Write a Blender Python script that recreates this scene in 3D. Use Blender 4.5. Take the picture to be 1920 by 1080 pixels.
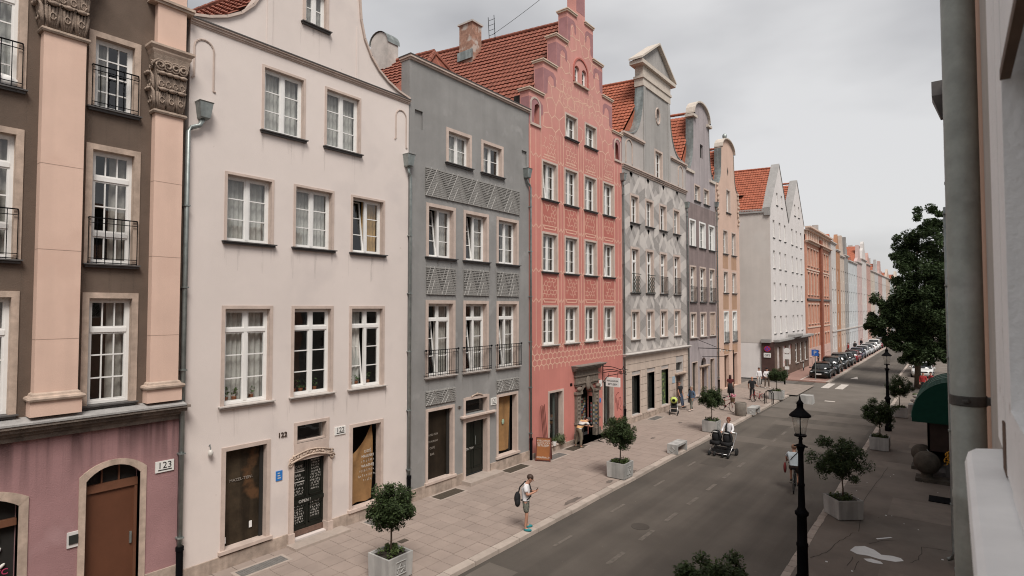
import bpy, math, random
from mathutils import Vector, Matrix
from mathutils.geometry import tessellate_polygon
from math import radians as rad, sin, cos, pi, sqrt

for o in list(bpy.data.objects): bpy.data.objects.remove(o)
scene = bpy.context.scene
col = scene.collection
R = random.Random(11)

# ---------------------------------------------------------------- camera, sky, sun, exposure
cd = bpy.data.cameras.new('camera'); cam = bpy.data.objects.new('camera', cd); col.objects.link(cam)
cam.location = (0, 0, 7.0)
cam.rotation_euler = (rad(90 + 1.986), 0, rad(37.76))
cd.sensor_width = 36; cd.sensor_fit = 'HORIZONTAL'; cd.lens = 20.0
cd.clip_start = 0.05; cd.clip_end = 3000
cd.dof.use_dof = True; cd.dof.focus_distance = 22; cd.dof.aperture_fstop = 5.6
scene.camera = cam

SUN_EL, SUN_AZ = 54, 126          # degrees; azimuth measured from +Y (down the street) clockwise to +X
w = bpy.data.worlds.new('World'); scene.world = w; w.use_nodes = True
nt = w.node_tree; nt.nodes.clear()
wo = nt.nodes.new('ShaderNodeOutputWorld'); bg = nt.nodes.new('ShaderNodeBackground')
sky = nt.nodes.new('ShaderNodeTexSky'); sky.sky_type = 'NISHITA'; sky.sun_disc = False
sky.sun_elevation = rad(SUN_EL); sky.sun_rotation = rad(SUN_AZ); sky.dust_density = 4; sky.air_density = 1.0
tc = nt.nodes.new('ShaderNodeTexCoord')
mp = nt.nodes.new('ShaderNodeMapping'); mp.inputs['Scale'].default_value = (1.0, 1.0, 2.6)
ns = nt.nodes.new('ShaderNodeTexNoise'); ns.inputs['Scale'].default_value = 1.45; ns.inputs['Detail'].default_value = 5; ns.inputs['Roughness'].default_value = .45
rp = nt.nodes.new('ShaderNodeValToRGB')
rp.color_ramp.elements[0].position = .40; rp.color_ramp.elements[0].color = (.42, .415, .42, 1)
rp.color_ramp.elements[1].position = .60; rp.color_ramp.elements[1].color = (.75, .74, .735, 1)
sc = nt.nodes.new('ShaderNodeVectorMath'); sc.operation = 'SCALE'; sc.inputs['Scale'].default_value = 4.3
mx = nt.nodes.new('ShaderNodeMix'); mx.data_type = 'RGBA'; mx.inputs['Factor'].default_value = .93
nt.links.new(tc.outputs['Generated'], mp.inputs['Vector']); nt.links.new(mp.outputs[0], ns.inputs['Vector'])
nt.links.new(ns.outputs['Fac'], rp.inputs['Fac']); nt.links.new(rp.outputs['Color'], sc.inputs[0])
nt.links.new(sky.outputs['Color'], mx.inputs['A']); nt.links.new(sc.outputs[0], mx.inputs['B'])
nt.links.new(mx.outputs['Result'], bg.inputs['Color']); bg.inputs['Strength'].default_value = .10
nt.links.new(bg.outputs[0], wo.inputs[0])

sl = bpy.data.lights.new('sun', 'SUN'); sun = bpy.data.objects.new('sun', sl); col.objects.link(sun)
sl.energy = 1.5; sl.angle = rad(24); sl.color = (1.0, .95, .89)
_d = Vector((sin(rad(SUN_AZ)) * cos(rad(SUN_EL)), cos(rad(SUN_AZ)) * cos(rad(SUN_EL)), sin(rad(SUN_EL))))
sun.rotation_euler = _d.to_track_quat('Z', 'Y').to_euler(); sun.location = (30, -20, 60)

scene.cycles.filter_width = 1.1
vs = scene.view_settings
vs.view_transform = 'Standard'; vs.look = 'None'; vs.gamma = 1.0; vs.exposure = 1.23; vs.use_curve_mapping = False

# ---------------------------------------------------------------- materials
MATS = {}
def srgb(r, g, b):
    f = lambda c: (c / 255 / 12.92) if c / 255 <= .04045 else ((c / 255 + .055) / 1.055) ** 2.4
    return (f(r), f(g), f(b))
def mat(name, c, rough=.8, var=.10, scale=2.0, bump=0.0, bscale=30, spec=.35, metal=0.0, streak=0.0, rnd=0.0, blot=None, trans=0.0, streakz=None, zmix=None, smap=(2.6, 2.6, .16), speck=None):
    """procedural surface: large mottling, fine relief, optional vertical weather streaks, per-object shift"""
    if name in MATS: return MATS[name]
    m = bpy.data.materials.new(name); m.use_nodes = True; t = m.node_tree; N = t.nodes; L = t.links
    b = N['Principled BSDF']; b.inputs['Roughness'].default_value = rough; b.inputs['Metallic'].default_value = metal
    b.inputs['Specular IOR Level'].default_value = spec
    g = N.new('ShaderNodeNewGeometry')
    n1 = N.new('ShaderNodeTexNoise'); n1.inputs['Scale'].default_value = scale; n1.inputs['Detail'].default_value = 6; n1.inputs['Roughness'].default_value = .62
    L.new(g.outputs['Position'], n1.inputs['Vector'])
    r = N.new('ShaderNodeMapRange'); r.inputs['From Min'].default_value = .3; r.inputs['From Max'].default_value = .7
    r.inputs['To Min'].default_value = 1 - var; r.inputs['To Max'].default_value = 1 + var
    L.new(n1.outputs['Fac'], r.inputs['Value']); fac = r.outputs[0]
    def mul(a, bb):
        q = N.new('ShaderNodeMath'); q.operation = 'MULTIPLY'; L.new(a, q.inputs[0]); L.new(bb, q.inputs[1]); return q.outputs[0]
    if streak:
        mpn = N.new('ShaderNodeMapping'); mpn.inputs['Scale'].default_value = smap; L.new(g.outputs['Position'], mpn.inputs['Vector'])
        n2 = N.new('ShaderNodeTexNoise'); n2.inputs['Scale'].default_value = 1.0; n2.inputs['Detail'].default_value = 4; L.new(mpn.outputs[0], n2.inputs['Vector'])
        r2 = N.new('ShaderNodeMapRange'); r2.inputs['From Min'].default_value = .43; r2.inputs['From Max'].default_value = .58
        r2.inputs['To Min'].default_value = 1 - streak; r2.inputs['To Max'].default_value = 1.0; L.new(n2.outputs['Fac'], r2.inputs['Value'])
        so = r2.outputs[0]
        if streakz:      # stains only run down from a ledge
            sz = N.new('ShaderNodeSeparateXYZ'); L.new(g.outputs['Position'], sz.inputs[0]); rz_ = N.new('ShaderNodeMapRange'); rz_.inputs['From Min'].default_value = streakz[0]; rz_.inputs['From Max'].default_value = streakz[1]
            nz = N.new('ShaderNodeMath'); nz.operation = 'MULTIPLY_ADD'; nz.inputs[1].default_value = 2.4; L.new(n2.outputs['Fac'], nz.inputs[0]); L.new(sz.outputs['Z'], nz.inputs[2]); L.new(nz.outputs[0], rz_.inputs['Value'])
            mf = N.new('ShaderNodeMix'); mf.inputs['A'].default_value = 1.0; L.new(rz_.outputs[0], mf.inputs['Factor']); L.new(so, mf.inputs['B']); so = mf.outputs['Result']
        fac = mul(fac, so)
    if rnd:
        oi = N.new('ShaderNodeObjectInfo'); r3 = N.new('ShaderNodeMapRange'); r3.inputs['To Min'].default_value = 1 - rnd; r3.inputs['To Max'].default_value = 1 + rnd
        L.new(oi.outputs['Random'], r3.inputs['Value']); fac = mul(fac, r3.outputs[0])
    sv = N.new('ShaderNodeVectorMath'); sv.operation = 'SCALE'; sv.inputs[0].default_value = c; L.new(fac, sv.inputs['Scale'])
    out = sv.outputs[0]
    if zmix:
        sz2 = N.new('ShaderNodeSeparateXYZ'); L.new(g.outputs['Position'], sz2.inputs[0]); r5 = N.new('ShaderNodeMapRange'); r5.inputs['From Min'].default_value = zmix[1]; r5.inputs['From Max'].default_value = zmix[2]; L.new(sz2.outputs['Z'], r5.inputs['Value'])
        m5 = N.new('ShaderNodeMix'); m5.data_type = 'RGBA'; L.new(r5.outputs[0], m5.inputs['Factor']); L.new(out, m5.inputs['A']); sv2 = N.new('ShaderNodeVectorMath'); sv2.operation = 'SCALE'; sv2.inputs[0].default_value = zmix[0]; L.new(fac, sv2.inputs['Scale']); L.new(sv2.outputs[0], m5.inputs['B']); out = m5.outputs['Result']
    if blot:
        n4 = N.new('ShaderNodeTexNoise'); n4.inputs['Scale'].default_value = blot[1]; n4.inputs['Detail'].default_value = 5; L.new(g.outputs['Position'], n4.inputs['Vector'])
        r4 = N.new('ShaderNodeMapRange'); r4.inputs['From Min'].default_value = blot[2]; r4.inputs['From Max'].default_value = blot[2] + .12; L.new(n4.outputs['Fac'], r4.inputs['Value'])
        mm = N.new('ShaderNodeMix'); mm.data_type = 'RGBA'; L.new(r4.outputs[0], mm.inputs['Factor']); L.new(out, mm.inputs['A']); mm.inputs['B'].default_value = (*blot[0], 1)
        out = mm.outputs['Result']
    if speck:
        n6 = N.new('ShaderNodeTexNoise'); n6.inputs['Scale'].default_value = speck[1]; n6.inputs['Detail'].default_value = 2; L.new(g.outputs['Position'], n6.inputs['Vector'])
        r6 = N.new('ShaderNodeMapRange'); r6.inputs['From Min'].default_value = speck[2]; r6.inputs['From Max'].default_value = speck[2] + .04; L.new(n6.outputs['Fac'], r6.inputs['Value'])
        m6 = N.new('ShaderNodeMix'); m6.data_type = 'RGBA'; L.new(r6.outputs[0], m6.inputs['Factor']); L.new(out, m6.inputs['A']); m6.inputs['B'].default_value = (*speck[0], 1); out = m6.outputs['Result']
    L.new(out, b.inputs['Base Color'])
    if bump:
        n3 = N.new('ShaderNodeTexNoise'); n3.inputs['Scale'].default_value = bscale; n3.inputs['Detail'].default_value = 4; L.new(g.outputs['Position'], n3.inputs['Vector'])
        bn = N.new('ShaderNodeBump'); bn.inputs['Strength'].default_value = bump; bn.inputs['Distance'].default_value = .02
        L.new(n3.outputs['Fac'], bn.inputs['Height']); L.new(bn.outputs[0], b.inputs['Normal'])
    if trans:
        tr = N.new('ShaderNodeBsdfTranslucent'); L.new(out, tr.inputs['Color']); ms = N.new('ShaderNodeMixShader'); ms.inputs[0].default_value = trans
        L.new(b.outputs[0], ms.inputs[1]); L.new(tr.outputs[0], ms.inputs[2]); L.new(ms.outputs[0], N['Material Output'].inputs[0])
    MATS[name] = m; return m
def glass(name, tint=(.9, .92, .92), refl=1.0):
    if name in MATS: return MATS[name]
    m = bpy.data.materials.new(name); m.use_nodes = True; t = m.node_tree; N = t.nodes; L = t.links
    N.remove(N['Principled BSDF'])
    lw = N.new('ShaderNodeLayerWeight'); lw.inputs['Blend'].default_value = .5      # Schlick on the facing angle, the same from both sides of the thin pane
    pw = N.new('ShaderNodeMath'); pw.operation = 'POWER'; pw.inputs[1].default_value = 5; L.new(lw.outputs['Facing'], pw.inputs[0])
    fr = N.new('ShaderNodeMapRange'); fr.inputs['To Min'].default_value = .10; fr.inputs['To Max'].default_value = 1.0; L.new(pw.outputs[0], fr.inputs['Value'])
    tr = N.new('ShaderNodeBsdfTransparent'); tr.inputs[0].default_value = (*tint, 1)
    gl = N.new('ShaderNodeBsdfGlossy'); gl.inputs['Roughness'].default_value = .015; gl.inputs['Color'].default_value = (refl, refl, refl, 1)
    g = N.new('ShaderNodeNewGeometry'); n3 = N.new('ShaderNodeTexNoise'); n3.inputs['Scale'].default_value = 1.6
    L.new(g.outputs['Position'], n3.inputs['Vector']); bn = N.new('ShaderNodeBump'); bn.inputs['Strength'].default_value = .05; bn.inputs['Distance'].default_value = .05
    L.new(n3.outputs['Fac'], bn.inputs['Height']); L.new(bn.outputs[0], gl.inputs['Normal'])
    ms = N.new('ShaderNodeMixShader'); L.new(fr.outputs[0], ms.inputs[0]); L.new(tr.outputs[0], ms.inputs[1]); L.new(gl.outputs[0], ms.inputs[2])
    L.new(ms.outputs[0], N['Material Output'].inputs[0]); MATS[name] = m; return m

GLASS = glass('window_glass')
WHITE = mat('white_window_paint', (.74, .73, .71), .45, .05, 3)
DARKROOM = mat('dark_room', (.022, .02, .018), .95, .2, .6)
ZINC = mat('weathered_zinc', (.30, .33, .32), .42, .22, 5, .08, 40, .5, .55, streak=.3)
IRON = mat('black_iron', (.005, .005, .006), .6, .15, 8, spec=.04)
DARKSILL = mat('dark_sill_metal', (.085, .08, .078), .55, .2, 5)
SILLSTONE = mat('pale_sill_stone', (.47, .43, .40), .75, .15, 6, .1)
SAND = mat('sandstone', (.47, .365, .295), .85, .2, 5, .25, 60, streak=.18)
SANDPINK = mat('pinkish_stone', (.52, .42, .365), .8, .1, 4, .12, 60, streak=.08)
BROWNSTONE = mat('carved_brown_stone', (.29, .225, .18), .9, .3, 9, .5, 45)
PLINTH = mat('plinth_stone', (.40, .32, .265), .9, .25, 4, .3, 40, streak=.25)
TILE = mat('red_clay_tile', (.215, .072, .047), .8, .42, 5.5, .2, 30)
TILE2 = mat('fresh_orange_tile', (.32, .098, .055), .8, .3, 4, .2, 30)
CURT = mat('sheer_curtain', (.78, .76, .71), .9, .12, 6, trans=.35)
CURT2 = mat('ochre_curtain', (.62, .38, .13), .9, .15, 6, trans=.3)
CURT3 = mat('grey_drape', (.46, .43, .39), .9, .2, 6, trans=.2)

def stain_mat():
    m = mat('rain_streak', (.16, .13, .105), .95, .3, 3); t = m.node_tree; N = t.nodes; L = t.links
    tr = N.new('ShaderNodeBsdfTransparent'); ms = N.new('ShaderNodeMixShader'); g = N.new('ShaderNodeNewGeometry'); mpn = N.new('ShaderNodeMapping'); mpn.inputs['Scale'].default_value = (14, 14, 1.6); n = N.new('ShaderNodeTexNoise'); n.inputs['Scale'].default_value = 1
    L.new(g.outputs['Position'], mpn.inputs['Vector']); L.new(mpn.outputs[0], n.inputs['Vector']); r = N.new('ShaderNodeMapRange'); r.inputs['From Min'].default_value = .35; r.inputs['From Max'].default_value = .7; r.inputs['To Min'].default_value = .0; r.inputs['To Max'].default_value = .13
    L.new(n.outputs['Fac'], r.inputs['Value']); L.new(r.outputs[0], ms.inputs[0]); L.new(tr.outputs[0], ms.inputs[1]); L.new(N['Principled BSDF'].outputs[0], ms.inputs[2]); L.new(ms.outputs[0], N['Material Output'].inputs[0]); return m
STREAK = stain_mat()

# ---------------------------------------------------------------- mesh builder
ORG = {}
class MB:
    def __init__(s): s.v = []; s.f = []; s.sm = False
    def add(s, vs_, fs_):
        n = len(s.v); s.v += [tuple(p) for p in vs_]; s.f += [tuple(i + n for i in q) for q in fs_]; return s
    def quad(s, a, b, c, d): return s.add([a, b, c, d], [(0, 1, 2, 3)])
    def box(s, x0, x1, y0, y1, z0, z1):
        return s.add([(x0, y0, z0), (x1, y0, z0), (x1, y1, z0), (x0, y1, z0), (x0, y0, z1), (x1, y0, z1), (x1, y1, z1), (x0, y1, z1)],
                     [(0, 3, 2, 1), (4, 5, 6, 7), (0, 1, 5, 4), (1, 2, 6, 5), (2, 3, 7, 6), (3, 0, 4, 7)])
    def xf(s, M, start=0):
        for i in range(start, len(s.v)): s.v[i] = tuple(M @ Vector(s.v[i]))
        return s
    def rings(s, rings, close=True, cap=True):
        n = len(rings[0]); vs_ = [p for r in rings for p in r]; fs_ = []
        for i in range(len(rings) - 1):
            for j in range(n if close else n - 1):
                k = (j + 1) % n; fs_.append((i * n + j, i * n + k, (i + 1) * n + k, (i + 1) * n + j))
        if cap and close:
            fs_.append(tuple(range(n - 1, -1, -1))); fs_.append(tuple(range((len(rings) - 1) * n, len(rings) * n)))
        return s.add(vs_, fs_)
    def lathe(s, prof, c=(0, 0, 0), n=16, axis='z', sx=1, sy=1):
        rg = []
        for r, z in prof:
            rr = []
            for j in range(n):
                a = 2 * pi * j / n; x, y = r * cos(a) * sx, r * sin(a) * sy
                p = (x, y, z) if axis == 'z' else ((z, x, y) if axis == 'x' else (x, z, y))
                rr.append((p[0] + c[0], p[1] + c[1], p[2] + c[2]))
            rg.append(rr)
        return s.rings(rg)
    def tube(s, pts, r, n=8, cap=True):
        pts = [Vector(p) for p in pts]; rg = []
        rr = r if isinstance(r, (list, tuple)) else [r] * len(pts)
        up = Vector((0, 0, 1))
        for i, p in enumerate(pts):
            d = (pts[min(i + 1, len(pts) - 1)] - pts[max(i - 1, 0)]).normalized()
            a = d.cross(up) if abs(d.dot(up)) < .95 else d.cross(Vector((1, 0, 0)))
            a.normalize(); b = d.cross(a)
            rg.append([tuple(p + (a * cos(2 * pi * j / n) + b * sin(2 * pi * j / n)) * rr[i]) for j in range(n)])
        return s.rings(rg, True, cap)
    def ell(s, c, r, n=12, m=8, rot=None):
        st = len(s.v); pr = [(max(1e-3, sin(pi * i / m)), -cos(pi * i / m)) for i in range(m + 1)]
        s.lathe(pr, n=n); M = Matrix.Translation(c) @ (rot.to_4x4() if rot else Matrix.Identity(4)) @ Matrix.Diagonal((*r, 1))
        return s.xf(M, st)
    def prism(s, pts, f, d0, d1):
        """polygon of 2-D pts, f(a, b, d) -> 3-D; extruded from d0 to d1"""
        n = len(pts); a = [f(p[0], p[1], d1) for p in pts]; b = [f(p[0], p[1], d0) for p in pts]
        tri = tessellate_polygon([[Vector((p[0], p[1], 0)) for p in pts]])
        fs_ = [tuple(t) for t in tri] + [tuple(i + n for i in t) for t in tri] + [(i, (i + 1) % n, (i + 1) % n + n, i + n) for i in range(n)]
        return s.add(a + b, fs_)
    def strip(s, pts, f, wdt, d):
        """flat ribbon of width wdt along 2-D points"""
        for i in range(len(pts) - 1):
            (a, b), (c, e) = pts[i], pts[i + 1]; L = math.hypot(c - a, e - b) or 1; nx, ny = -(e - b) / L * wdt / 2, (c - a) / L * wdt / 2
            s.add([f(a + nx, b + ny, d), f(a - nx, b - ny, d), f(c - nx, e - ny, d), f(c + nx, e + ny, d)], [(0, 1, 2, 3)])
        return s
    def build(s, name, m, parent=None, smooth=False, org=None, **props):
        o = org if org is not None else (ORG[parent.name] if parent else Vector((0, 0, 0)))
        o = Vector(o); me = bpy.data.meshes.new(name)
        me.from_pydata([(p[0] - o.x, p[1] - o.y, p[2] - o.z) for p in s.v], [], s.f); me.materials.append(m)
        if smooth: me.polygons.foreach_set('use_smooth', [True] * len(me.polygons))
        me.update(); ob = bpy.data.objects.new(name, me); col.objects.link(ob)
        if parent: ob.parent = parent; ORG[ob.name] = o
        else: ob.location = o; ORG[ob.name] = o
        for k, v in props.items(): ob[k] = v
        return ob
def thing(name, label, cat, loc, group=None, rz=0):
    o = bpy.data.objects.new(name, None); col.objects.link(o); o.location = loc; o.rotation_euler.z = rz; o.empty_display_size = .3
    o['label'] = label; o['category'] = cat
    if group: o['group'] = group
    ORG[o.name] = Vector((0, 0, 0)) if rz or group == '_local' else Vector(loc)
    return o
def local(name, label, cat, loc, rz=0, group=None):
    o = thing(name, label, cat, loc, group, rz); ORG[o.name] = Vector((0, 0, 0)); return o
def copy_tree(o, parent=None):
    c = o.copy(); col.objects.link(c); c.parent = parent; ORG[c.name] = ORG[o.name]
    for ch in [x for x in o.children]: copy_tree(ch, c)
    return c
def tag(o, label, cat, group=None):
    o['label'] = label; o['category'] = cat
    if group: o['group'] = group
    return o
def text(s, size, m, M, name, parent, ext=.004, align='CENTER', spc=1.0):
    cu = bpy.data.curves.new('txt', 'FONT'); cu.body = s; cu.size = size; cu.extrude = ext; cu.align_x = align; cu.space_character = spc; cu.resolution_u = 3
    t = bpy.data.objects.new('txt', cu); col.objects.link(t)
    me = bpy.data.meshes.new_from_object(t.evaluated_get(bpy.context.evaluated_depsgraph_get()))
    bpy.data.objects.remove(t); bpy.data.curves.remove(cu)
    me.name = name; me.transform(M); o = ORG[parent.name]; me.transform(Matrix.Translation(-o)); me.materials.clear(); me.materials.append(m)
    ob = bpy.data.objects.new(name, me); col.objects.link(ob); ob.parent = parent; ORG[ob.name] = o; return ob
def MX(x, y, z, tilt=0):      # text standing on a facade that faces +X
    return Matrix(((0, 0, 1, x), (1, 0, 0, y), (0, 1, 0, z), (0, 0, 0, 1))) @ Matrix.Rotation(tilt, 4, 'Z')

# ---------------------------------------------------------------- facade kit (u = Y along the street, v = Z, d = depth towards the street)
def FX(X0): return lambda u, v, d: (X0 + d, u, v)
def wall(X0, outline, holes, thick=.35, rev=.30):
    mb = MB(); polys = [[Vector((u, v, 0)) for u, v in outline]] + [[Vector((u, v, 0)) for u, v in h] for h in holes]
    tri = tessellate_polygon(polys); pts = [p for q in polys for p in q]
    mb.add([(X0, p.x, p.y) for p in pts], [tuple(t) for t in tri])
    for loop, dep in [(outline, thick)] + [(h, rev) for h in holes]:
        n = len(loop); a = [(X0, u, v) for u, v in loop]; b = [(X0 - dep, u, v) for u, v in loop]
        mb.add(a + b, [(i, (i + 1) % n, (i + 1) % n + n, i + n) for i in range(n)])
    return mb
def rect(u0, u1, v0, v1): return [(u0, v0), (u1, v0), (u1, v1), (u0, v1)]
def arch(u0, u1, v0, v1, rise, n=8):
    """flat-based opening with a segmental or round head: spring at v1 - rise"""
    w_ = (u1 - u0) / 2; c = (u0 + u1) / 2; r = (w_ * w_ + rise * rise) / (2 * rise); cz = v1 - r; a0 = math.asin(min(1, w_ / r))
    if rise > w_: a0 = pi / 2
    return [(u0, v0), (u1, v0)] + [(c + r * sin(a0 - 2 * a0 * i / n), cz + r * cos(a0 - 2 * a0 * i / n)) for i in range(n + 1)]
_pane = None
def pane_obj(parent, x, u0, u1, v0, v1, m=None):
    global _pane
    if _pane is None:
        _pane = bpy.data.meshes.new('pane'); _pane.from_pydata([(0, 0, 0), (0, 1, 0), (0, 1, 1), (0, 0, 1)], [], [(0, 1, 2, 3)]); _pane.materials.append(GLASS)
    o = bpy.data.objects.new('pane', _pane); col.objects.link(o); o.parent = parent; og = ORG[parent.name]
    o.location = (x - og.x, u0 - og.y, v0 - og.z); o.scale = (1, u1 - u0, v1 - v0); return o
def drape(X, u0, u1, v0, v1, amp=.03, per=.14):
    mb = MB(); n = max(4, int((u1 - u0) / per * 5)); a = []; b = []
    for i in range(n + 1):
        u = u0 + (u1 - u0) * i / n; x = X + amp * sin(2 * pi * u / per + 1.3 * sin(u * 7)); a.append((x, u, v0)); b.append((x + .01, u, v1))
    mb.rings([a, b], close=False, cap=False); return mb
def window(H, X0, u0, u1, v0, v1, rows=3, cols=2, inner=1, transoms=(), toprows=1, rec=.17, sur=.12, smat=SANDPINK, proud=.025, sill=DARKSILL, silld=.13, silln=.06,
           tilt=None, curtain=None, panes=True, fmat=WHITE, glassmat=None, fw=.065, mull=.09, top=True, stains=True):
    """window with stone surround, timber frame, leaves, glazing bars, panes, sill and curtains; u0..v1 = clear opening"""
    f = MB(); xo = X0 - rec; xb = xo - .07
    def bx(a, b, c, e, d0=xb, d1=xo): f.box(d0, d1, a, b, c, e)
    bx(u0, u0 + fw, v0, v1); bx(u1 - fw, u1, v0, v1); bx(u0 + fw, u1 - fw, v0, v0 + fw, xb, xo - .002); bx(u0 + fw, u1 - fw, v1 - fw, v1, xb, xo - .002)
    levels = [v0 + fw] + list(transoms) + [v1 - fw]; cells = []
    for t in transoms: bx(u0 + fw, u1 - fw, t - .05, t + .05, xb + .004, xo + .012)
    rl = rows if isinstance(rows, (list, tuple)) else [rows] + [toprows] * len(transoms)
    tilted = []
    for k in range(len(levels) - 1):
        z0 = levels[k] + (.05 if k else 0); z1 = levels[k + 1] - (.05 if k < len(levels) - 2 else 0)
        span = (u1 - u0 - 2 * fw - mull * (cols - 1)) / cols
        for c in range(cols):
            a = u0 + fw + c * (span + mull); b = a + span
            if c: bx(a - mull, a, z0, z1, xb + .002, xo + .008)
            st = len(f.v); s = .04
            bx(a, a + s, z0, z1, xb + .01, xo - .01); bx(b - s, b, z0, z1, xb + .01, xo - .01)
            bx(a + s, b - s, z0, z0 + s, xb + .012, xo - .012); bx(a + s, b - s, z1 - s, z1, xb + .012, xo - .012)
            nr = rl[k]
            for i in range(1, nr): zz = z0 + (z1 - z0) * i / nr; bx(a + s, b - s, zz - .015, zz + .015, xb + .02, xo - .015)
            for i in range(1, inner): uu = a + (b - a) * i / inner; bx(uu - .014, uu + .014, z0 + s, z1 - s, xb + .022, xo - .017)
            tl = tilt is not None and c == tilt and k == 0
            if tl:
                for i in range(st, len(f.v)):
                    x, y, z = f.v[i]; f.v[i] = (x - (z - z0) * .13 - .02, y, z)
                tilted.append((a + s, b - s, z0, z1))
            else: cells.append((a + s, b - s, z0 + s, z1 - s, nr))
    W = f.build('window', fmat, H)
    for (a, b, c, e, nr) in cells:
        if panes:
            for i in range(nr):
                for j in range(inner):
                    q0 = a + (b - a) * j / inner; q1 = a + (b - a) * (j + 1) / inner
                    pane_obj(W, xo - .035, q0, q1, c + (e - c) * i / nr, c + (e - c) * (i + 1) / nr)
        else: pane_obj(W, xo - .035, a, b, c, e)
    for (a, b, c, e) in tilted:
        MB().add([(xo - .055, a, c), (xo - .055, b, c), (xo - .055 - (e - c) * .13, b, e), (xo - .055 - (e - c) * .13, a, e)], [(0, 1, 2, 3)]).build('pane', GLASS, W)
    if sur:
        q = MB(); xs = X0 + proud; xi = xb - .03
        q.box(xi, xs, u0 - sur, u0, v0 - .01, v1 + sur); q.box(xi, xs, u1, u1 + sur, v0 - .01, v1 + sur); q.box(xi, xs - .002, u0, u1, v1, v1 + sur)
        q.build('surround', smat, W)
    if sill is not None:
        e = (sur or 0) + silln; q = MB(); q.box(xb - .02, X0 + silld, u0 - e, u1 + e, v0 - .035, v0 - .005); q.box(xb - .02, X0 + silld - .05, u0 - e + .03, u1 + e - .03, v0 - .09, v0 - .035)
        q.build('sill', sill, W)
        if stains:
            q = MB()
            for u_ in [u0 - e + R.uniform(0, .08), u1 + e - R.uniform(0, .08)] + [R.uniform(u0, u1) for _ in range(2)]:
                for _ in range(2):
                    l_ = R.uniform(.25, .9); w_ = R.uniform(.02, .06); c_ = u_ + R.uniform(-.06, .06); q.add([(X0 + .0015, c_ - w_, v0 - .09), (X0 + .0015, c_ + w_, v0 - .09), (X0 + .0015, c_ + w_ * .3, v0 - .09 - l_), (X0 + .0015, c_ - w_ * .3, v0 - .09 - l_)], [(0, 1, 2, 3)])
            q.build('rain_streak', STREAK, W, kind='stuff')
    if curtain and curtain[0]:
        zc0, zc1 = v0 + .03, v1 - .03; X = xb - .13; kind, cm = curtain
        if kind == 'full': sp = [(u0 + .03, u1 - .03)]
        elif kind == 'sides': sp = [(u0 + .03, u0 + (u1 - u0) * .28), (u1 - (u1 - u0) * .28, u1 - .03)]
        elif kind == 'right': sp = [(u0 + (u1 - u0) * .5, u1 - .03)]
        elif kind == 'left': sp = [(u0 + .03, u0 + (u1 - u0) * .45)]
        elif kind == 'lower': sp = [(u0 + .03, u1 - .03)]; zc1 = v0 + (v1 - v0) * .55
        for a, b in sp: drape(X, a, b, zc0, zc1).build('curtain', cm, W, True)
    return W
def hole(u0, u1, v0, v1, sur=.12): return rect(u0 - sur + .02, u1 + sur - .02, v0 - .03, v1 + sur - .02)
def railing(H, X0, u0, u1, v0, v1, d=.10, step=.11, name='balcony_railing', m=IRON, mid=True):
    q = MB(); x = X0 + d; q.box(x - .012, x + .012, u0, u1, v1 - .015, v1 + .01); q.box(x - .01, x + .01, u0, u1, v0 + .03, v0 + .05)
    if mid: q.box(x - .008, x + .008, u0, u1, v1 - .13, v1 - .115); q.box(x - .008, x + .008, u0, u1, v0 + .13, v0 + .145)
    n = max(2, int((u1 - u0) / step))
    for i in range(n + 1):
        u = u0 + (u1 - u0) * i / n; q.box(x - .007, x + .007, u - .007, u + .007, v0, v1)
    for u in (u0, u1):
        q.box(X0 - .02, x, u - .01, u + .01, v1 - .02, v1); q.box(X0 - .02, x, u - .01, u + .01, v0 + .03, v0 + .05)
    return q.build(name, m, H)
def tiled(P0, along, up, length, run, tw=.25, course=.36, lift=.06):
    """pantiles: rows of rolls stepped course over course. P0 = eave start"""
    mb = MB(); A = Vector(along).normalized(); U = Vector(up).normalized(); Nn = A.cross(U)
    if Nn.z < 0: Nn = -Nn
    P0 = Vector(P0); nc = int(run / course); ns_ = int(length / tw) * 4; prof = (0, .030, .034, .006)
    for c in range(nc):
        lo = []; hi = []; dn = []; jit = R.uniform(-.006, .006)
        for i in range(ns_ + 1):
            h = prof[i % 4]; b = P0 + A * (i * tw / 4)
            dn.append(tuple(b + U * (c * course) + Nn * (h - .01)))
            lo.append(tuple(b + U * (c * course - .03) + Nn * (h + lift + jit))); hi.append(tuple(b + U * ((c + 1) * course) + Nn * h))
        mb.rings([dn, lo, hi], close=False, cap=False)
    return mb
SK = .183      # the plots run back from the street a little skew
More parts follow.
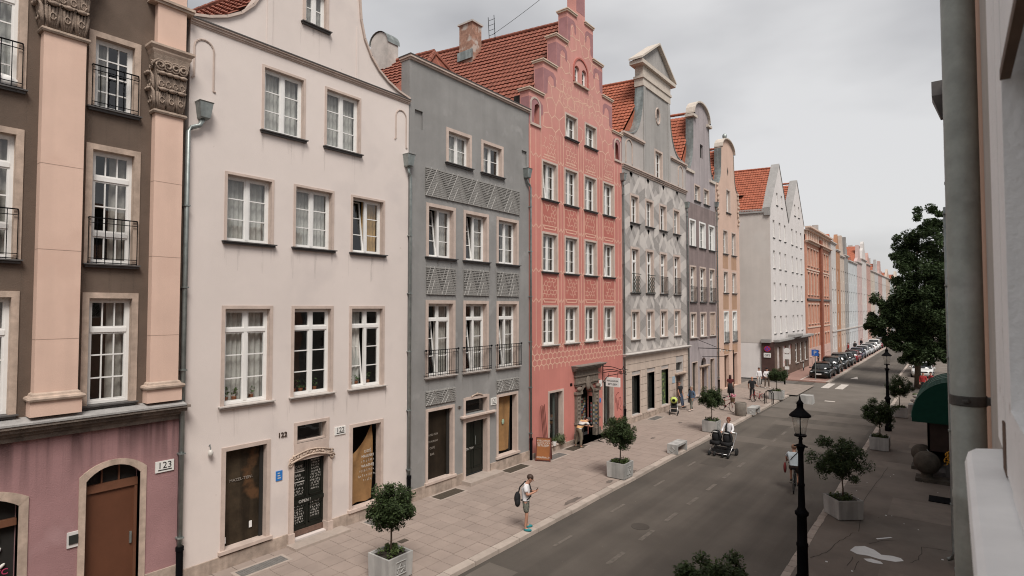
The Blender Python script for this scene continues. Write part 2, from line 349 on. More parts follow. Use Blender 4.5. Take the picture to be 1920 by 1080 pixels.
def gable_roof(H, X0, uc, zr, ue, ze, depth, m=TILE, both=True, d0=.0, name='roof', rise=None, hip=False):
    """ridge square to the street at u = uc, height zr; eaves at u = ue (near side), height ze"""
    A = Vector((-1, -SK, 0)); out = None
    for s in ((1, -1) if both else (1,)):
        half = (uc - ue); P0 = Vector((X0 - d0, uc - half * s - SK * d0, ze)); up = Vector((0, half * s, zr - ze)); run = up.length
        mb = tiled(P0, A, up, depth, run); o = mb.build('roof_tiles', m, H, kind='stuff', smooth=False)
        out = out or o
    if not hip:   # closed end of the roof against the back of the gable
        MB().add([(X0 - d0 + .02, ue, ze - .05), (X0 - d0 + .02, 2 * uc - ue, ze - .05), (X0 - d0 + .02, uc, zr - .02)], [(0, 1, 2)]).build('roof_end', m, H)
    if hip:       # tiled hip towards the street
        ap = Vector((X0 - d0, uc - SK * d0, zr)); c0 = Vector((X0 - .5, ue, ze)); c1 = Vector((X0 - .5, 2 * uc - ue, ze)); e0_ = Vector((X0 - d0, ue - SK * d0, ze)); e1_ = Vector((X0 - d0, 2 * uc - ue - SK * d0, ze))
        q_ = MB(); q_.add([ap, c0, c1], [(0, 1, 2)]); q_.add([ap, c0, e0_], [(0, 1, 2)]); q_.add([ap, c1, e1_], [(0, 1, 2)])
        for cc in (c0, c1):
            for k_ in range(14): q_.tube([cc.lerp(ap, k_ / 14), cc.lerp(ap, (k_ + 1.1) / 14)], [.12, .1], 7)
        q_.build('roof_hip', m, H)
    ridge = MB(); Q = Vector((X0 - d0, uc - SK * d0, zr + .05)); n = int(depth / .38)
    for i in range(n):
        a = Q + A.normalized() * (i * .38); b = a + A.normalized() * .42
        ridge.tube([a, b], [.12, .105], 8)
    ridge.build('ridge_tiles', m, H, kind='stuff')
    return out
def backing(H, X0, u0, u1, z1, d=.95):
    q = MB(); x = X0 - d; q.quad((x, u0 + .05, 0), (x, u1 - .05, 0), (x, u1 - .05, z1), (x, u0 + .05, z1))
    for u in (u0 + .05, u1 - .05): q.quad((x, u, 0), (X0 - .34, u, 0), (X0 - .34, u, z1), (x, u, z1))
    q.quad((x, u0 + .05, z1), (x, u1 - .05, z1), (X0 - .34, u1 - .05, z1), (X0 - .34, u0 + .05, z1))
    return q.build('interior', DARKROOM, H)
def molding(mb, X0, u0, u1, z, prof):
    """horizontal moulding: prof = [(dz0, dz1, depth)]"""
    for a, b, d in prof: mb.box(X0 - .05, X0 + d, u0 - d * .4, u1 + d * .4, z + a, z + b)
    return mb
def downpipe(name, label, u, X0, z0, z1, r=.055, group='rainwater downpipes on the left facades', hop=None, boot=True, m=ZINC):
    T = thing(name, label, 'drainpipe', (X0 + .1, u, z0), group); x = X0 + .11
    pts = [(x, u, z0), (x, u, z1)]
    if hop: pts += [(x, u + hop[0] * .25, z1 + .12), (x, u + hop[0] * .75, z1 + .22), (x, u + hop[0], z1 + .42)]
    MB().tube(pts, r, 10).build('pipe', m, T, True)
    q = MB(); z = z0 + 1.2
    while z < z1: q.box(X0, x + r + .012, u - r - .012, u + r + .012, z, z + .035); z += 2.1
    q.build('bracket', m, T)
    if boot: MB().lathe([(r + .02, 0), (r + .02, .9), (r + .035, .9), (r + .035, 1.0)], (x, u, z0), 10).build('boot', IRON, T)
    if hop:
        a = u + hop[0]; zz = z1 + .4; q = MB(); q.rings([[(x - .07, a - .09, zz), (x + .1, a - .09, zz), (x + .1, a + .09, zz), (x - .07, a + .09, zz)], [(x - .11, a - .12, zz + .04), (x + .13, a - .12, zz + .04), (x + .13, a + .12, zz + .04), (x - .11, a + .12, zz + .04)], [(x - .11, a - .17, zz + .42), (x + .18, a - .17, zz + .42), (x + .18, a + .17, zz + .42), (x - .11, a + .17, zz + .42)], [(x - .13, a - .19, zz + .45), (x + .2, a - .19, zz + .45), (x + .2, a + .19, zz + .45), (x - .13, a + .19, zz + .45)]])
        q.build('hopper', m, T)
    return T

# ================================================================ ground, road, pavements
ASPH = mat('asphalt', (.103, .089, .076), .88, .18, .35, .3, 55, .3, streak=.22, smap=(1.1, .045, 1), blot=((.085, .073, .062), .22, .56), speck=((.15, .13, .11), 9, .735))
ASPH2 = mat('side_street_asphalt', (.12, .105, .094), .9, .14, .4, .2, 50)
PAVE = mat('paving_slab_stone', (.288, .231, .199), .85, .10, 1.1, .12, 60, rnd=.055)
PAVE_J = mat('paving_joint', (.11, .085, .07), .95, .25, 5)
PAVE_R = mat('right_pavement_asphalt', (.16, .135, .115), .9, .22, .5, .2, 50, blot=((.122, .103, .088), .6, .58), speck=((.17, .15, .13), 7, .74))
KERB = mat('granite_kerb', (.36, .305, .265), .85, .12, 3, .2, 70, rnd=.12)
GROUND = mat('ground_earth', (.12, .11, .10), .95, .2, .2)
PINKPAVE = mat('pink_block_paving', (.30, .18, .148), .9, .12, 1.5, .15, 40)
COBBLE = mat('grey_sett_paving', (.24, .20, .172), .9, .15, 2, .2, 40)
LINE = mat('worn_road_paint', (.135, .117, .10), .8, .3, 6, .1, 40)
ZEBRA = mat('zebra_paint', (.5, .46, .42), .75, .15, 5)

def sheet(name, x0, x1, y0, y1, z, m, **k):
    o = MB().quad((x0, y0, z), (x1, y0, z), (x1, y1, z), (x0, y1, z)).build(name, m, **k); return o
sheet('ground', -900, 900, -300, 1800, -.17, GROUND, kind='structure')
road = sheet('road', -12.0, -2.0, -40, 420, -.12, ASPH, kind='structure')
sheet('side_road', -70, -12.0, 52, 62, -.12, ASPH2, kind='structure')
# patches and old repairs in the carriageway and one wide junction sheet, each its own thin sheet
PATCH_L = mat('paler_asphalt_patch', (.122, .105, .09), .9, .12, 1, .2, 50)
PATCH_D = mat('darker_asphalt_patch', (.07, .06, .051), .9, .15, 1, .2, 50)
for (a, b, c, d, m) in ((-10.45, -3.75, 44.0, 62.0, mat('pale_junction_asphalt', (.135, .118, .102), .9, .14, .6, .2, 50)), (-10.4, -4.2, 31.6, 33.0, PATCH_L), (-7.4, -3.9, 40.5, 42.6, PATCH_L), (-9.3, -8.2, 26.0, 27.3, PATCH_D), (-10.35, -8.6, 40.0, 43.5, PATCH_L), (-10.4, -9.4, 10.6, 12.4, PATCH_L), (-9.0, -4.0, 37.5, 39, PATCH_L)):  # the first is a plain paler tone across the whole junction
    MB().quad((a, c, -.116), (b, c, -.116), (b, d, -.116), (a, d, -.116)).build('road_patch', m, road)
for i in range(11):
    y = 12.3 + 2.02 * i + R.uniform(-.05, .05)
    if i == 8: continue
    MB().quad((-7.80, y, -.112), (-7.66, y, -.112), (-7.66, y + .98, -.112), (-7.80, y + .98, -.112)).build('lane_dash', LINE, road)
for y in (34.7, 37.0, 39.4, 44.5):
    MB().quad((-7.80, y, -.112), (-7.66, y, -.112), (-7.66, y + 1.0, -.112), (-7.80, y + 1.0, -.112)).build('lane_dash', LINE, road)
for i in range(5):
    y = 14.4 + 3.6 * i; MB().quad((-9.62, y, -.112), (-9.52, y, -.112), (-9.52, y + 1.0, -.112), (-9.62, y + 1.0, -.112)).build('faint_bay_mark', LINE, road)
for x in (-9.45, -8.35):
    MB().quad((x, 57.0, -.108), (x + .62, 57.0, -.108), (x + .62, 60.8, -.108), (x, 60.8, -.108)).build('zebra_stripe', ZEBRA, road)
for x in ():
    MB().quad((x, 57.0, -.108), (x + .5, 57.0, -.108), (x + .5, 60.8, -.108), (x, 60.8, -.108)).build('worn_zebra_stripe', LINE, road)
MB().add([(-8.3, 66, -.108), (-7.6, 66, -.108), (-7.95, 68.4, -.108)], [(0, 1, 2)]).build('painted_arrow', ZEBRA, road)
MB().quad((-7.9, 49.0, -.108), (-7.2, 49.0, -.108), (-7.2, 49.4, -.108), (-7.9, 49.4, -.108)).build('painted_block', ZEBRA, road)
# drain lids on the road
lid = MB().lathe([(.3, 0), (.3, .004)], (-8.2, 17.4, -.116), 18).build('manhole_lid', PATCH_D, road)

# left pavement: slabs one by one
pav = MB().box(-15.75, -10.84, -30, 50.2, -.16, -.012).build('pavement_left', PAVE_J, kind='structure')
sm = bpy.data.meshes.new('paving_slab'); q = MB().box(-.25, .25, -.265, .265, -.03, 0)
q.v = [(x * (.985 if z > -.01 else 1), y * (.985 if z > -.01 else 1), z) for x, y, z in q.v]; sm.from_pydata(q.v, [], q.f); sm.materials.append(PAVE)
cnt = 0; far = MB(); NR = 9; sw = (15.58 - 10.86) / NR
for j in range(86):
    for i in range(NR):
        y = 6.4 + .53 * j + (.02 if i % 2 else -.01); x = -15.58 + sw * (i + .5)
        if (x, y) and 36.5 < y < 36.9 and False: continue
        if cnt < 300:
            o = bpy.data.objects.new('paving_slab', sm); col.objects.link(o); o.parent = pav
            o.location = (x + R.uniform(-.003, .003), y + R.uniform(-.003, .003), R.uniform(-.003, .003)); o.scale = (sw / .5 * .985, .985, 1)
            o.rotation_euler = (R.uniform(-.004, .004), R.uniform(-.004, .004), R.uniform(-.004, .004)); cnt += 1
        else:
            z = R.uniform(-.002, .002); a = sw * .492; far.box(x - a, x + a, y - .26, y + .26, -.03, z)
far.build('far_paving_slabs', PAVE, pav, kind='stuff')
sheet('pavement_corner', -15.75, -10.0, 50.2, 57.4, -.004, COBBLE, kind='structure')
kl = MB().box(-10.80, -10.60, 2, 50.2, -.2, -.03).build('kerb_left', PAVE_J, kind='structure')
km = bpy.data.meshes.new('kerb_stone'); q = MB().box(-.145, .145, -.49, .49, -.16, 0)
q.v = [((x - .012 if (z > -.01 and x > 0) else x), y, (z - (.012 if x > 0 and z > -.01 else 0))) for x, y, z in q.v]; km.from_pydata(q.v, [], q.f); km.materials.append(KERB)
for i in range(48):
    o = bpy.data.objects.new('kerb_stone', km); col.objects.link(o); o.parent = kl; o.location = (-10.69 + R.uniform(-.012, .012), 2.5 + i * 1.0, .004 + R.uniform(-.006, .006)); o.rotation_euler = (0, 0, R.uniform(-.008, .008))
# cellar gratings and mats let into the slabs along the house fronts
GRATE = mat('cellar_grate', (.075, .06, .045), .8, .3, 30, .5, 80); GRATE2 = mat('grey_cellar_lid', (.16, .15, .14), .8, .2, 8, .3, 60); PALESL = mat('pale_step_stone', (.36, .30, .26), .85, .12, 3, .2, 50)
for (y0, y1, x0, x1, m) in ((7.6, 8.9, -15.15, -14.75, GRATE2), (11.9, 12.9, -15.35, -14.85, GRATE2), (15.0, 16.3, -15.4, -14.9, GRATE), (19.2, 20.6, -15.45, -14.95, GRATE), (22.0, 23.3, -15.2, -14.7, GRATE2), (24.0, 25.4, -15.35, -14.8, GRATE), (27.0, 28.3, -15.35, -14.85, GRATE), (33.6, 35.0, -15.3, -14.8, GRATE2)):
    MB().box(x0 - .09, x1 + .09, y0 - .09, y1 + .09, -.02, .008).build('grate_frame', PALESL, pav)
    g = MB(); g.box(x0, x1, y0, y1, -.02, .010)
    n = int((y1 - y0) / .06)
    for i in range(n): yy = y0 + (y1 - y0) * (i + .5) / n; g.box(x0 + .02, x1 - .02, yy - .012, yy + .012, .010, .016)
    g.build('cellar_grate', m, pav)
MB().box(-13.3, -13.1, 11.55, 11.85, -.02, .007).build('small_drain', GRATE, pav)
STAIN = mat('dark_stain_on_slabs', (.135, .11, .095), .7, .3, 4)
def blob(cx, cy, rx, ry, z, m, name, parent, n=14, jag=.35, rot=0):
    p = []
    for i in range(n):
        a = 2 * pi * i / n; k = 1 + R.uniform(-jag, jag); x, y = cos(a) * rx * k, sin(a) * ry * k
        p.append((cx + x * cos(rot) - y * sin(rot), cy + x * sin(rot) + y * cos(rot), z))
    c = (cx, cy, z); return MB().add(p + [c], [(i, (i + 1) % n, n) for i in range(n)]).build(name, m, parent)
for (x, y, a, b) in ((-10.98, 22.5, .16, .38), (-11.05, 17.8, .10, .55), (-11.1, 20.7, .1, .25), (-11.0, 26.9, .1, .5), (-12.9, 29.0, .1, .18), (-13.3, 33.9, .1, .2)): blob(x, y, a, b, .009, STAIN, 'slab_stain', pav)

# right pavement
pr = MB().box(-3.52, .4, -30, 57.5, -.16, 0).build('pavement_right', PAVE_R, kind='structure')
kr = MB().box(-3.68, -3.52, 5, 57.5, -.2, -.03).build('kerb_right', PAVE_J, kind='structure')
km2 = bpy.data.meshes.new('kerb_block'); q = MB().box(-.10, .10, -.19, .19, -.16, 0); km2.from_pydata(q.v, [], q.f); km2.materials.append(KERB)
for i in range(128):
    o = bpy.data.objects.new('kerb_block', km2); col.objects.link(o); o.parent = kr; o.location = (-3.61 + R.uniform(-.01, .01), 6 + i * .40, .004 + R.uniform(-.006, .006)); o.rotation_euler = (0, 0, R.uniform(-.02, .02))
RP_L = mat('pavement_repair_pale', (.19, .16, .136), .9, .15, 2, .2, 50); RP_D = mat('pavement_crack', (.058, .048, .042), .95, .2, 5)
for (a, b, c, d) in ((-3.0, -1.3, 29.8, 31.1), (-1.9, -.05, 23.2, 25.4), (-2.3, -1.4, 33.6, 34.2), (-1.7, -.1, 17.2, 18.3), (-2.9, -1.2, 36.2, 37.6), (-1.9, -.2, 34.8, 36.0)):
    MB().quad((a, c, .004), (b, c, .004), (b, d, .004), (a, d, .004)).build('pavement_repair', RP_L, pr)
for pts in (((-3.3, 17.9), (-3.0, 18.6), (-2.85, 19.6), (-2.7, 20.2), (-2.6, 20.7)), ((-3.5, 26), (-3.0, 26.3), (-2.45, 26.4)), ((-2.5, 20.9), (-2.7, 23.5), (-2.62, 26.3), (-2.4, 30)), ((-2.1, 20.0), (-1.8, 20.6), (-1.5, 20.75)), ((-1.1, 19.2), (-.9, 19.6), (-.85, 20.7), (-.1, 20.9)), ((-2.4, 18.0), (-2.38, 18.7)), ((-2.2, 17.8), (-2.2, 18.5))):
    pp = []
    for i in range(len(pts) - 1):
        for k in range(4): t = k / 4; pp.append((pts[i][0] + (pts[i + 1][0] - pts[i][0]) * t + R.uniform(-.03, .03), pts[i][1] + (pts[i + 1][1] - pts[i][1]) * t + R.uniform(-.03, .03)))
    pp.append(pts[-1]); MB().strip(pp, lambda a, b, d: (a, b, d), .018, .005).build('pavement_crack', RP_D, pr)
PALE_SATIN = mat('pale_satin', (.60, .60, .59), .35, .08, 3)
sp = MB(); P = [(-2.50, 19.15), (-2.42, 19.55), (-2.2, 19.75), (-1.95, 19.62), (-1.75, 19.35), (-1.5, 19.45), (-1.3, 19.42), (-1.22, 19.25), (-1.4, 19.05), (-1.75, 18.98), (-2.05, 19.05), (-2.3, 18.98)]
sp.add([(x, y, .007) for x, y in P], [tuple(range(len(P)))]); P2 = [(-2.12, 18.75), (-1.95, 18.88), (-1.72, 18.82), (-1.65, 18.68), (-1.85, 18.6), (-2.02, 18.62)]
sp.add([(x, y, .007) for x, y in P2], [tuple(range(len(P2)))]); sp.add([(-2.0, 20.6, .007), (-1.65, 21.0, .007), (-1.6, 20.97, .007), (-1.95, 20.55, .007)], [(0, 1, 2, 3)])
sp.build('pale_patch', PALE_SATIN, pr)  # irregular pale shapes lying flat on the pavement
MB().box(-2.1, -1.55, 16.9, 17.45, -.02, .008).build('inspection_cover', GRATE2, pr)
for i in range(26):
    x, y = R.uniform(-3.3, -.3), R.uniform(16, 30); s = R.uniform(.01, .03)
    MB().box(x - s, x + s, y - s, y + s * 1.4, 0, .008).build('litter', PALE_SATIN if i % 3 else STAIN, pr)

# beyond the junction
fp = MB().box(-14.35, -9.62, 60.8, 420, -.16, -.004).build('far_pavement_left', PINKPAVE, kind='structure')
fk = MB().box(-9.62, -9.40, 60.8, 420, -.2, -.03).build('far_kerb_left', PAVE_J, kind='structure')
for i in range(60):
    o = bpy.data.objects.new('kerb_stone', km); col.objects.link(o); o.parent = fk; o.location = (-9.52, 61.3 + i, .004)
for x in (-11.95,): MB().quad((x, 61.4, 0), (x + .12, 61.4, 0), (x + .12, 68, 0), (x, 68, 0)).build('bay_line', ZEBRA, fp)
MB().quad((-11.95, 61.2, .002), (-9.7, 61.2, .002), (-9.7, 61.34, .002), (-11.95, 61.34, .002)).build('bay_line', ZEBRA, fp)
fr_ = MB().box(-4.4, .4, 61.5, 420, -.16, -.002).build('far_pavement_right', PAVE_R, kind='structure')
fkr = MB().box(-4.62, -4.4, 61.5, 420, -.2, .0).build('far_kerb_right', KERB, kind='structure')

# ================================================================ house 123: brown house with giant pilasters
XF = -15.6
BROWN = mat('brown_render', (.128, .093, .072), .92, .16, 1.2, .35, 45, streak=.06)
MAUVE = mat('mauve_render', (.325, .185, .185), .92, .10, 1.3, .5, 38, streak=.55, streakz=(4.0, 5.0), smap=(3.4, 3.4, .12), blot=((.40, .25, .25), .7, .62))
PEACH = mat('peach_render', (.66, .468, .378), .85, .06, .9, .15, 60, streak=.05, blot=((.62, .43, .345), .8, .57))
H1 = thing('house', 'brown house with giant peach pilasters above a mauve ground floor, number 123', 'house', (XF, 3.4, 0), 'gabled town houses on the left side')
ws = []
def w1(u0, u1, v0, v1, **k): ws.append((u0, u1, v0, v1, k))
w1(4.36, 5.22, 4.78, 7.22, rows=[3, 1], transoms=(6.48,), curtain=('right', CURT3))
w1(4.36, 5.20, 8.02, 10.66, rows=[1, 2, 1], transoms=(8.72, 10.02), curtain=('right', CURT3))
w1(4.36, 5.16, 11.64, 13.30, rows=4, curtain=('left', CURT3))
w1(2.10, 3.00, 4.78, 7.22, rows=[3, 1], transoms=(6.48,), curtain=('sides', CURT3))
w1(2.10, 3.00, 8.02, 10.66, rows=[1, 2, 1], transoms=(8.72, 10.02), curtain=('sides', CURT3))
w1(2.10, 3.00, 11.64, 14.30, rows=[4, 1], transoms=(13.55,), curtain=('sides', CURT))
up = wall(XF, rect(-.5, 6.33, 4.5, 17.5), [hole(a, b, c, d, .13) for a, b, c, d, k in ws]); up.build('upper_wall', BROWN, H1)
for a, b, c, d, k in ws: window(H1, XF, a, b, c, d, cols=1, inner=3, sur=.13, smat=SAND, rec=.14, silln=.02, **k)
railing(H1, XF, 4.30, 5.28, 8.0, 9.08, .06, .155); railing(H1, XF, 4.30, 5.24, 11.62, 12.62, .06, .155); railing(H1, XF, 2.0, 3.06, 8.0, 9.08, .06, .155); railing(H1, XF, 2.0, 3.06, 11.62, 12.62, .06, .155)
MB().ell((XF - .05, 2.75, 11.78), (.08, .3, .13)).build('pillow', WHITE, H1, True)
d1 = arch(4.39, 5.48, 0, 3.33, .28); d2 = arch(1.85, 3.22, .25, 3.10, .25)
lo = wall(XF, rect(-.5, 6.33, 0, 4.5), [d1, d2]); lo.build('ground_floor_wall', MAUVE, H1)
def arch_ring(H, X0, u0, u1, v0, v1, rise, wdt, d, m, name='arch_surround', dep=.2, split=3):
    inner = arch(u0, u1, v0, v1, rise, 12); outer = arch(u0 - wdt, u1 + wdt, v0, v1 + wdt, rise + .01 if rise < (u1 - u0) / 2 else rise + wdt, 12)
    q = MB(); n = len(inner)
    ii = inner[1:] + inner[:1]; oo = outer[1:] + outer[:1]
    for i in range(n - 1):
        a, b, c, e = ii[i], ii[i + 1], oo[i + 1], oo[i]
        g = .004 if i % split == 0 else 0
        q.add([(X0 + d - g, *a), (X0 + d - g, *b), (X0 + d - g, *c), (X0 + d - g, *e), (X0 - dep, *a), (X0 - dep, *b), (X0 - .02, *c), (X0 - .02, *e)],
              [(0, 1, 2, 3), (0, 1, 5, 4), (2, 3, 7, 6), (1, 2, 6, 5), (0, 3, 7, 4)])
    return q.build(name, m, H)
arch_ring(H1, XF, 4.39, 5.48, 0, 3.33, .28, .13, .03, SAND); arch_ring(H1, XF, 1.85, 3.22, .25, 3.10, .25, .16, .03, SAND)
BRDOOR = mat('brown_door_metal', (.115, .045, .024), .5, .12, 1.5, .05, 20, .4); BRTRIM = mat('brown_door_trim', (.15, .066, .038), .5, .12, 3)
dr = MB().box(XF - .26, XF - .2, 4.39, 5.48, .0, 2.72).build('door', BRDOOR, H1)
q = MB(); q.box(XF - .26, XF - .15, 4.36, 5.5, 2.72, 2.90)
for u in (4.75, 5.10): q.box(XF - .24, XF - .19, u - .015, u + .015, 2.9, 3.36)
q.box(XF - .26, XF - .16, 4.37, 4.44, 0, 2.72); q.box(XF - .26, XF - .16, 5.42, 5.5, 0, 2.72); q.build('door_frame', BRTRIM, dr)
MB().box(XF - .2, XF - .16, 5.34, 5.38, 1.35, 1.62).build('door_handle', ZINC, dr)
MB().quad((XF - .25, 4.39, 2.9), (XF - .25, 5.48, 2.9), (XF - .25, 5.48, 3.36), (XF - .25, 4.39, 3.36)).build('fanlight_glass', DARKROOM, dr)
# souvenir shop opening with slippers hung on a dark board
sh = MB().box(XF - .25, XF - .14, 1.8, 3.26, 2.42, 2.56).build('shop_lintel', BRTRIM, H1)
MB().box(XF - .32, XF - .28, 1.7, 3.3, .2, 3.15).build('display_board', DARKROOM, H1)
cols_ = [(.62, .6, .56), (.6, .16, .03), (.55, .42, .2), (.5, .05, .05), (.62, .5, .4), (.2, .3, .08), (.7, .7, .7)]
for i in range(34):
    u = 2.35 + R.random() * .8; v = .45 + (i / 34) * 1.85; m = mat('slipper_fabric_%d' % (i % 7), cols_[i % 7], .8, .15, 20)
    rt = Matrix.Rotation(R.uniform(-.9, .9), 3, 'X'); MB().ell((XF - .25, u, v), (.03, .035, .075), 8, 6, rt).build('slipper', m, H1, True)
def scribble(par, x, cx, z, wd, h, m):      # hand lettering too small to read in the photograph
    q = MB(); u = cx - wd / 2
    while u < cx + wd / 2:
        p = [(u + R.uniform(0, .02), z + R.uniform(0, h * .3)), (u + R.uniform(.0, .03), z + R.uniform(h * .6, h)), (u + R.uniform(.02, .05), z + R.uniform(0, h))]
        q.strip(p, lambda a, b, d: (d, a, b), .010, x); u += h * .6 + R.uniform(0, .02)
    return q.build('lettering', m, par)
text('WC', .17, mat('pink_neon_paint', (.45, .05, .12), .5), MX(XF - .22, 2.98, 1.42), 'lettering', H1)
# ledge, pilasters and capitals
q = MB(); molding(q, XF, -.5, 6.33, 4.2, [(0, .12, .08), (.12, .2, .14), (.2, .30, .24), (.30, .36, .34)]); q.build('ledge', mat('dirty_ledge_stone', (.20, .165, .14), .9, .3, 4, .3, 40, streak=.3), H1)
MB().add([(XF - .05, -.5, 4.70), (XF - .05, 6.33, 4.70), (XF + .36, 6.36, 4.60), (XF + .36, -.5, 4.60), (XF + .36, 6.36, 4.56), (XF + .36, -.5, 4.56)], [(0, 1, 2, 3), (3, 2, 4, 5)]).build('ledge_flashing', mat('grey_lead_flashing', (.32, .31, .30), .6, .2, 6, .2, 30), H1)
def capital(H, u0, u1, z0, z1, d):
    c = (u0 + u1) / 2; hw = (u1 - u0) / 2; x0 = XF - .02; q = MB(); h = z1 - z0
    def ring(e, z): return [(x0, c - hw - e, z), (XF + d + e, c - hw - e, z), (XF + d + e, c + hw + e, z), (x0, c + hw + e, z)]
    q.rings([ring(-.02, z0), ring(0, z0 + h * .3), ring(.03, z0 + h * .7), ring(.10, z1)])
    q.rings([ring(.05, z0 - .09), ring(.07, z0 - .05), ring(.05, z0)])
    core = q.build('capital', BROWNSTONE, H)
    lf = MB(); faces = [('f', c - hw + (2 * hw) * t) for t in (.12, .5, .88)] + [('s', t) for t in (.25, .75)]
    for row, (zz, hh, k) in enumerate(((z0 + .02, h * .36, 0), (z0 + h * .30, h * .36, 1))):
        n = 3 if row == 0 else 4
        spots = [('f', c - hw + 2 * hw * (i + .5) / n) for i in range(n)] + [('s', XF + d * (i + .5) / 2) for i in range(2)]
        for kd, a in spots:
            wv = hw / n * .95; e = .0 + .02 * row
            def P(du, out, z): return (XF + d + e + out, a + du, z) if kd == 'f' else (a + du, c - hw - e - out, z)
            # acanthus leaf: ribs that rise and curl out
            for rb in (-1, -.5, 0, .5, 1):
                pts = [P(rb * wv * .55, .02, zz), P(rb * wv * .9, .05, zz + hh * .45), P(rb * wv * 1.0, .07, zz + hh * .8), P(rb * wv * .8, .13, zz + hh), P(rb * wv * .6, .15, zz + hh * .9)]
                lf.tube(pts, [.025, .035, .035, .035, .02], 6)
            pp = P(0, .14, zz + hh * .95); lf.ell(pp, (.06, .09, .05) if kd == 'f' else (.09, .06, .05), 8, 6)
            pp = P(0, .06, zz + hh * .45)
            ring_ = [(pp[0] + (.03 if kd == 'f' else .05 * cos(a_)), pp[1] + (.05 * cos(a_) if kd == 'f' else -.03), pp[2] + .075 * sin(a_)) for a_ in [2 * pi * i / 10 for i in range(11)]]
            lf.tube(ring_, .015, 5)
    for s in (-1, -.33, .33, 1):        # volutes under the abacus
        cu = c + s * hw * .82; zz = z0 + h * .80; pts = []
        for i in range(22):
            t = i / 21; r_ = .15 * (1 - t * .8); a_ = t * 4.2 * pi; pts.append((XF + d + .06 + .05 * t, cu + r_ * cos(a_) * (1 if s > 0 else -1), zz + r_ * sin(a_)))
        lf.tube(pts, .026, 6)
    pts = []
    for i in range(18): t = i / 17; r_ = .13 * (1 - t * .8); a_ = t * 4 * pi; pts.append((XF + d * .6 + r_ * cos(a_), c - hw - .08, z0 + h * .8 + r_ * sin(a_)))
    lf.tube(pts, .026, 6)
    for i in range(16): lf.ell((XF + d + .05, c + R.uniform(-hw, hw), z0 + h * R.uniform(.62, .74)), (.03, .035, .03), 6, 4)
    lf.build('carved_leaves', BROWNSTONE, core, True)
    q = MB(); q.rings([ring(.10, z1), ring(.13, z1 + .06), ring(.13, z1 + .1), ring(.19, z1 + .17), ring(.19, z1 + .22)]); q.build('abacus', SAND, core)
def pilaster(H, u0, u1, z0, zc, d, ctop):
    q = MB(); q.box(XF - .02, XF + d, u0, u1, z0 + .5, zc); q.build('pilaster', PEACH, H)
    j = MB()
    for z in (z0 + 1.62, z0 + 3.55, z0 + 5.4): j.box(XF, XF + d + .002, u0 - .002, u1 + .002, z, z + .012)
    j.build('pilaster_joint', mat('render_joint', (.36, .25, .2), .9), H)
    b = MB(); b.box(XF - .02, XF + d + .06, u0 - .07, u1 + .07, z0, z0 + .30); b.build('pilaster_base', PEACH, H)
    b = MB(); prof = [(.06, .30), (.11, .33), (.125, .37), (.11, .41), (.05, .43), (.04, .47), (.0, .50)]
    b.rings([[(XF - .02, u0 - e, z0 + z), (XF + d + e, u0 - e, z0 + z), (XF + d + e, u1 + e, z0 + z), (XF - .02, u1 + e, z0 + z)] for e, z in prof]); b.build('pilaster_torus', SAND, H)
    capital(H, u0, u1, zc, ctop, d)
pilaster(H1, 3.36, 4.12, 4.70, 13.05, .26, 14.5); pilaster(H1, 5.56, 6.20, 4.70, 11.88, .22, 13.25)
MB().box(XF - .02, XF + .2, 5.58, 6.24, 13.5, 17).build('upper_pilaster', PEACH, H1)
q = MB(); molding(q, XF, 5.5, 6.3, 14.55, [(0, .06, .26), (.06, .12, .3)]); q.build('pilaster_band', SAND, H1)
MB().box(XF - .02, XF + .05, 5.62, 6.33, 0, .55).build('plinth', PLINTH, H1)
backing(H1, XF, -.5, 6.33, 17.3)
def plate(nm, label_txt, u0, u1, z0, z1, d=.03, par=None):
    p = MB().box(XF, XF + d, u0, u1, z0, z1).build(nm, mat('white_enamel', (.72, .71, .68), .4, .04), par)
    text(label_txt, (z1 - z0) * .82, mat('black_enamel', (.02, .02, .02), .5), MX(XF + d, (u0 + u1) / 2, z0 + (z1 - z0) * .34), 'house_number', p)
    MB().box(XF + d, XF + d + .004, u0 + .06, u1 - .05, z0 + .04, z0 + .065).build('plate_strip', mat('black_enamel', (.02, .02, .02), .5), p); return p
plate('number_plate', '123', 5.80, 6.22, 2.93, 3.20, par=H1)
p = MB().box(XF, XF + .03, 4.06, 4.26, 1.68, 2.02).build('intercom', mat('white_plaster_patch', (.62, .6, .58), .8, .1), H1)
MB().box(XF + .03, XF + .05, 4.09, 4.26, 1.76, 1.95).build('intercom_panel', mat('dark_panel', (.03, .033, .03), .4), p)
downpipe('downpipe', 'grey zinc downpipe with square hopper between houses 123 and 122', 6.36, XF, 0, 11.55, .06, hop=(.38,))

# ================================================================ house 122: pale house with curved gable
PALE = mat('pale_cream_render', (.66, .588, .55), .9, .05, .5, .15, 50, blot=((.60, .535, .505), .55, .57), speck=((.56, .49, .45), 3.2, .74))
H2 = thing('house', 'pale cream house with curved gable and boarded shop windows, number 122', 'house', (XF, 10.1, 0), 'gabled town houses on the left side')
cR = [(13.93, 14.62), (13.42, 14.75), (12.95, 14.95), (12.55, 15.22), (12.2, 15.6), (11.92, 16.1), (11.76, 16.7), (11.70, 17.4), (11.70, 18.4), (11.45, 18.45), (11.3, 18.9), (10.9, 19.3), (10.15, 19.5)]
cL = [(20.3 - u, v) for u, v in reversed(cR)][1:]
out2 = [(6.42, 0), (13.97, 0), (13.97, 14.62)] + cR[1:] + cL[:-1] + [(6.42, 14.62)]
w3 = [(8.45, 9.70), (10.52, 11.77)]; w2 = [(7.44, 8.72), (9.49, 10.76), (11.55, 12.82)]
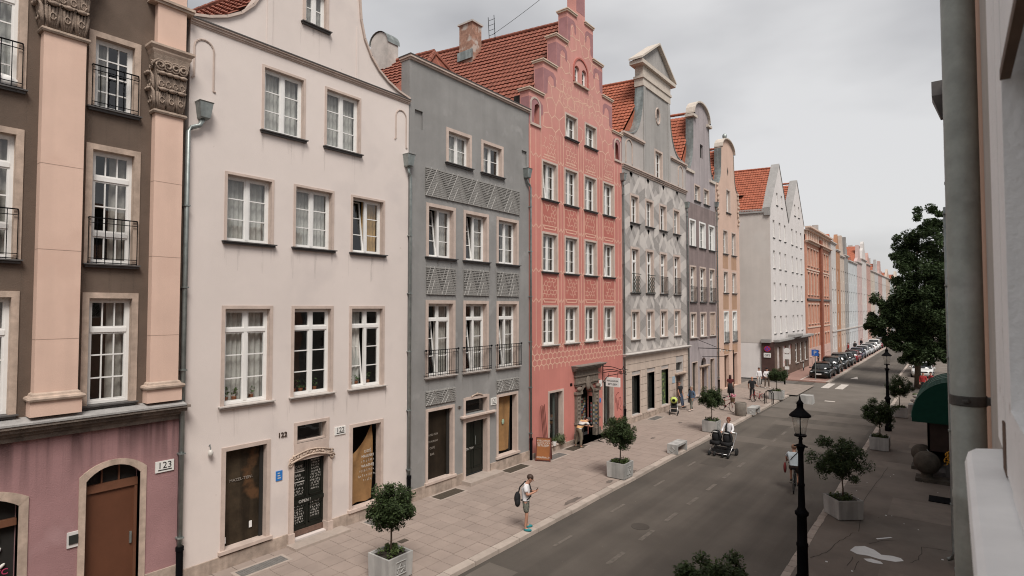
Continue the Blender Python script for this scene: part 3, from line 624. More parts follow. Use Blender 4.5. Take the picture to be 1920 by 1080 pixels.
hs = [hole(a, b, 12.12, 13.96, .07) for a, b in w3] + [hole(a, b, 8.83, 10.66, .07) for a, b in w2] + [hole(a, b, 4.35, 6.97, .09) for a, b in w2] + [hole(9.74, 10.46, 15.8, 16.95, .1)]
gw = [(7.52, 8.68, .52, 3.12), (11.62, 12.78, .47, 3.08)]
hs += [rect(7.43, 8.77, .45, 3.21), rect(11.53, 12.87, .4, 3.17), rect(9.62, 10.64, 2.93, 3.46), rect(9.52, 10.70, .1, 2.5)]
wall(XF, out2, hs).build('wall', PALE, H2); backing(H2, XF, 6.42, 13.97, 14.6)
for i, (a, b) in enumerate(w3): window(H2, XF, a, b, 12.12, 13.96, sur=.07, silln=.05, smat=SANDPINK, curtain=('full', CURT), rec=.12)
for i, (a, b) in enumerate(w2):
    window(H2, XF, a, b, 8.83, 10.66, sur=.07, smat=SANDPINK, tilt=0 if i == 2 else None, curtain=('full' if i < 2 else 'right', CURT2 if i == 2 else CURT))
    window(H2, XF, a, b, 4.35, 6.97, sur=.09, smat=SANDPINK, rows=[3, 1], transoms=(6.38,), tilt=0 if i == 2 else None, curtain=('full' if i == 0 else ('left' if i == 2 else None), CURT), sill=SILLSTONE, rec=.14)
    LEAF0 = mat('pot_plant_leaf', (.05, .09, .025), .7, .3, 12); POT = mat('clay_pot', (.3, .11, .05), .8)
    for k in range(4):
        u = a + .2 + k * .24; W = thing('pot_plant', ['first', 'second', 'third', 'fourth'][k] + ' pot plant from the left behind the ' + ['left', 'middle', 'right'][i] + ' first-floor window of the pale house', 'plant', (XF - .33, u, 4.4), 'pot plants on the window ledges')
        MB().lathe([(.05, 0), (.07, .13)], (XF - .33, u, 4.4), 10).build('pot', POT, W)
        q = MB()
        for t in range(16):
            aa = R.uniform(0, 6.28); h_ = R.uniform(.05, .3); rr = R.uniform(.02, .1); c = Vector((XF - .33 + rr * cos(aa), u + rr * sin(aa), 4.5 + h_)); s = R.uniform(.03, .05)
            dx = Vector((R.uniform(-1, 1), R.uniform(-1, 1), R.uniform(-1, 1))).normalized() * s; dy = Vector((R.uniform(-1, 1), R.uniform(-1, 1), R.uniform(-1, 1))).normalized() * s; q.quad(c - dx, c - dy, c + dx, c + dy)
        q.build('leaves', LEAF0, W)
window(H2, XF, 9.74, 10.46, 15.8, 16.95, sur=.1, smat=SANDPINK, rows=2, rec=.12, curtain=('full', CURT))
# gable coping, cornice, blind arches
q = MB(); cop = [(13.99, 14.62)] + cR[1:] + cL[:-1] + [(6.40, 14.62)]
for i in range(len(cop) - 1):
    (a, b), (c, e) = cop[i], cop[i + 1]; L_ = math.hypot(c - a, e - b); nx, ny = (e - b) / L_, -(c - a) / L_
    q.add([(XF + .07, a, b), (XF + .07, c, e), (XF + .07, c + nx * .07, e + ny * .07), (XF + .07, a + nx * .07, b + ny * .07), (XF - .4, a, b), (XF - .4, c, e), (XF - .4, c + nx * .07, e + ny * .07), (XF - .4, a + nx * .07, b + ny * .07)], [(0, 1, 2, 3), (2, 3, 7, 6), (0, 1, 5, 4), (4, 5, 6, 7)])
q.build('gable_coping', SANDPINK, H2)
q = MB(); molding(q, XF, 6.42, 13.97, 14.38, [(.06, .10, .03), (.10, .16, .06), (.16, .20, .10)]); q.build('cornice', SANDPINK, H2)
q = MB(); q.box(XF - .02, XF + .12, 6.40, 13.99, 14.58, 14.61); q.build('cornice_flashing', DARKSILL, H2)
MB().box(XF, XF + .035, 8.50, 8.66, 14.61, 18.4).build('gable_rib', PALE, H2); MB().box(XF, XF + .035, 11.64, 11.69, 14.61, 16.4).build('gable_rib', PALE, H2)
for (a, b) in ((6.52, 7.02), (13.36, 13.84)):
    q = MB(); pts = [(a - .04, 13.0), (a - .04, 13.05), (a, 13.05)] + [(u, v) for u, v in reversed(arch(a, b, 13.05, 14.12, .24, 8)[2:])] + [(b, 12.8), (b + .06, 12.8)]
    q.strip(pts, FX(XF), .05, .02); n = len(q.v); q.v = [p for p in q.v]
    for i in range(len(pts) - 1): q.tube([(XF + .01, *pts[i]), (XF + .01, *pts[i + 1])], .022, 5)
    q.build('blind_arch', SANDPINK, H2)
# ground floor: boarded shop windows, door with carved lintel
def boarded(H, a, b, c, e, sheet_m, bw=.11, sillm=SANDPINK, cover=True):
    q = MB(); q.box(XF - .24, XF + .03, a - bw, a, c - .02, e + bw); q.box(XF - .24, XF + .03, b, b + bw, c - .02, e + bw); q.box(XF - .24, XF + .028, a, b, e, e + bw); sr = q.build('shop_surround', SANDPINK, H)
    MB().box(XF - .24, XF + .1, a - bw - .06, b + bw + .06, c - .11, c - .02).build('shop_sill', sillm, H)
    return sr
PLY = mat('stained_plywood', (.05, .036, .023), .7, .5, 1.6, .3, 25, spec=.15, blot=((.10, .052, .026), 1.5, .54), streak=.5); TARP = mat('ochre_tarpaulin', (.26, .145, .06), .75, .2, 2.5, .3, 12)
sr = boarded(H2, *gw[0], PLY); MB().box(XF - .28, XF - .22, 7.52, 8.68, .5, 3.12).build('boarding', PLY, sr)
MB().box(XF - .2, XF - .16, 8.58, 8.68, .5, 3.12).build('frame_post', DARKROOM, sr)
sr2 = boarded(H2, *gw[1], TARP)
q = MB(); rows_ = []
for j in range(15):
    r_ = []
    for i in range(21):
        u = 11.62 + 1.02 * i / 20; top = 2.05 + .95 * (i / 20) ** 1.5; v = .5 + (top - .5) * j / 14
        fold = .05 * sin(i * .55 + j * .42) * (1 - j / 20) + .04 * sin((j * .8 - i * .35)) * (j / 14) ** 3; r_.append((XF - .26 + fold, u, v))
    rows_.append(r_)
q.rings(rows_, close=False, cap=False); q.build('tarpaulin', TARP, sr2, True)
WPAINT = mat('white_lettering', (.5, .48, .45), .6, .05)
MAZ = mat('thin_pale_lettering', (.25, .22, .19), .6, .1)
text('MAZEL-TØV-', .115, MAZ, MX(XF - .20, 8.06, 2.2), 'lettering', sr, .003)
for i, s in enumerate(('DZIŚ', 'MALEŃKI', '~.5', 'WŁASNEJ', '~.62', '~.7', '~.3')):
    z = 2.12 - .16 * i
    if s[0] == '~': scribble(sr2, XF - .17, 12.36, z, float(s[1:]), .10, WPAINT)
    else: text(s, .125, WPAINT, MX(XF - .17, 12.38, z), 'lettering', sr2, .003)
MB().box(XF - .2, XF - .19, 8.30, 8.38, .82, 1.0).build('sticker', WHITE, sr); MB().box(XF - .21, XF - .2, 7.55, 7.66, .58, .75).build('sticker', WHITE, sr)
DGREEN = mat('black_green_door', (.009, .011, .008), .4, .2, 3, .05, 20)
dr = MB().box(XF - .26, XF - .2, 9.52, 10.70, .28, 2.42).build('door', DGREEN, H2)
q = MB(); q.box(XF - .2, XF - .185, 10.09, 10.13, .3, 2.4)
for (a, b, c, e) in ((9.6, 10.05, .42, .98), (10.17, 10.62, .42, .98), (9.6, 10.05, 1.25, 2.35), (10.17, 10.62, 1.25, 2.35)):
    q.box(XF - .2, XF - .175, a, b, c, c + .03); q.box(XF - .2, XF - .175, a, b, e - .03, e); q.box(XF - .2, XF - .175, a, a + .03, c, e); q.box(XF - .2, XF - .175, b - .03, b, c, e)
q.box(XF - .2, XF - .165, 9.52, 10.70, 1.06, 1.17); q.build('door_panel', DGREEN, dr)
MB().box(XF - .26, XF - .16, 9.52, 10.70, .12, .28).build('kick_board', mat('scuffed_wood', (.14, .085, .065), .8, .3, 6, .3, 30), dr)
text('OPEN !', .13, WPAINT, MX(XF - .163, 10.02, 1.08), 'lettering', dr, .002)
text('CAFE', .11, WPAINT, MX(XF - .198, 9.83, 2.14), 'lettering', dr, .002); text('RESTAURANT', .07, WPAINT, MX(XF - .198, 9.83, 2.06), 'lettering', dr, .002)
text('BAR', .11, WPAINT, MX(XF - .198, 9.80, 1.88), 'lettering', dr, .002)
for z in (2.01, 1.70): MB().box(XF - .2, XF - .196, 9.64, 10.02, z, z + .03).build('painted_rule', WPAINT, dr)
for cx, z, wd in [(9.83, 1.77, .34), (9.83, 1.60, .36), (9.83, 1.48, .30), (9.83, 1.40, .32), (9.83, 1.31, .26)] + [(10.39, 2.26 - .088 * i, [.30, .24, .26, .26, .3, .32, .34, .36, .3, .28, .3][i]) for i in range(11)] + [(9.83, .94 - .078 * i, .3) for i in range(7)] + [(10.39, .98 - .085 * i, .3) for i in range(6)]:
    scribble(dr, XF - .197, cx, z, wd, .075, WPAINT)
q = MB(); q.box(XF - .24, XF + .05, 9.38, 9.53, .2, 2.35); q.box(XF - .24, XF + .05, 10.69, 10.84, .2, 2.35); q.box(XF - .24, XF + .05, 9.53, 10.69, 2.42, 2.6)
q.box(XF - .24, XF + .09, 9.35, 9.55, .0, .34); q.box(XF - .24, XF + .09, 10.67, 10.87, .0, .34); q.box(XF - .24, XF + .03, 9.54, 10.72, 2.6, 2.93); q.build('door_surround', SANDPINK, H2)
cv = MB()
for i in range(14):                       # carved rocaille lintel
    t = i / 13; u = 9.42 + 1.38 * t; z = 2.47 + .16 * sin(pi * t) + .03 * sin(t * 20)
    pts = [(XF + .05 + .03 * k / 12, u + .085 * (1 - k / 14) * cos(k * .75 + i), z + .085 * (1 - k / 14) * sin(k * .75 + i)) for k in range(13)]
    cv.tube(pts, .022, 5); cv.ell((XF + .06, u, z), (.04, .045, .045), 7, 5)
cv.tube([(XF + .08, 9.40 + 1.42 * k / 20, 2.40 + .15 * sin(pi * k / 20)) for k in range(21)], .03, 6); cv.tube([(XF + .08, 9.46 + 1.3 * k / 20, 2.58 + .13 * sin(pi * k / 20)) for k in range(21)], .025, 6)
for u, sg in ((9.40, 1), (10.82, -1)):
    cv.tube([(XF + .07, u + .09 * (1 - k / 16) * cos(k * .7), 2.36 + .1 * (1 - k / 16) * sin(k * .7)) for k in range(15)], .025, 5)
cv.build('carved_lintel', SAND, H2, True)
q = MB(); q.box(XF - .2, XF + .025, 9.53, 9.63, 2.9, 3.56); q.box(XF - .2, XF + .025, 10.63, 10.74, 2.9, 3.56); q.box(XF - .2, XF + .023, 9.63, 10.63, 3.46, 3.56); q.build('transom_surround', SANDPINK, H2)
pane_obj(H2, XF - .18, 9.63, 10.63, 2.93, 3.46); MB().box(XF - .2, XF - .05, 9.63, 10.63, 2.93, 2.98).build('transom_sill', SANDPINK, H2)
for a_, b_ in ((6.42, 9.35), (10.87, 13.97)): MB().box(XF - .02, XF + .05, a_, b_, 0, .36).build('plinth', PLINTH, H2)
MB().box(XF + .05, XF + .55, 9.3, 11.2, -.02, .07).build('door_step', PALESL, H2)
plate('number_plate', '122', 10.94, 11.34, 2.95, 3.2, par=H2)
text('122', .2, mat('rusty_iron_number', (.05, .03, .02), .7), MX(XF + .01, 9.16, 3.22), 'house_number', H2, .02)
p = MB().box(XF, XF + .02, 8.97, 9.17, 1.98, 2.26).build('blue_plaque', mat('blue_enamel', (.03, .17, .48), .4, .05), H2)
for k in range(3): MB().box(XF + .02, XF + .022, 9.02, 9.12 - .02 * k, 2.04 + .07 * k, 2.07 + .07 * k).build('plaque_text', WPAINT, p)
LAMP = MB().lathe([(.03, 0), (.05, .02), (.07, .08), (.05, .15), (.02, .17)], (XF + .1, 7.08, 3.1), 10).build('wall_lamp', mat('glass_lamp', (.55, .52, .48), .3, .1), H2, True)
MB().tube([(XF, 7.08, 3.35), (XF + .06, 7.08, 3.4), (XF + .1, 7.08, 3.27)], .012, 6).build('lamp_bracket', ZINC, LAMP)
gable_roof(H2, XF, 10.1, 17.7, 6.2, 13.75, 14, TILE, d0=.4)
downpipe('downpipe', 'zinc downpipe with moulded hopper between pale house 122 and grey house', 13.99, XF, 0, 11.7, .05, hop=(-.12,))

# ================================================================ house 121: grey house with relief panels
GREY = mat('grey_render', (.255, .25, .243), .92, .12, .8, .3, 40, streak=.05, blot=((.32, .313, .305), .9, .60))
GREYP = mat('relief_grey', (.27, .262, .248), .9, .08, 2, .1, 50)
H3 = thing('house', 'grey house with triangle relief panels and flat parapet, number 121', 'house', (XF, 17.7, 0), 'gabled town houses on the left side')
c3 = [(14.99, 16.33), (17.06, 18.38), (19.17, 20.49)]; t3 = [(16.04, 17.28), (18.14, 19.38)]
hs = [hole(a, b, 12.72, 13.98, .13) for a, b in t3] + [hole(a, b, 8.93, 10.84, .13) for a, b in c3] + [hole(a, b, 4.40, 7.16, .13) for a, b in c3]
hs += [rect(14.90, 16.40, .42, 3.2), rect(19.07, 20.56, .55, 3.25), rect(17.05, 18.42, 0.05, 2.52), rect(17.0, 18.48, 2.66, 3.34), rect(14.27, 14.67, 13.65, 14.36), rect(20.87, 21.27, 13.58, 14.29)]
wall(XF, rect(14.0, 21.42, 0, 16.15), hs, thick=.45).build('wall', GREY, H3); backing(H3, XF, 14.0, 21.42, 14.5)
for a, b in ((14.27, 14.67), (20.87, 21.27)): MB().quad((XF - .08, a, 13.5), (XF - .08, b, 13.5), (XF - .08, b, 14.4), (XF - .08, a, 14.4)).build('niche_back', GREY, H3)
for i, (a, b) in enumerate(t3): window(H3, XF, a, b, 12.72, 13.98, rows=2, sur=.13, curtain=('full' if i == 0 else 'left', CURT))
for i, (a, b) in enumerate(c3):
    window(H3, XF, a, b, 8.93, 10.84, sur=.13, tilt=0 if i < 2 else None, curtain=('right', CURT3), rec=.2)
    window(H3, XF, a, b, 4.40, 7.16, rows=[3, 1], transoms=(6.54,), sur=.13, tilt=0, curtain=('right', CURT3), sill=SILLSTONE, rec=.2)
    railing(H3, XF, a - .2, b + .2, 4.42, 5.40, .12, .12)
    for u in (a - .2, b + .2): MB().ell((XF + .12, u, 5.4), (.04, .05, .04), 8, 6).build('railing_rosette', IRON, H3)
def relief(H, u0, u1, v0, v1, ntri):
    """band of triangles: every second one is cut into deep fins, the others stand as close-set blocks; ribs along the slopes"""
    q = MB(); q.box(XF - .01, XF + .008, u0, u1, v0, v1); nu, nv = int((u1 - u0) / .07), max(6, int((v1 - v0) / .066)); W_ = (u1 - u0) / ntri; Hh = v1 - v0
    for j in range(nv):
        c = v0 + Hh * j / nv; e = v0 + Hh * (j + 1) / nv; y = (j + .5) / nv
        for i in range(nu):
            a = u0 + (u1 - u0) * i / nu; b = u0 + (u1 - u0) * (i + 1) / nu; t = ((a + b) / 2 - u0) / W_; k = int(t); t -= k; tri = 1 - abs(2 * t - 1)
            inside = y < tri; left = t < .5
            fin = (not inside) if abs(y - tri) > .1 else False
            d = .075 if fin else .055; top = e - (.026 if fin else .008); g = 0 if fin else .005
            q.add([(XF, a + g, c), (XF, b - g, c), (XF, b - g, top), (XF, a + g, top), (XF + d, a + g, c + .004), (XF + d, b - g, c + .004), (XF + d, b - g, top), (XF + d, a + g, top)], [(4, 5, 6, 7), (0, 1, 5, 4), (1, 2, 6, 5), (2, 3, 7, 6), (3, 0, 4, 7)])
    P_ = q.build('relief_panel', GREYP, H); q = MB()
    for k in range(ntri):
        a = u0 + W_ * k; m_ = a + W_ / 2; b = a + W_; vm = (v0 + v1) / 2
        for p, r_ in (((a, v0), (m_, v1)), ((m_, v1), (b, v0)), ((a, vm), (a + W_ * .25, v1)), ((m_ - W_ * .25, v0), (m_, vm)), ((m_, vm), (m_ + W_ * .25, v0)), ((b - W_ * .25, v1), (b, vm))): q.tube([(XF + .06, *p), (XF + .06, *r_)], .019, 4)
    q.build('relief_ribs', mat('relief_rib_grey', (.315, .305, .29), .9, .08, 2), P_); return P_
relief(H3, 14.80, 20.66, 11.22, 12.32, 5)
for a, b in c3: relief(H3, a - .12, b + .12, 7.50, 8.56, 2)
for a, b in (c3[0], c3[2]): relief(H3, a - .12, b + .12, 3.35, 3.89, 2)
q = MB(); q.box(XF - .5, XF + .06, 13.98, 21.44, 16.15, 16.22); q.box(XF - .52, XF + .12, 13.94, 21.46, 16.22, 16.30); q.build('parapet_coping', SANDPINK, H3)
MB().box(XF - .54, XF + .14, 13.92, 21.46, 16.30, 16.33).build('parapet_flashing', DARKSILL, H3)
sr = boarded(H3, 15.0, 16.32, .52, 3.10, PLY); MB().box(XF - .28, XF - .22, 15.0, 16.32, .5, 3.12).build('dark_glazing', mat('brown_film', (.026, .019, .013), .4, .3, 2, streak=.3, spec=.15), sr)
MB().box(XF - .2, XF - .15, 16.18, 16.32, .5, 3.1).build('frame_post', DARKROOM, sr)
for s, z, k in (('MAZEL-TOV', 2.12, .11), ('RESTAURANT', 1.87, .10), ('CAFE', 1.62, .12), ('BAR', 1.38, .12)): text(s, k, MAZ, MX(XF - .215, 15.45, z), 'lettering', sr, .003)
sr = boarded(H3, 19.16, 20.46, .62, 3.14, TARP)
q = MB(); rows_ = []
for j in range(12):
    rows_.append([(XF - .27 + .04 * sin(i * .8 + j * .3), 19.16 + 1.1 * i / 14, .7 + (2.44 - (.5 if i < 3 else 0) * 0) * j / 11) for i in range(15)])
q.rings(rows_, close=False, cap=False); q.build('tarpaulin', TARP, sr, True); MB().ell((XF - .2, 19.75, 1.98), (.02, .09, .12), 8, 6).build('sticker', mat('pale_green_sticker', (.3, .4, .3), .6, .4, 20), sr)
MB().box(XF - .37, XF - .36, 19.16, 20.46, .6, 3.14).build('dark_glazing', DARKROOM, sr)
q = MB(); q.box(XF - .24, XF + .05, 16.93, 17.07, .1, 2.52); q.box(XF - .24, XF + .05, 18.40, 18.55, .1, 2.52); q.box(XF - .24, XF + .048, 17.07, 18.40, 2.38, 2.54)
q.box(XF - .24, XF + .03, 16.96, 17.07, 2.66, 3.36); q.box(XF - .24, XF + .03, 18.42, 18.54, 2.66, 3.36); q.box(XF - .24, XF + .028, 17.07, 18.42, 3.26, 3.38); q.build('door_surround', SANDPINK, H3)
q = MB(); q.box(XF - .02, XF + .20, 16.75, 18.87, 2.6, 2.66); q.box(XF - .02, XF + .12, 16.82, 18.80, 2.54, 2.6); q.build('door_cornice', SANDPINK, H3)
cv = MB(); cv.tube([(XF + .04, 17.4 + .7 * k / 12, 3.38 + .07 * sin(pi * k / 12)) for k in range(13)], .03, 6); cv.ell((XF + .05, 17.75, 3.46), (.04, .08, .05)); cv.build('door_crest', SAND, H3)
pane_obj(H3, XF - .2, 17.07, 18.42, 2.66, 3.26)
dr = MB().box(XF - .27, XF - .21, 17.07, 18.40, .2, 2.38).build('door', DGREEN, H3)
q = MB(); q.box(XF - .21, XF - .195, 17.72, 17.76, .2, 2.38)
for (a, b, c, e) in ((17.12, 17.68, .4, 1.15), (17.8, 18.35, .4, 1.15), (17.12, 17.68, 1.3, 2.3), (17.8, 18.35, 1.3, 2.3)):
    for z in (c, e - .03): q.box(XF - .21, XF - .19, a, b, z, z + .03)
    for u in (a, b - .03): q.box(XF - .21, XF - .19, u, u + .03, c, e)
q.build('door_panel', DGREEN, dr); MB().tube([(XF - .15, 17.86, 1.35), (XF - .15, 17.86, 1.7)], .015, 6).build('door_handle', ZINC, dr)
text('MAZEL TOV', .12, WPAINT, MX(XF - .188, 17.45, 1.19), 'lettering', dr, .002)
MB().box(XF - .2, XF + .55, 16.8, 18.9, -.02, .14).build('door_step', PALESL, H3)
for a_, b_ in ((14.0, 16.9), (18.6, 21.42)): MB().box(XF - .02, XF + .06, a_, b_, 0, .42).build('plinth', PLINTH, H3)
plate('number_plate', '121', 18.66, 19.03, 2.86, 3.16, par=H3)
text('121', .16, mat('rusty_iron_number', (.05, .03, .02), .7), MX(XF + .01, 16.72, 2.98), 'house_number', H3, .015)
gable_roof(H3, XF, 17.7, 18.15, 13.8, 14.4, 14, TILE, d0=2.1, hip=True)
# chimneys on the roofs
PLAST = mat('chimney_plaster', (.46, .43, .40), .9, .2, 2, .2, 30); BRICK = mat('crumbling_brick', (.33, .19, .14), .95, .35, 5, .6, 25, blot=((.45, .4, .36), 2.5, .5))
CH = thing('chimney', 'rounded plastered chimney with zinc hood behind the grey house', 'chimney', (-20.2, 16.6, 17.2), 'chimneys on the roofs')
pts = [(-.52, 0), (.52, 0), (.52, 1.7)] + [(.52 * cos(pi * i / 10), 1.7 + .52 * sin(pi * i / 10)) for i in range(1, 10)] + [(-.52, 1.7)]
MB().prism(pts, lambda a, b, d: (-20.2 + a * .95, 16.6 + d + a * .17, 17.2 + b), -.3, .3).build('stack', PLAST, CH)
q = MB(); prof = [(.56, 1.68)] + [(.56 * cos(pi * i / 10), 1.7 + .56 * sin(pi * i / 10)) for i in range(11)] + [(-.56, 1.68)]
q.rings([[(-20.2 + a * .95, 16.6 - .36 + a * .17, 17.2 + b) for a, b in prof], [(-20.2 + a * .95, 16.6 + .36 + a * .17, 17.2 + b) for a, b in prof]], close=False, cap=False); q.build('hood', ZINC, CH)
CH = thing('chimney', 'crumbling plastered brick chimney on the roof ridge of the coral house', 'chimney', (-21.8, 24.2, 21.6), 'chimneys on the roofs')
MB().box(-22.3, -21.3, 23.8, 24.6, 21.0, 23.3).build('stack', BRICK, CH); MB().box(-22.38, -21.22, 23.72, 24.68, 23.3, 23.4).build('cap', PLAST, CH)
MB().box(-22.36, -21.24, 23.7, 23.8, 21.2, 21.7).build('flashing', ZINC, CH)
AN = thing('roof_ladder', 'thin iron ladder standing above the ridge of the coral house roof', 'ladder', (-20.9, 25.1, 22.6))
q = MB()
for a in (-.22, .22): q.tube([(-20.9 + a, 25.1, 22.6), (-20.95 + a, 25.05, 24.0)], .018, 6)
for k in range(4): q.tube([(-21.13, 25.08, 22.9 + .3 * k), (-20.7, 25.08, 22.9 + .3 * k)], .012, 6)
q.build('rails', IRON, AN)
WR = tag(MB().tube([(-20.9 + 5.4 * t, 25.1 + 1.0 * t, 22.9 + 2.6 * t - .5 * t * (1 - t)) for t in [i / 12 for i in range(13)]], .012, 5).build('wire', IRON), 'thin dark wire rising from the roof ridge to the coral gable', 'wire')
VP = tag(MB().lathe([(.14, 0), (.14, .9), (.2, .92), (.2, 1.05), (.02, 1.12)], (-18.6, 18.2, 17.2), 10).build('vent_pipe', PLAST), 'small pale vent pipe on the tiled roof behind the grey parapet', 'vent')

# ================================================================ coral house with stepped gable and sgraffito
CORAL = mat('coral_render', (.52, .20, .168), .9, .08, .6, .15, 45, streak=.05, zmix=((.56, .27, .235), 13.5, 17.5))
CORALB = mat('coral_darker_field', (.44, .145, .118), .9, .10, 1.5, .2, 40)
NET = mat('sgraffito_cream_line', (.66, .42, .32), .9, .10, 4); PURP = mat('sgraffito_mauve', (.33, .165, .17), .9, .12, 2)
H4 = thing('house', 'coral pink house with stepped gable and cream net sgraffito', 'house', (XF, 26.15, 0), 'gabled town houses on the left side')
st = [(22.62, 17.3), (23.78, 19.05), (24.84, 20.75), (25.72, 22.5)]
L_ = [(21.46, 17.3)]
for i, (u, v) in enumerate(st): L_ += [(u, v), (u, st[i + 1][1] if i < 3 else 25.6)]
out4 = [(21.46, 0), (30.92, 0)] + [(52.38 - u if k else 30.92, v) for k, (u, v) in enumerate(L_)] + list(reversed(L_))
cu4 = [(22.58, 23.78), (24.60, 25.76), (26.58, 27.76), (28.66, 29.84)]
hs = [hole(a, b, c, e, .1) for a, b in cu4 for c, e in ((12.30, 14.12), (8.76, 10.60), (5.20, 7.02))] + [hole(a, b, 15.8, 17.0, .1) for a, b in ((24.68, 25.74), (26.66, 27.80))]
hs += [arch(25.58, 26.05, 18.98, 19.92, .22), arch(26.32, 26.80, 18.98, 19.92, .22), arch(21.62, 22.30, 15.78, 17.0, .33), arch(30.06, 30.72, 15.78, 17.0, .33), rect(23.0, 24.34, .3, 2.92), rect(28.42, 29.72, .25, 2.92), arch(25.92, 27.28, .1, 2.86, .66)]
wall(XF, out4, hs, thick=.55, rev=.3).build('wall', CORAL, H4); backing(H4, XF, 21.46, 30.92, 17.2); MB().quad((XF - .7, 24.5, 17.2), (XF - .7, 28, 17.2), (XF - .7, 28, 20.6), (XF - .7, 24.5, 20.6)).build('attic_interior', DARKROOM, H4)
for i, (a, b) in enumerate(cu4):
    window(H4, XF, a, b, 12.30, 14.12, sur=.1, tilt=0 if i == 0 else None, curtain=('full', CURT)); window(H4, XF, a, b, 8.76, 10.60, sur=.1, tilt=0 if i == 3 else None, curtain=('full' if i == 2 else 'right', CURT if i > 1 else CURT3))
    window(H4, XF, a, b, 5.20, 7.02, sur=.1, tilt=0 if i == 3 else None, curtain=('right', CURT3), sill=SILLSTONE)
for i, (a, b) in enumerate(((24.68, 25.74), (26.66, 27.80))): window(H4, XF, a, b, 15.8, 17.0, rows=2, sur=.1, tilt=0 if i == 0 else None, curtain=('full', CURT))
for a, b in ((25.58, 26.05), (26.32, 26.80)): window(H4, XF, a, b, 18.98, 19.85, rows=2, cols=1, sur=0, sill=None, rec=.12, panes=False)
q = MB(); q.box(XF - .1, XF + .12, 25.45, 26.93, 18.86, 18.96); q.build('attic_sill', SAND, H4)
arch_ring(H4, XF, 25.5, 26.88, 19.0, 20.35, .69, .09, .05, CORALB, 'attic_arch', .0, 99)
for a, b in ((21.62, 22.30), (30.06, 30.72)):
    arch_ring(H4, XF, a, b, 15.78, 17.0, .33, .09, .03, SANDPINK, 'niche_surround', .0, 99); MB().quad((XF - .28, a, 15.7), (XF - .28, b, 15.7), (XF - .28, b, 17.1), (XF - .28, a, 17.1)).build('niche_back', CORAL, H4)
    MB().box(XF - .25, XF + .07, a - .08, b + .08, 15.66, 15.78).build('niche_sill', SANDPINK, H4)
q = MB()
for k, (u, v) in enumerate(L_[::2] + [(25.72, 25.6)]):
    pass
steps = [(21.46, 22.62, 17.3), (22.62, 23.78, 19.05), (23.78, 24.84, 20.75), (24.84, 25.72, 22.5)]
for a, b, z in steps:
    for (u0, u1) in ((a, b), (52.38 - b, 52.38 - a)):
        MB().box(XF - .60, XF + .07, u0 - .08, u1 + .03, z, z + .08).box(XF - .63, XF + .11, u0 - .12, u1 + .05, z + .08, z + .13).build('step_coping', mat('cream_coping', (.62, .5, .4), .85, .12, 3), H4)
MB().box(XF - .63, XF + .11, 25.6, 26.78, 25.6, 25.75).build('step_coping', mat('cream_coping', (.62, .5, .4), .85, .12, 3), H4)
# sgraffito: cream net drawn as thin raised lines
net = MB(); F4 = FX(XF)
openb = [(a - .12, b + .12, c - .1, e + .12) for a, b in cu4 for c, e in ((12.30, 14.12), (8.76, 10.60), (5.20, 7.02))] + [(24.55, 25.88, 15.68, 17.15), (26.53, 27.95, 15.68, 17.15), (25.4, 26.98, 18.8, 20.5), (21.5, 22.42, 15.6, 17.12), (29.94, 30.84, 15.6, 17.12), (25.15, 28.1, 0, 4.15)]
def blocked(u, v): return any(a < u < b and c < v < e for a, b, c, e in openb)
def roofline(u):
    z = 17.3
    for a, b, zz in steps:
        if a <= u <= b or 52.38 - b <= u <= 52.38 - a: return zz - .12
    return 25.5 if 25.72 <= u <= 26.66 else 17.2
def seg(p, r, wd=.05):
    if not (21.5 < p[0] < 30.88 and 21.5 < r[0] < 30.88): return
    m_ = ((p[0] + r[0]) / 2, (p[1] + r[1]) / 2)
    if blocked(*m_) or blocked(*p) or blocked(*r) or m_[1] > roofline(m_[0]) or p[1] > roofline(p[0]) or r[1] > roofline(r[0]): return
    net.strip([p, r], F4, wd * 1.15, .004 + .0008 * R.random())
def hexes(u0, u1, v0, v1, a, h, jit=0, wd=.045, keep=1.0):
    """net of stretched hexagons, vertices optionally displaced"""
    pt = {}
    def V(i, j, s):
        k = (i, j, s)
        if k not in pt: pt[k] = (u0 + (i + (.5 if j % 2 else 0)) * a + R.uniform(-jit, jit) * a, v0 + j * h * .75 + (h * .5 if s else 0) * 1.0 + R.uniform(-jit, jit) * h)
        return pt[k]
    for j in range(int((v1 - v0) / (h * .75)) + 1):
        for i in range(int((u1 - u0) / a) + 1):
            if R.random() > keep: continue
            t = V(i, j, 1); b = V(i, j, 0); nb = [V(i - (0 if j % 2 else 1) + (0 if j % 2 == 0 else 0), j + 1, 0), V(i + (1 if j % 2 else 0), j + 1, 0)]
            for p, r in ((b, t), (t, nb[0]), (t, nb[1])):
                if all(u0 - .01 <= x[0] <= u1 + .01 and v0 - .01 <= x[1] <= v1 + .01 for x in (p, r)): seg(p, r, wd)
hexes(21.5, 30.9, 4.02, 5.1, .38, .36, .05, .042)                        # frieze
edges_ = [21.46] + [x for a, b in cu4 for x in (a, b)] + [30.92]
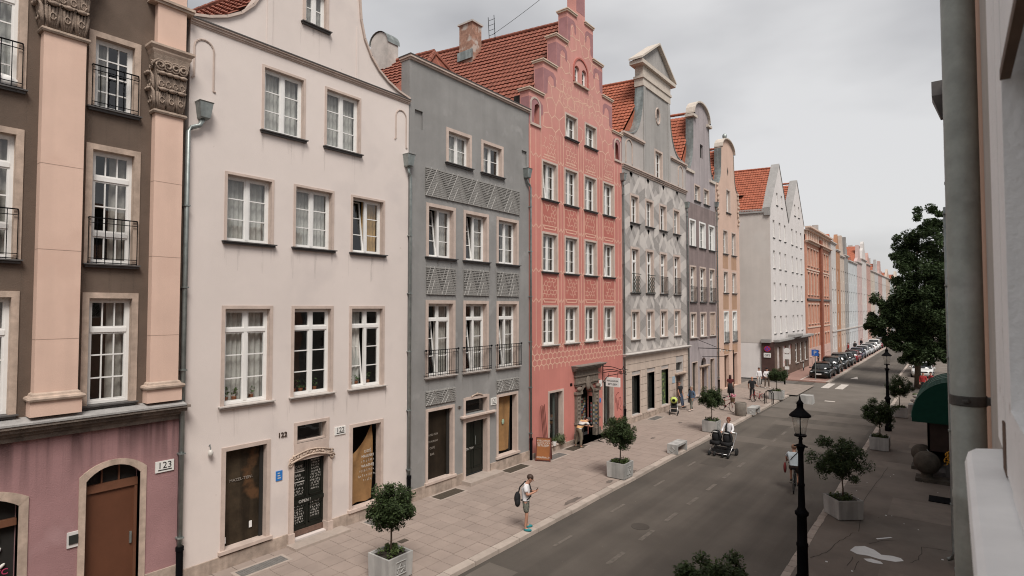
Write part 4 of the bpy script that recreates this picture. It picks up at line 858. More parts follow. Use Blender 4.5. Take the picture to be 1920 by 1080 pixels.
for lv0, lv1 in ((5.15, 8.75), (8.75, 12.28), (12.28, 15.6)):            # verticals with pointed joints beside the windows
    for gi in range(0, 10, 2):
        a, b = edges_[gi] + (.1 if gi else .06), edges_[gi + 1] - (.1 if gi < 8 else .06); m_ = (a + b) / 2; zt = lv0 + (lv1 - lv0) * .60
        us = [a + .05, m_, b - .05] if b - a > .5 else [m_ - .14, m_ + .14] if b - a > .4 else [m_]
        for u in us:
            for z0, z1 in ((lv0 + .14, zt + .14), (zt + .14, lv1 + .1)):
                n_ = 6
                for k in range(n_): seg((u, z0 + (z1 - z0) * k / n_), (u, z0 + (z1 - z0) * (k + 1) / n_), .04)
        for i in range(len(us) - 1):
            x0, x1 = us[i], us[i + 1]; xm = (x0 + x1) / 2
            for zz in (zt, lv0): seg((x0, zz + .14), (xm, zz - .05), .035); seg((xm, zz - .05), (x1, zz + .14), .035)
for a, b in cu4:                                                         # panels between the window rows
    for z0, z1 in ((7.16, 8.60), (10.74, 12.14)):
        MB().quad((XF + .002, a - .04, z0 + .04), (XF + .002, b + .04, z0 + .04), (XF + .002, b + .04, z1), (XF + .002, a - .04, z1)).build('sgraffito_field', CORALB, H4)
        for u in (a - .06, b + .06): seg((u, z0 + .03), (u, z1), .035)
        hexes(a, b, z0 + .35, z1 - .05, .26, .26, .16, .026, .8)
        m_ = (a + b) / 2; seg((a + .1, z0 + .12), (b - .1, z0 + .12), .045); seg((a, z0 + .3), (a + .14, z0 + .12)); seg((b, z0 + .3), (b - .14, z0 + .12)); seg((a + .08, z0 + .27), (b - .08, z0 + .27), .04)
    hexes(a, b, 14.3, 15.6, .26, .28, .16, .026, .8); seg((a, 14.35), (b, 14.35), .04); seg((a + .1, 14.5), (b - .1, 14.5), .04)
hexes(21.5, 30.9, 15.3, 18.7, .74, .95, .14, .044, 1); hexes(22.7, 29.7, 18.7, 22.4, .66, .9, .16, .044, 1); hexes(24.0, 28.4, 17.2, 18.8, .34, .42, .15, .028, .8)
net.build('sgraffito_net', NET, H4, kind='stuff')
for a, b, z in steps:                                                    # mauve scrolls in the gable steps
    for sgn in (1, -1):
        o_ = a + .02 if sgn > 0 else 52.38 - a - .02
        P = lambda t, v: (o_ + sgn * t, z + v)
        w_ = b - a
        body = [P(0, -.28), P(w_ * .75, -.28), P(w_ * .95, -.45), P(w_ * .98, -.85), P(w_ * .88, -1.0), P(w_ * .8, -.85), P(w_ * .78, -.6), P(w_ * .55, -.48), P(w_ * .38, -.62), P(w_ * .33, -1.0), P(w_ * .3, -1.45), P(0, -1.62)]
        MB().prism(body, F4, 0, .006).build('sgraffito_scroll', PURP, H4)
    MB().quad((XF - .5, a - .003, z - 1.6), (XF, a - .003, z - 1.6), (XF, a - .003, z - .28), (XF - .5, a - .003, z - .28)).build('sgraffito_return', PURP, H4)
MB().prism([(25.76, 22.9), (26.62, 22.9), (26.62, 25.5), (25.76, 25.5)], F4, 0, .006).build('sgraffito_scroll', PURP, H4)
# portal, shop windows
q = MB()
for a, b in ((25.42, 25.86), (27.34, 27.78)): q.box(XF - .25, XF + .14, a, b, 0, 2.55); q.box(XF - .02, XF + .22, a - .05, b + .05, .0, .5); q.box(XF - .02, XF + .2, a - .04, b + .04, .95, 1.05); q.box(XF - .02, XF + .22, a - .06, b + .06, 2.5, 2.62)
q.box(XF - .02, XF + .10, 25.42, 27.78, 2.9, 3.7); q.box(XF - .02, XF + .16, 25.36, 27.84, 3.02, 3.1); q.box(XF - .02, XF + .16, 25.36, 27.84, 3.4, 3.46); PST = mat('portal_stone', (.17, .14, .115), .9, .3, 6, .5, 45); P0 = q.build('portal', PST, H4)
q = MB(); molding(q, XF, 25.3, 27.95, 3.7, [(0, .08, .16), (.08, .18, .28), (.18, .26, .4), (.26, .30, .46)]); q.build('portal_cornice', mat('portal_cornice_stone', (.20, .175, .155), .85, .25, 4, .3), P0)
arch_ring(H4, XF, 25.92, 27.28, .1, 2.86, .66, .16, .1, PST, 'portal_arch', .25, 2)
cv = MB(); cv.ell((XF + .14, 26.6, 3.0), (.08, .24, .38), 12, 8)
for u in (25.6, 27.56): cv.ell((XF + .2, u, 2.78), (.12, .22, .12), 10, 6)
for u in (25.64, 27.56):
    for k in range(9): cv.ell((XF + .14, u, .7 + .2 * k), (.035, .1, .07), 7, 5)
cv.build('carved_ornament', PST, P0, True)
POSTC = [mat('postcard_%d' % i, c, .6) for i, c in enumerate(((.32, .31, .29), (.05, .08, .13), (.2, .06, .05), (.07, .11, .08), (.26, .2, .1), (.14, .14, .15)))]
MB().box(XF - .6, XF - .55, 25.9, 27.3, 0, 2.9).build('doorway_dark', DARKROOM, H4)
for i in range(80):
    u = 26.0 + .145 * (i % 8); z = .75 + .14 * (i // 8); MB().box(XF - .36, XF - .355, u, u + .11, z, z + .105).build('postcard', POSTC[(i * 7 + i // 3) % 6], H4)
for (a, b, c, e) in ((23.08, 24.26, .36, 2.84), (28.50, 29.64, .31, 2.84)):
    sr = boarded(H4, a, b, c, e, PLY, .10); pane_obj(sr, XF - .2, a, b, c, e); MB().box(XF - .26, XF - .18, a + .68, a + .74, c, e).build('frame_post', mat('grey_green_frame', (.1, .12, .11), .5), sr)
    for i in range(14): u = a + .05 + .55 * R.random(); z = c + .1 + .9 * R.random(); MB().box(XF - .42, XF - .40, u, u + .13, z, z + .15).build('book', POSTC[i % 6], sr)
for a_, b_ in ((21.46, 25.36), (27.84, 30.92)): MB().box(XF - .02, XF + .06, a_, b_, 0, .22).build('plinth', PLINTH, H4); MB().box(XF - .3, XF + .5, 25.3, 27.9, -.02, .12).build('door_step', PALESL, H4)
p = MB().box(XF, XF + .03, 28.0, 28.32, 2.62, 2.98).build('number_plate', WHITE, H4); scribble(p, XF + .034, 28.16, 2.72, .18, .14, IRON)
MB().box(XF, XF + .02, 28.06, 28.2, 1.75, 1.98).build('blue_plaque', mat('blue_enamel', (.03, .17, .48), .4, .05), H4)
MB().box(XF, XF + .02, 25.0, 25.2, 2.98, 3.12).build('iron_number', IRON, H4)
g = MB()
for pts in ([(29.95, 1.5), (30.0, 1.9), (30.25, 2.05), (30.4, 2.0)], [(30.05, 1.75), (30.15, 1.0), (30.25, 1.6), (30.3, 1.1)], [(30.35, 1.3), (30.4, 1.7), (30.6, 1.75), (30.65, 1.3), (30.45, 1.1), (30.7, .95)]): g.strip(pts, F4, .035, .006)
g.build('graffiti', mat('dark_red_spray', (.12, .02, .02), .7), H4)
gable_roof(H4, XF, 26.15, 22.6, 21.1, 15.9, 13.5, TILE, d0=.5)
downpipe('downpipe', 'dark downpipe between the grey house and the coral house', 21.44, XF, 0, 12.6, .045, hop=(-.3,)); downpipe('downpipe', 'dark downpipe between the coral house and the grey sgraffito house', 30.96, XF, 0, 14.2, .045, hop=(-.1,))
# hanging sign on a shooting-star bracket
SG = thing('hanging_sign', 'white bookshop sign hanging from a black shooting star bracket on the coral house', 'sign', (XF, 28.5, 3.2))
q = MB(); q.tube([(XF + .02, 28.42, 2.8), (XF + .02, 28.42, 3.95)], .025, 6)
for z, e in ((3.7, 3.55), (3.5, 3.45), (3.35, 3.4)): q.tube([(XF + .03 + .95 * t, 28.44 + .3 * t, z + (e - z) * t + .08 * sin(pi * t)) for t in [i / 8 for i in range(9)]], .02, 6)
q.tube([(XF + .03, 28.42, 2.85), (XF + .3, 28.5, 3.2), (XF + 1.05, 28.74, 3.38)], .02, 6)
sc_ = (XF + 1.12, 28.78, 3.5); star = [(sc_[0] + (.26 if k % 2 == 0 else .11) * sin(pi * k / 5), sc_[1] + .3 * (.26 if k % 2 == 0 else .11) * sin(pi * k / 5), sc_[2] + (.26 if k % 2 == 0 else .11) * cos(pi * k / 5)) for k in range(11)]
q.tube(star, .02, 6); q.build('bracket', IRON, SG)
SB = MB().box(XF + .16, XF + 1.0, 28.5, 28.62, 2.62, 3.12).build('sign_board', WHITE, SG)
M_ = Matrix(((1, 0, 0, XF + .58), (0, 0, -1, 28.498), (0, 1, 0, 2.90), (0, 0, 0, 1)))
text('KSIĘGARNIA', .125, IRON, M_, 'lettering', SB, .003); text('BETLEJEM', .14, IRON, Matrix.Translation((0, 0, -.19)) @ M_, 'lettering', SB, .003)
MB().tube([(XF + .3, 28.56, 3.12), (XF + .3, 28.56, 3.35)], .01, 5).tube([(XF + .85, 28.56, 3.12), (XF + .85, 28.56, 3.38)], .01, 5).build('chain', IRON, SG)

# ================================================================ grey sgraffito house with pediment gable
LG = mat('light_grey_render', (.42, .39, .37), .9, .08, .8, .15, 45, streak=.05); LG2 = mat('sgraffito_pale', (.52, .485, .455), .9, .08, 2); LG3 = mat('sgraffito_dark_hatch', (.30, .28, .265), .9, .2, 14, .3, 60); LGG = mat('gable_grey', (.34, .325, .31), .9, .1, .8, .15, 45, streak=.12)
RUST = mat('beige_rusticated_render', (.52, .43, .365), .9, .08, 1.2, .15, 45, streak=.1)
H5 = thing('house', 'light grey house with geometric sgraffito and a triangular pediment gable', 'house', (XF, 36.15, 0), 'gabled town houses on the left side')
def sweep(u0, v0, u1, v1, n=9, k=1.0):      # concave quarter sweep from (u0,v0) low outside to (u1,v1) high inside
    return [(u0 + (u1 - u0) * sin(t * pi / 2) ** k, v1 + (v0 - v1) * cos(t * pi / 2) ** k) for t in [i / n for i in range(n + 1)]]
def concave(u0, v0, u1, v1, n=9): return [(u0 + (u1 - u0) * (1 - (1 - t) ** 2.0) ** .9, v0 + (v1 - v0) * t ** 2.0) for t in [i / n for i in range(n + 1)]]
U5 = [32.05, 34.25, 36.45, 38.85]; cu5 = [(a + .1, a + 1.1) for a in U5]
left5 = concave(31.5, 17.75, 34.0, 21.9)
out5 = [(31.0, 0), (41.32, 0), (41.32, 17.4), (40.85, 17.75)] + [(72.3 - u, v) for u, v in left5] + list(reversed(left5)) + [(31.45, 17.75), (31.0, 17.4)]
hs = [hole(a, b, c, e, .13) for a, b in cu5 for c, e in ((12.28, 13.95), (7.95, 10.65), (5.05, 6.75))] + [hole(35.85, 36.95, 15.62, 17.55, .13)]
hs += [rect(a, b, .42, 2.82) for a, b in ((32.05, 33.2), (34.25, 35.4), (36.5, 37.7))] + [rect(39.1, 40.35, 0.05, 2.15), rect(39.15, 40.3, 2.5, 3.1), [(36.3 + .3 * cos(2 * pi * k / 12), 20.0 + .5 * sin(2 * pi * k / 12)) for k in range(12)]]
wall(XF, out5, hs, thick=.5).build('wall', LG, H5); backing(H5, XF, 31.0, 41.32, 17.3)
MB().quad((XF - .5, 35.5, 19), (XF - .5, 37, 19), (XF - .5, 37, 21), (XF - .5, 35.5, 21)).build('oval_dark', mat('oval_glass', (.1, .09, .09), .3), H5)
MB().tube([(XF + .01, 36.3 + .34 * cos(2 * pi * k / 16), 20.0 + .55 * sin(2 * pi * k / 16)) for k in range(17)], .06, 6).build('oval_surround', SANDPINK, H5)
for i, (a, b) in enumerate(cu5):
    window(H5, XF, a, b, 12.28, 13.95, sur=.13, cols=2, curtain=('full', CURT3), panes=False); window(H5, XF, a, b, 7.95, 10.65, rows=[3, 1], transoms=(9.9,), sur=.13, curtain=('full', CURT3), panes=False)
    window(H5, XF, a, b, 5.05, 6.75, sur=.13, tilt=0 if i == 0 else None, curtain=('full', CURT3), panes=False, sill=SILLSTONE)
    if i < 2:
        q = MB()
        for k in range(3):
            for j in range(4):
                c = (a + .17 + .33 * k, 8.08 + .26 * j); q.tube([(XF + .12, c[0] + .13 * cos(t) , c[1] + .12 * sin(t)) for t in [2 * pi * n / 10 for n in range(11)]], .018, 5)
        q.box(XF + .1, XF + .14, a - .1, b + .1, 9.08, 9.12); q.box(XF + .1, XF + .14, a - .1, b + .1, 7.96, 8.0); q.build('wrought_railing', mat('green_black_iron', (.02, .03, .022), .5), H5)
    else: railing(H5, XF, a - .08, b + .08, 7.96, 9.1, .1, .1)
window(H5, XF, 35.85, 36.95, 15.62, 17.55, sur=.13, curtain=('full', CURT), panes=False)
q = MB(); F5 = FX(XF); Q = MB(); R5 = random.Random(5)
def para(mb, u, v, w_, h_, sl, d=.004): MB().add([F5(u, v, d), F5(u + w_, v, d), F5(u + w_ + sl, v + h_, d), F5(u + sl, v + h_, d)], [(0, 1, 2, 3)]).build('sgraffito_band', LG2 if mb is q else LG3, H5)
ob5 = [(a - .15, b + .15, c - .1, e + .15) for a, b in cu5 for c, e in ((12.28, 13.95), (7.95, 10.65), (5.05, 6.75))]
def free(u0, u1, v0, v1): return not any(a < u1 and b > u0 and c < v1 and e > v0 for a, b, c, e in ob5)
for (v0, v1) in ((4.3, 4.9), (6.95, 7.8), (10.85, 12.1), (14.15, 15.4)):
    u = 31.05; k = 0; h_ = v1 - v0
    while u < 41.0:                        # zigzag of pale and hatched bands between the window rows
        sg = 1 if k % 2 == 0 else -1; w_ = .42; sl = sg * h_ * .8
        lo_, hi_ = min(u, u + sl), max(u + w_, u + w_ + sl)
        if lo_ > 31.02 and hi_ < 41.3: para(q if k % 3 else Q, u, v0, w_, h_, sl, .004 + .001 * (k % 3))
        u += .62; k += 1
gaps = [31.05] + [x for a, b in cu5 for x in (a - .16, b + .16)] + [41.28]
for gi in range(0, 10, 2):                 # twisting ribbons in the piers
    a, b = gaps[gi], gaps[gi + 1]; w_ = b - a; v = 4.4; k = 0
    while v < 15.0:
        h_ = .95; mb = (Q, q)[(k + gi // 2) % 2]
        s = .45 if k % 2 else -.45
        MB().add([F5(a, v + max(0, -s), .009), F5(b, v + max(0, s), .009), F5(b, v + max(0, s) + h_ * .7, .009), F5(a, v + max(0, -s) + h_ * .7, .009)], [(0, 1, 2, 3)]).build('sgraffito_band', LG2 if mb is q else LG3, H5); v += h_ * 1.08; k += 1
for k in range(0):
    u, v = R5.uniform(34.8, 37.0), R5.uniform(15.9, 18.4)
    if not (35.5 < u < 37.2 and 15.3 < v < 17.9): para(q if k % 2 else Q, u, v, .4, .6, R5.choice((-.5, .5)), .005)
wall(XF + .003, rect(34.05, 38.25, 15.75, 21.5), [rect(35.70, 37.10, 15.76, 17.70), [(36.3 + .3 * cos(2 * pi * k / 12), 20.0 + .5 * sin(2 * pi * k / 12)) for k in range(12)]], thick=.002, rev=.002).build('gable_field', LGG, H5)
q = MB(); molding(q, XF, 31.0, 41.32, 15.45, [(0, .1, .06), (.1, .2, .12), (.2, .26, .18)]); q.build('cornice', SANDPINK, H5)
for a_, b_ in ((31.05, 33.95), (38.4, 41.3)): molding(MB(), XF, a_, b_, 17.5, [(0, .08, .08), (.08, .2, .16)]).build('shoulder_cornice', SANDPINK, H5)
def coping(H, pts, X0, d=.06, th=.55, h=.06, m=ZINC, name='gable_coping'):
    q = MB(); L = []; 
    for (u, v) in pts: L.append([(X0 + d, u, v), (X0 + d, u, v + h), (X0 - th, u, v + h), (X0 - th, u, v)])
    q.rings(L, True, True); return q.build(name, m, H)
coping(H5, left5, XF); coping(H5, [(72.3 - u, v) for u, v in left5], XF)
MB().box(XF - .02, XF + .06, 33.98, 34.3, 15.72, 21.4).build('gable_pilaster', LGG, H5); MB().box(XF - .02, XF + .06, 38.0, 38.32, 15.72, 21.4).build('gable_pilaster', LGG, H5)
q = MB(); q.box(XF - .55, XF + .08, 33.9, 38.4, 21.4, 21.9); q.box(XF - .58, XF + .14, 33.8, 38.5, 21.9, 22.05); q.box(XF - .5, XF + .08, 33.9, 38.4, 22.05, 22.7); q.box(XF - .65, XF + .28, 33.4, 38.9, 22.7, 22.95); q.build('entablature', mat('entablature_stone', (.52, .46, .4), .85, .12, 3), H5)
MB().prism([(33.4, 22.95), (38.9, 22.95), (36.15, 24.75)], F5, -.5, .05).build('pediment', LGG, H5)
coping(H5, [(33.3, 22.95), (36.15, 24.8), (39.0, 22.95)], XF, .3, .65, .14, mat('entablature_stone', (.52, .46, .4), .85, .12, 3), 'pediment_cornice')
for a, b in ((31.5, 32.3), (39.9, 40.7)): arch_ring(H5, XF, a, b, 15.9, 17.35, .4, .08, .05, SANDPINK, 'blind_arch', .0, 99)
# rusticated ground floor: courses with recessed joints
q = MB()
ogf = [(32.0, 33.25, .3, 2.85), (34.2, 35.45, .3, 2.85), (36.45, 37.75, .3, 2.85), (39.0, 40.45, 0, 3.2)]
for k in range(8):
    z0 = .35 + .46 * k; z1 = z0 + .435; us = [31.02, 41.3]
    cuts = sorted((a, b) for a, b, c, e in ogf if c < z1 - .05 and e > z0 + .05); u = 31.02
    for a, b in cuts + [(41.3, 41.3)]:
        if a - u > .05: q.box(XF - .02, XF + .05, u, a, z0, z1)
        u = b
q.build('rustication', RUST, H5)
q = MB(); molding(q, XF, 31.0, 41.32, 4.0, [(0, .08, .1), (.08, .18, .22), (.18, .23, .32)]); q.build('ground_floor_cornice', LG2, H5)
SHOPG = mat('dark_shop_glass', (.02, .022, .02), .08, .2, 2); LEAFP = mat('leaf_pattern_film', (.06, .075, .05), .4, .2, 3, blot=((.22, .30, .1), 5, .52))
for i, (a, b) in enumerate(((32.05, 33.2), (34.25, 35.4), (36.5, 37.7))):
    sr = boarded(H5, a, b, .42, 2.82, PLY, .06); MB().box(XF - .22, XF - .19, a, b, .42, 2.82).build('shop_glass', LEAFP if i == 2 else SHOPG, sr)
dr = MB().box(XF - .27, XF - .21, 39.1, 40.35, .05, 2.15).build('door', mat('brown_wood_door', (.08, .045, .03), .6, .2, 4), H5); q = MB(); molding(q, XF, 38.85, 40.6, 2.2, [(0, .1, .12), (.1, .18, .25)]); q.build('door_cornice', SAND, H5)
MB().box(XF - .25, XF - .2, 39.15, 40.3, 2.5, 3.1).build('transom_glass', SHOPG, dr); MB().box(XF - .1, XF + .6, 38.9, 40.6, -.02, .13).build('door_step', PALESL, H5); MB().box(XF + .05, XF + .07, 38.3, 38.75, 1.75, 2.2).build('blue_plaque', mat('pale_blue_plate', (.3, .4, .48), .5), H5)
q = MB(); q.box(XF - .02, XF + .08, 31.0, 38.95, 0, .33); q.build('plinth', PLINTH, H5)
gable_roof(H5, XF, 36.15, 22.65, 30.9, 16.6, 9, TILE2, d0=.5)
downpipe('downpipe', 'grey downpipe between the sgraffito house and the mauve house', 41.34, XF, 0, 14.0, .05, hop=(-.1,))

# ================================================================ mauve house
def small_gable(H, X0, out, m, copepts): pass
MV = mat('mauve_brown_render', (.235, .185, .178), .9, .14, .8, .2, 45, streak=.15); MVG = mat('mauve_grey_render', (.36, .32, .325), .9, .1, .8, .15, 45, streak=.12)
H6 = thing('house', 'narrow mauve brown house with rounded gable top and white shutters', 'house', (XF, 44.7, 0), 'gabled town houses on the left side')
l6 = concave(41.7, 17.5, 42.95, 21.9, 8); topc = [(42.95, 22.0)] + [(44.75 + 1.8 * cos(pi - pi * i / 10), 22.1 + 1.15 * sin(pi * i / 10)) for i in range(11)] + [(46.55, 22.0)]
out6 = [(41.37, 0), (48.05, 0), (48.05, 17.5), (47.8, 17.5)] + [(89.5 - u, v) for u, v in l6] + list(reversed(topc)) + list(reversed(l6)) + [(41.37, 17.5)]
c6 = [(42.1, 43.2), (44.2, 45.4), (46.4, 47.6)]
hs = [hole(a, b, c, e, .12) for a, b in c6 for c, e in ((11.7, 13.65), (7.45, 10.1), (4.75, 6.55))] + [hole(a, b, 15.3, 16.5, .1) for a, b in ((43.2, 44.3), (45.3, 46.4))] + [rect(44.5, 45.2, 18.9, 20.0)]
hs += [rect(42.2, 43.4, .3, 2.9), arch(44.2, 45.4, .1, 3.1, .6), rect(46.2, 47.3, .2, 2.9)]
wall(XF, out6, hs, thick=.5).build('wall', MVG, H6); backing(H6, XF, 41.37, 48.05, 17.4); MB().box(XF - .2, XF - .15, 44.5, 45.2, 18.9, 20).build('attic_shutter', DARKROOM, H6)
q = MB(); F6 = FX(XF)
hb = [(a - .14, b + .14, c - .1, e + .14) for a, b in c6 for c, e in ((11.7, 13.65), (7.45, 10.1), (4.75, 6.55))]
dk = wall(XF + .003, rect(41.7, 47.9, 4.5, 15.0), [rect(a, b, c, e) for a, b, c, e in hb], thick=.001, rev=.001); dk.build('mauve_field', MV, H6)
SHUT = mat('white_shutter', (.66, .65, .65), .6, .06, 3)
for i, (a, b) in enumerate(c6):
    window(H6, XF, a, b, 11.7, 13.65, sur=.12, smat=WHITE, curtain=('full', CURT), panes=False); window(H6, XF, a, b, 7.45, 10.1, rows=[2, 2, 1], transoms=(8.3, 9.3), sur=.12, smat=SANDPINK, panes=False, curtain=('right', CURT3))
    railing(H6, XF, a - .1, b + .1, 7.45, 8.6, .1, .12)
    if i < 2: window(H6, XF, a, b, 4.75, 6.55, sur=.12, panes=False, sill=SILLSTONE, curtain=('right', CURT3), tilt=0 if i == 1 else None)
    else:
        window(H6, XF, a, b, 4.75, 6.55, sur=.12, panes=False, sill=SILLSTONE); MB().box(XF - .16, XF - .08, a, b, 4.8, 6.55).build('boarding', SAND, H6)
for a, b in ((43.2, 44.3), (45.3, 46.4)): window(H6, XF, a, b, 15.3, 16.5, rows=2, sur=.1, panes=False, curtain=('full', CURT))
coping(H6, l6, XF); coping(H6, [(89.5 - u, v) for u, v in l6], XF); coping(H6, topc, XF, .2, .55, .12, mat('entablature_stone', (.52, .46, .4), .85, .12, 3), 'round_cornice')
q = MB(); q.box(XF - .5, XF + .2, 42.6, 43.5, 21.75, 21.95); q.box(XF - .5, XF + .2, 46.0, 46.9, 21.75, 21.95); q.box(XF - .02, XF + .12, 41.4, 43.0, 17.3, 17.5); q.box(XF - .02, XF + .12, 46.6, 48.0, 17.3, 17.5); q.build('gable_moulding', mat('entablature_stone', (.52, .46, .4), .85, .12, 3), H6)
for (a, b, c, e) in ((42.26, 43.34, .36, 2.84), (46.26, 47.24, .26, 2.84)): sr = boarded(H6, a, b, c, e, PLY, .06); MB().box(XF - .24, XF - .2, a, b, c, e).build('shop_glass', SHOPG, sr)
dr = MB().box(XF - .27, XF - .21, 44.2, 45.4, .1, 2.4).build('door', mat('brown_wood_door', (.08, .045, .03), .6, .2, 4), H6); MB().box(XF - .3, XF - .28, 44.2, 45.4, 2.4, 3.1).build('fanlight', DARKROOM, dr)
q = MB(); molding(q, XF, 43.9, 45.7, 2.35, [(0, .08, .12), (.08, .14, .2)]); q.box(XF, XF + .06, 44.0, 44.2, 0, 2.35); q.box(XF, XF + .06, 45.4, 45.6, 0, 2.35); q.build('door_surround', SAND, H6); MB().box(XF, XF + .9, 43.6, 45.8, -.02, .14).build('door_step', PALESL, H6)
q = MB(); BRK = thing('sign_bracket', 'black iron sign bracket with strung lights on the mauve house', 'bracket', (XF, 45.5, 3.8)); q.tube([(XF, 43.6, 3.9), (XF + 1.4, 43.9, 3.9)], .03, 6).tube([(XF, 43.2, 4.6), (XF + 1.3, 43.9, 4.0)], .02, 6).tube([(XF + 1.4, 43.9, 3.9), (XF + 1.5, 47.4, 3.5)], .025, 6).tube([(XF + 1.5, 47.4, 3.6), (XF + 1.5, 47.4, 0)], .035, 6); q.tube([(XF + .1, 44.2, 3.2), (XF + 1.45, 45.4, 3.2)], .02, 6); q.build('arm', IRON, BRK)
q = MB()
for k in range(4): q.ell((XF + 1.42, 44.4 + .8 * k, 3.72 - .05 * k), (.06, .06, .08), 8, 6)
q.build('bulb', CURT, BRK)
gable_roof(H6, XF, 44.7, 22.6, 41.2, 17.2, 8, TILE2, d0=.5); downpipe('downpipe', 'downpipe between the mauve house and the narrow peach house', 48.07, XF, 0, 15.0, .05, hop=(-.1,))

# ================================================================ narrow peach house
PCH = mat('peach_orange_render', (.58, .415, .335), .9, .08, .8, .15, 45, streak=.05); OCH = mat('ochre_field', (.40, .25, .165), .9, .12, 1, .15, 40)
H7 = thing('house', 'narrow peach house with ochre fields and bell-shaped gable at the corner', 'house', (XF, 51.4, 0), 'gabled town houses on the left side')
l7 = concave(48.5, 17.6, 49.6, 20.8, 8); top7 = [(49.6, 20.9)] + [(51.4 + 1.8 * cos(pi - pi * i / 10), 20.95 + .95 * sin(pi * i / 10)) for i in range(11)] + [(53.2, 20.9)]
out7 = [(48.1, 0), (54.7, 0), (54.7, 17.6)] + [(102.8 - u, v) for u, v in l7] + list(reversed(top7)) + list(reversed(l7)) + [(48.1, 17.6)]
c7 = [(50.0, 51.1), (52.4, 53.5)]; r7 = ((11.7, 13.7), (8.3, 10.1), (4.0, 6.6))
hs = [hole(a, b, c, e, .12) for a, b in c7 for c, e in r7] + [hole(51.0, 52.0, 15.4, 17.4, .12), rect(49.9, 51.2, .05, 2.9), rect(52.4, 53.6, .05, 2.9)]
wall(XF, out7, hs, thick=.5).build('wall', PCH, H7); backing(H7, XF, 48.1, 54.7, 17.5)
for a, b in c7:
    for k, (c, e) in enumerate(r7): window(H7, XF, a, b, c, e, rows=3 if k < 2 else [2, 1], transoms=() if k < 2 else (5.9,), sur=.12, smat=WHITE if k == 2 else SANDPINK, panes=False, curtain=('full', CURT) if k == 2 else ('right', CURT3))
    for c, e in ((10.4, 11.5), (6.85, 8.1), (3.0, 3.75)): MB().box(XF, XF + .004, a - .2, b + .2, c, e).build('ochre_field', OCH, H7)
    railing(H7, XF, a - .05, b + .05, 4.0, 4.9, .1, .12)
    MB().box(XF - .3, XF - .26, a - .15, b + .15, 0, 2.95).build('doorway_dark', mat('brown_wood_door', (.08, .045, .03), .6, .2, 4), H7)
window(H7, XF, 51.0, 52.0, 15.4, 17.4, sur=.12, panes=False, curtain=('full', CURT)); MB().prism([(51.5, 18.7), (51.65, 19.1), (51.5, 19.5), (51.35, 19.1)], FX(XF), 0, .01).build('gable_slit', DARKROOM, H7)
coping(H7, l7, XF); coping(H7, [(102.8 - u, v) for u, v in l7], XF); coping(H7, top7, XF, .2, .55, .1, mat('entablature_stone', (.52, .46, .4), .85, .12, 3), 'round_cornice')
MB().ell((XF - .2, 51.4, 22.3), (.2, .2, .25), 10, 8).lathe([(.1, 0), (.06, .3)], (XF - .2, 51.4, 21.9), 8).build('finial', ZINC, H7)
q = MB()
for u in (48.5, 54.3):
    for k in range(8): q.ell((XF + .08, u + .15 * sin(k * 1.7), 14.6 + .4 * k), (.1, .12, .16), 7, 5)
q.build('gable_scroll', SAND, H7)
gable_roof(H7, XF, 51.4, 21.2, 48.0, 17.2, 8, TILE2, d0=.5)
sw7 = MB(); sw7.add([(XF - .01, 54.7, 0), (XF - 12, 54.7 - SK * 12, 0), (XF - 12, 54.7 - SK * 12, 17.5), (XF - .01, 54.7, 17.5)], [(0, 1, 2, 3)]); sw7.build('side_wall', PCH, H7)

# ================================================================ white double-gabled block across the side street
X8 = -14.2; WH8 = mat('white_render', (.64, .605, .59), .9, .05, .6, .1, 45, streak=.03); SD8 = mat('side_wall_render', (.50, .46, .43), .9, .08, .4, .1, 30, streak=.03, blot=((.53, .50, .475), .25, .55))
H8 = thing('house', 'white block with twin steep gables and brown shop front past the side street', 'building', (X8, 68, 0), 'gabled town houses on the left side')
out8 = [(60.2, 3.6), (76.6, 3.6), (76.6, 16.9), (72.9, 21.9), (68.4, 16.2), (64.25, 22.1), (60.2, 16.9)]
w8 = [(61.3, 62.1), (63.8, 64.6), (66.2, 67.0), (69.6, 70.4), (71.9, 72.7), (74.3, 75.1)]; z8 = [(14.1, 15.9), (11.0, 12.8), (7.8, 9.55), (4.4, 6.15)]
hs = [rect(a, b, c, e) for a, b in w8 for c, e in z8] + [rect(a, a + .7, 17.6, 18.9) for a in (62.9, 64.9, 71.3, 73.4)]
wall(X8, out8, hs, thick=.6).build('wall', WH8, H8); backing(H8, X8, 60.2, 76.6, 16)
for a, b in w8:
    for c, e in z8: window(H8, X8, a, b, c, e, cols=1, rows=3, sur=0, panes=False, rec=.12, curtain=('full', CURT), silld=.08)
for a in (62.9, 64.9, 71.3, 73.4): window(H8, X8, a, a + .7, 17.6, 18.9, cols=1, rows=2, sur=0, panes=False, rec=.12, curtain=('full', CURT), silld=.08)
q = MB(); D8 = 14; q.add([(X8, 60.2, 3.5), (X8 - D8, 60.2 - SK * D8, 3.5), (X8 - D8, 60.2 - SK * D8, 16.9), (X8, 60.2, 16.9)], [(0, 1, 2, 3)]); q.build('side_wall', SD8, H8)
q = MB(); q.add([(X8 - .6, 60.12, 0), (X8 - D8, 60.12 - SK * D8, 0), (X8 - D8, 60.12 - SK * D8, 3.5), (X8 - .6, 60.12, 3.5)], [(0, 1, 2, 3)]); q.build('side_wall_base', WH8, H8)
q = MB(); q.add([(X8 - .3, 60.0, 16.5), (X8 - D8, 60.0 - SK * D8, 16.5), (X8 - D8, 60.0 - SK * D8, 16.85), (X8 - .3, 60.0, 16.85)], [(0, 1, 2, 3)]); q.box(X8 - .5, X8 + .05, 59.95, 60.25, 16.2, 17.0); q.build('eaves_box', mat('grey_concrete', (.3, .29, .28), .9, .12, 2), H8)
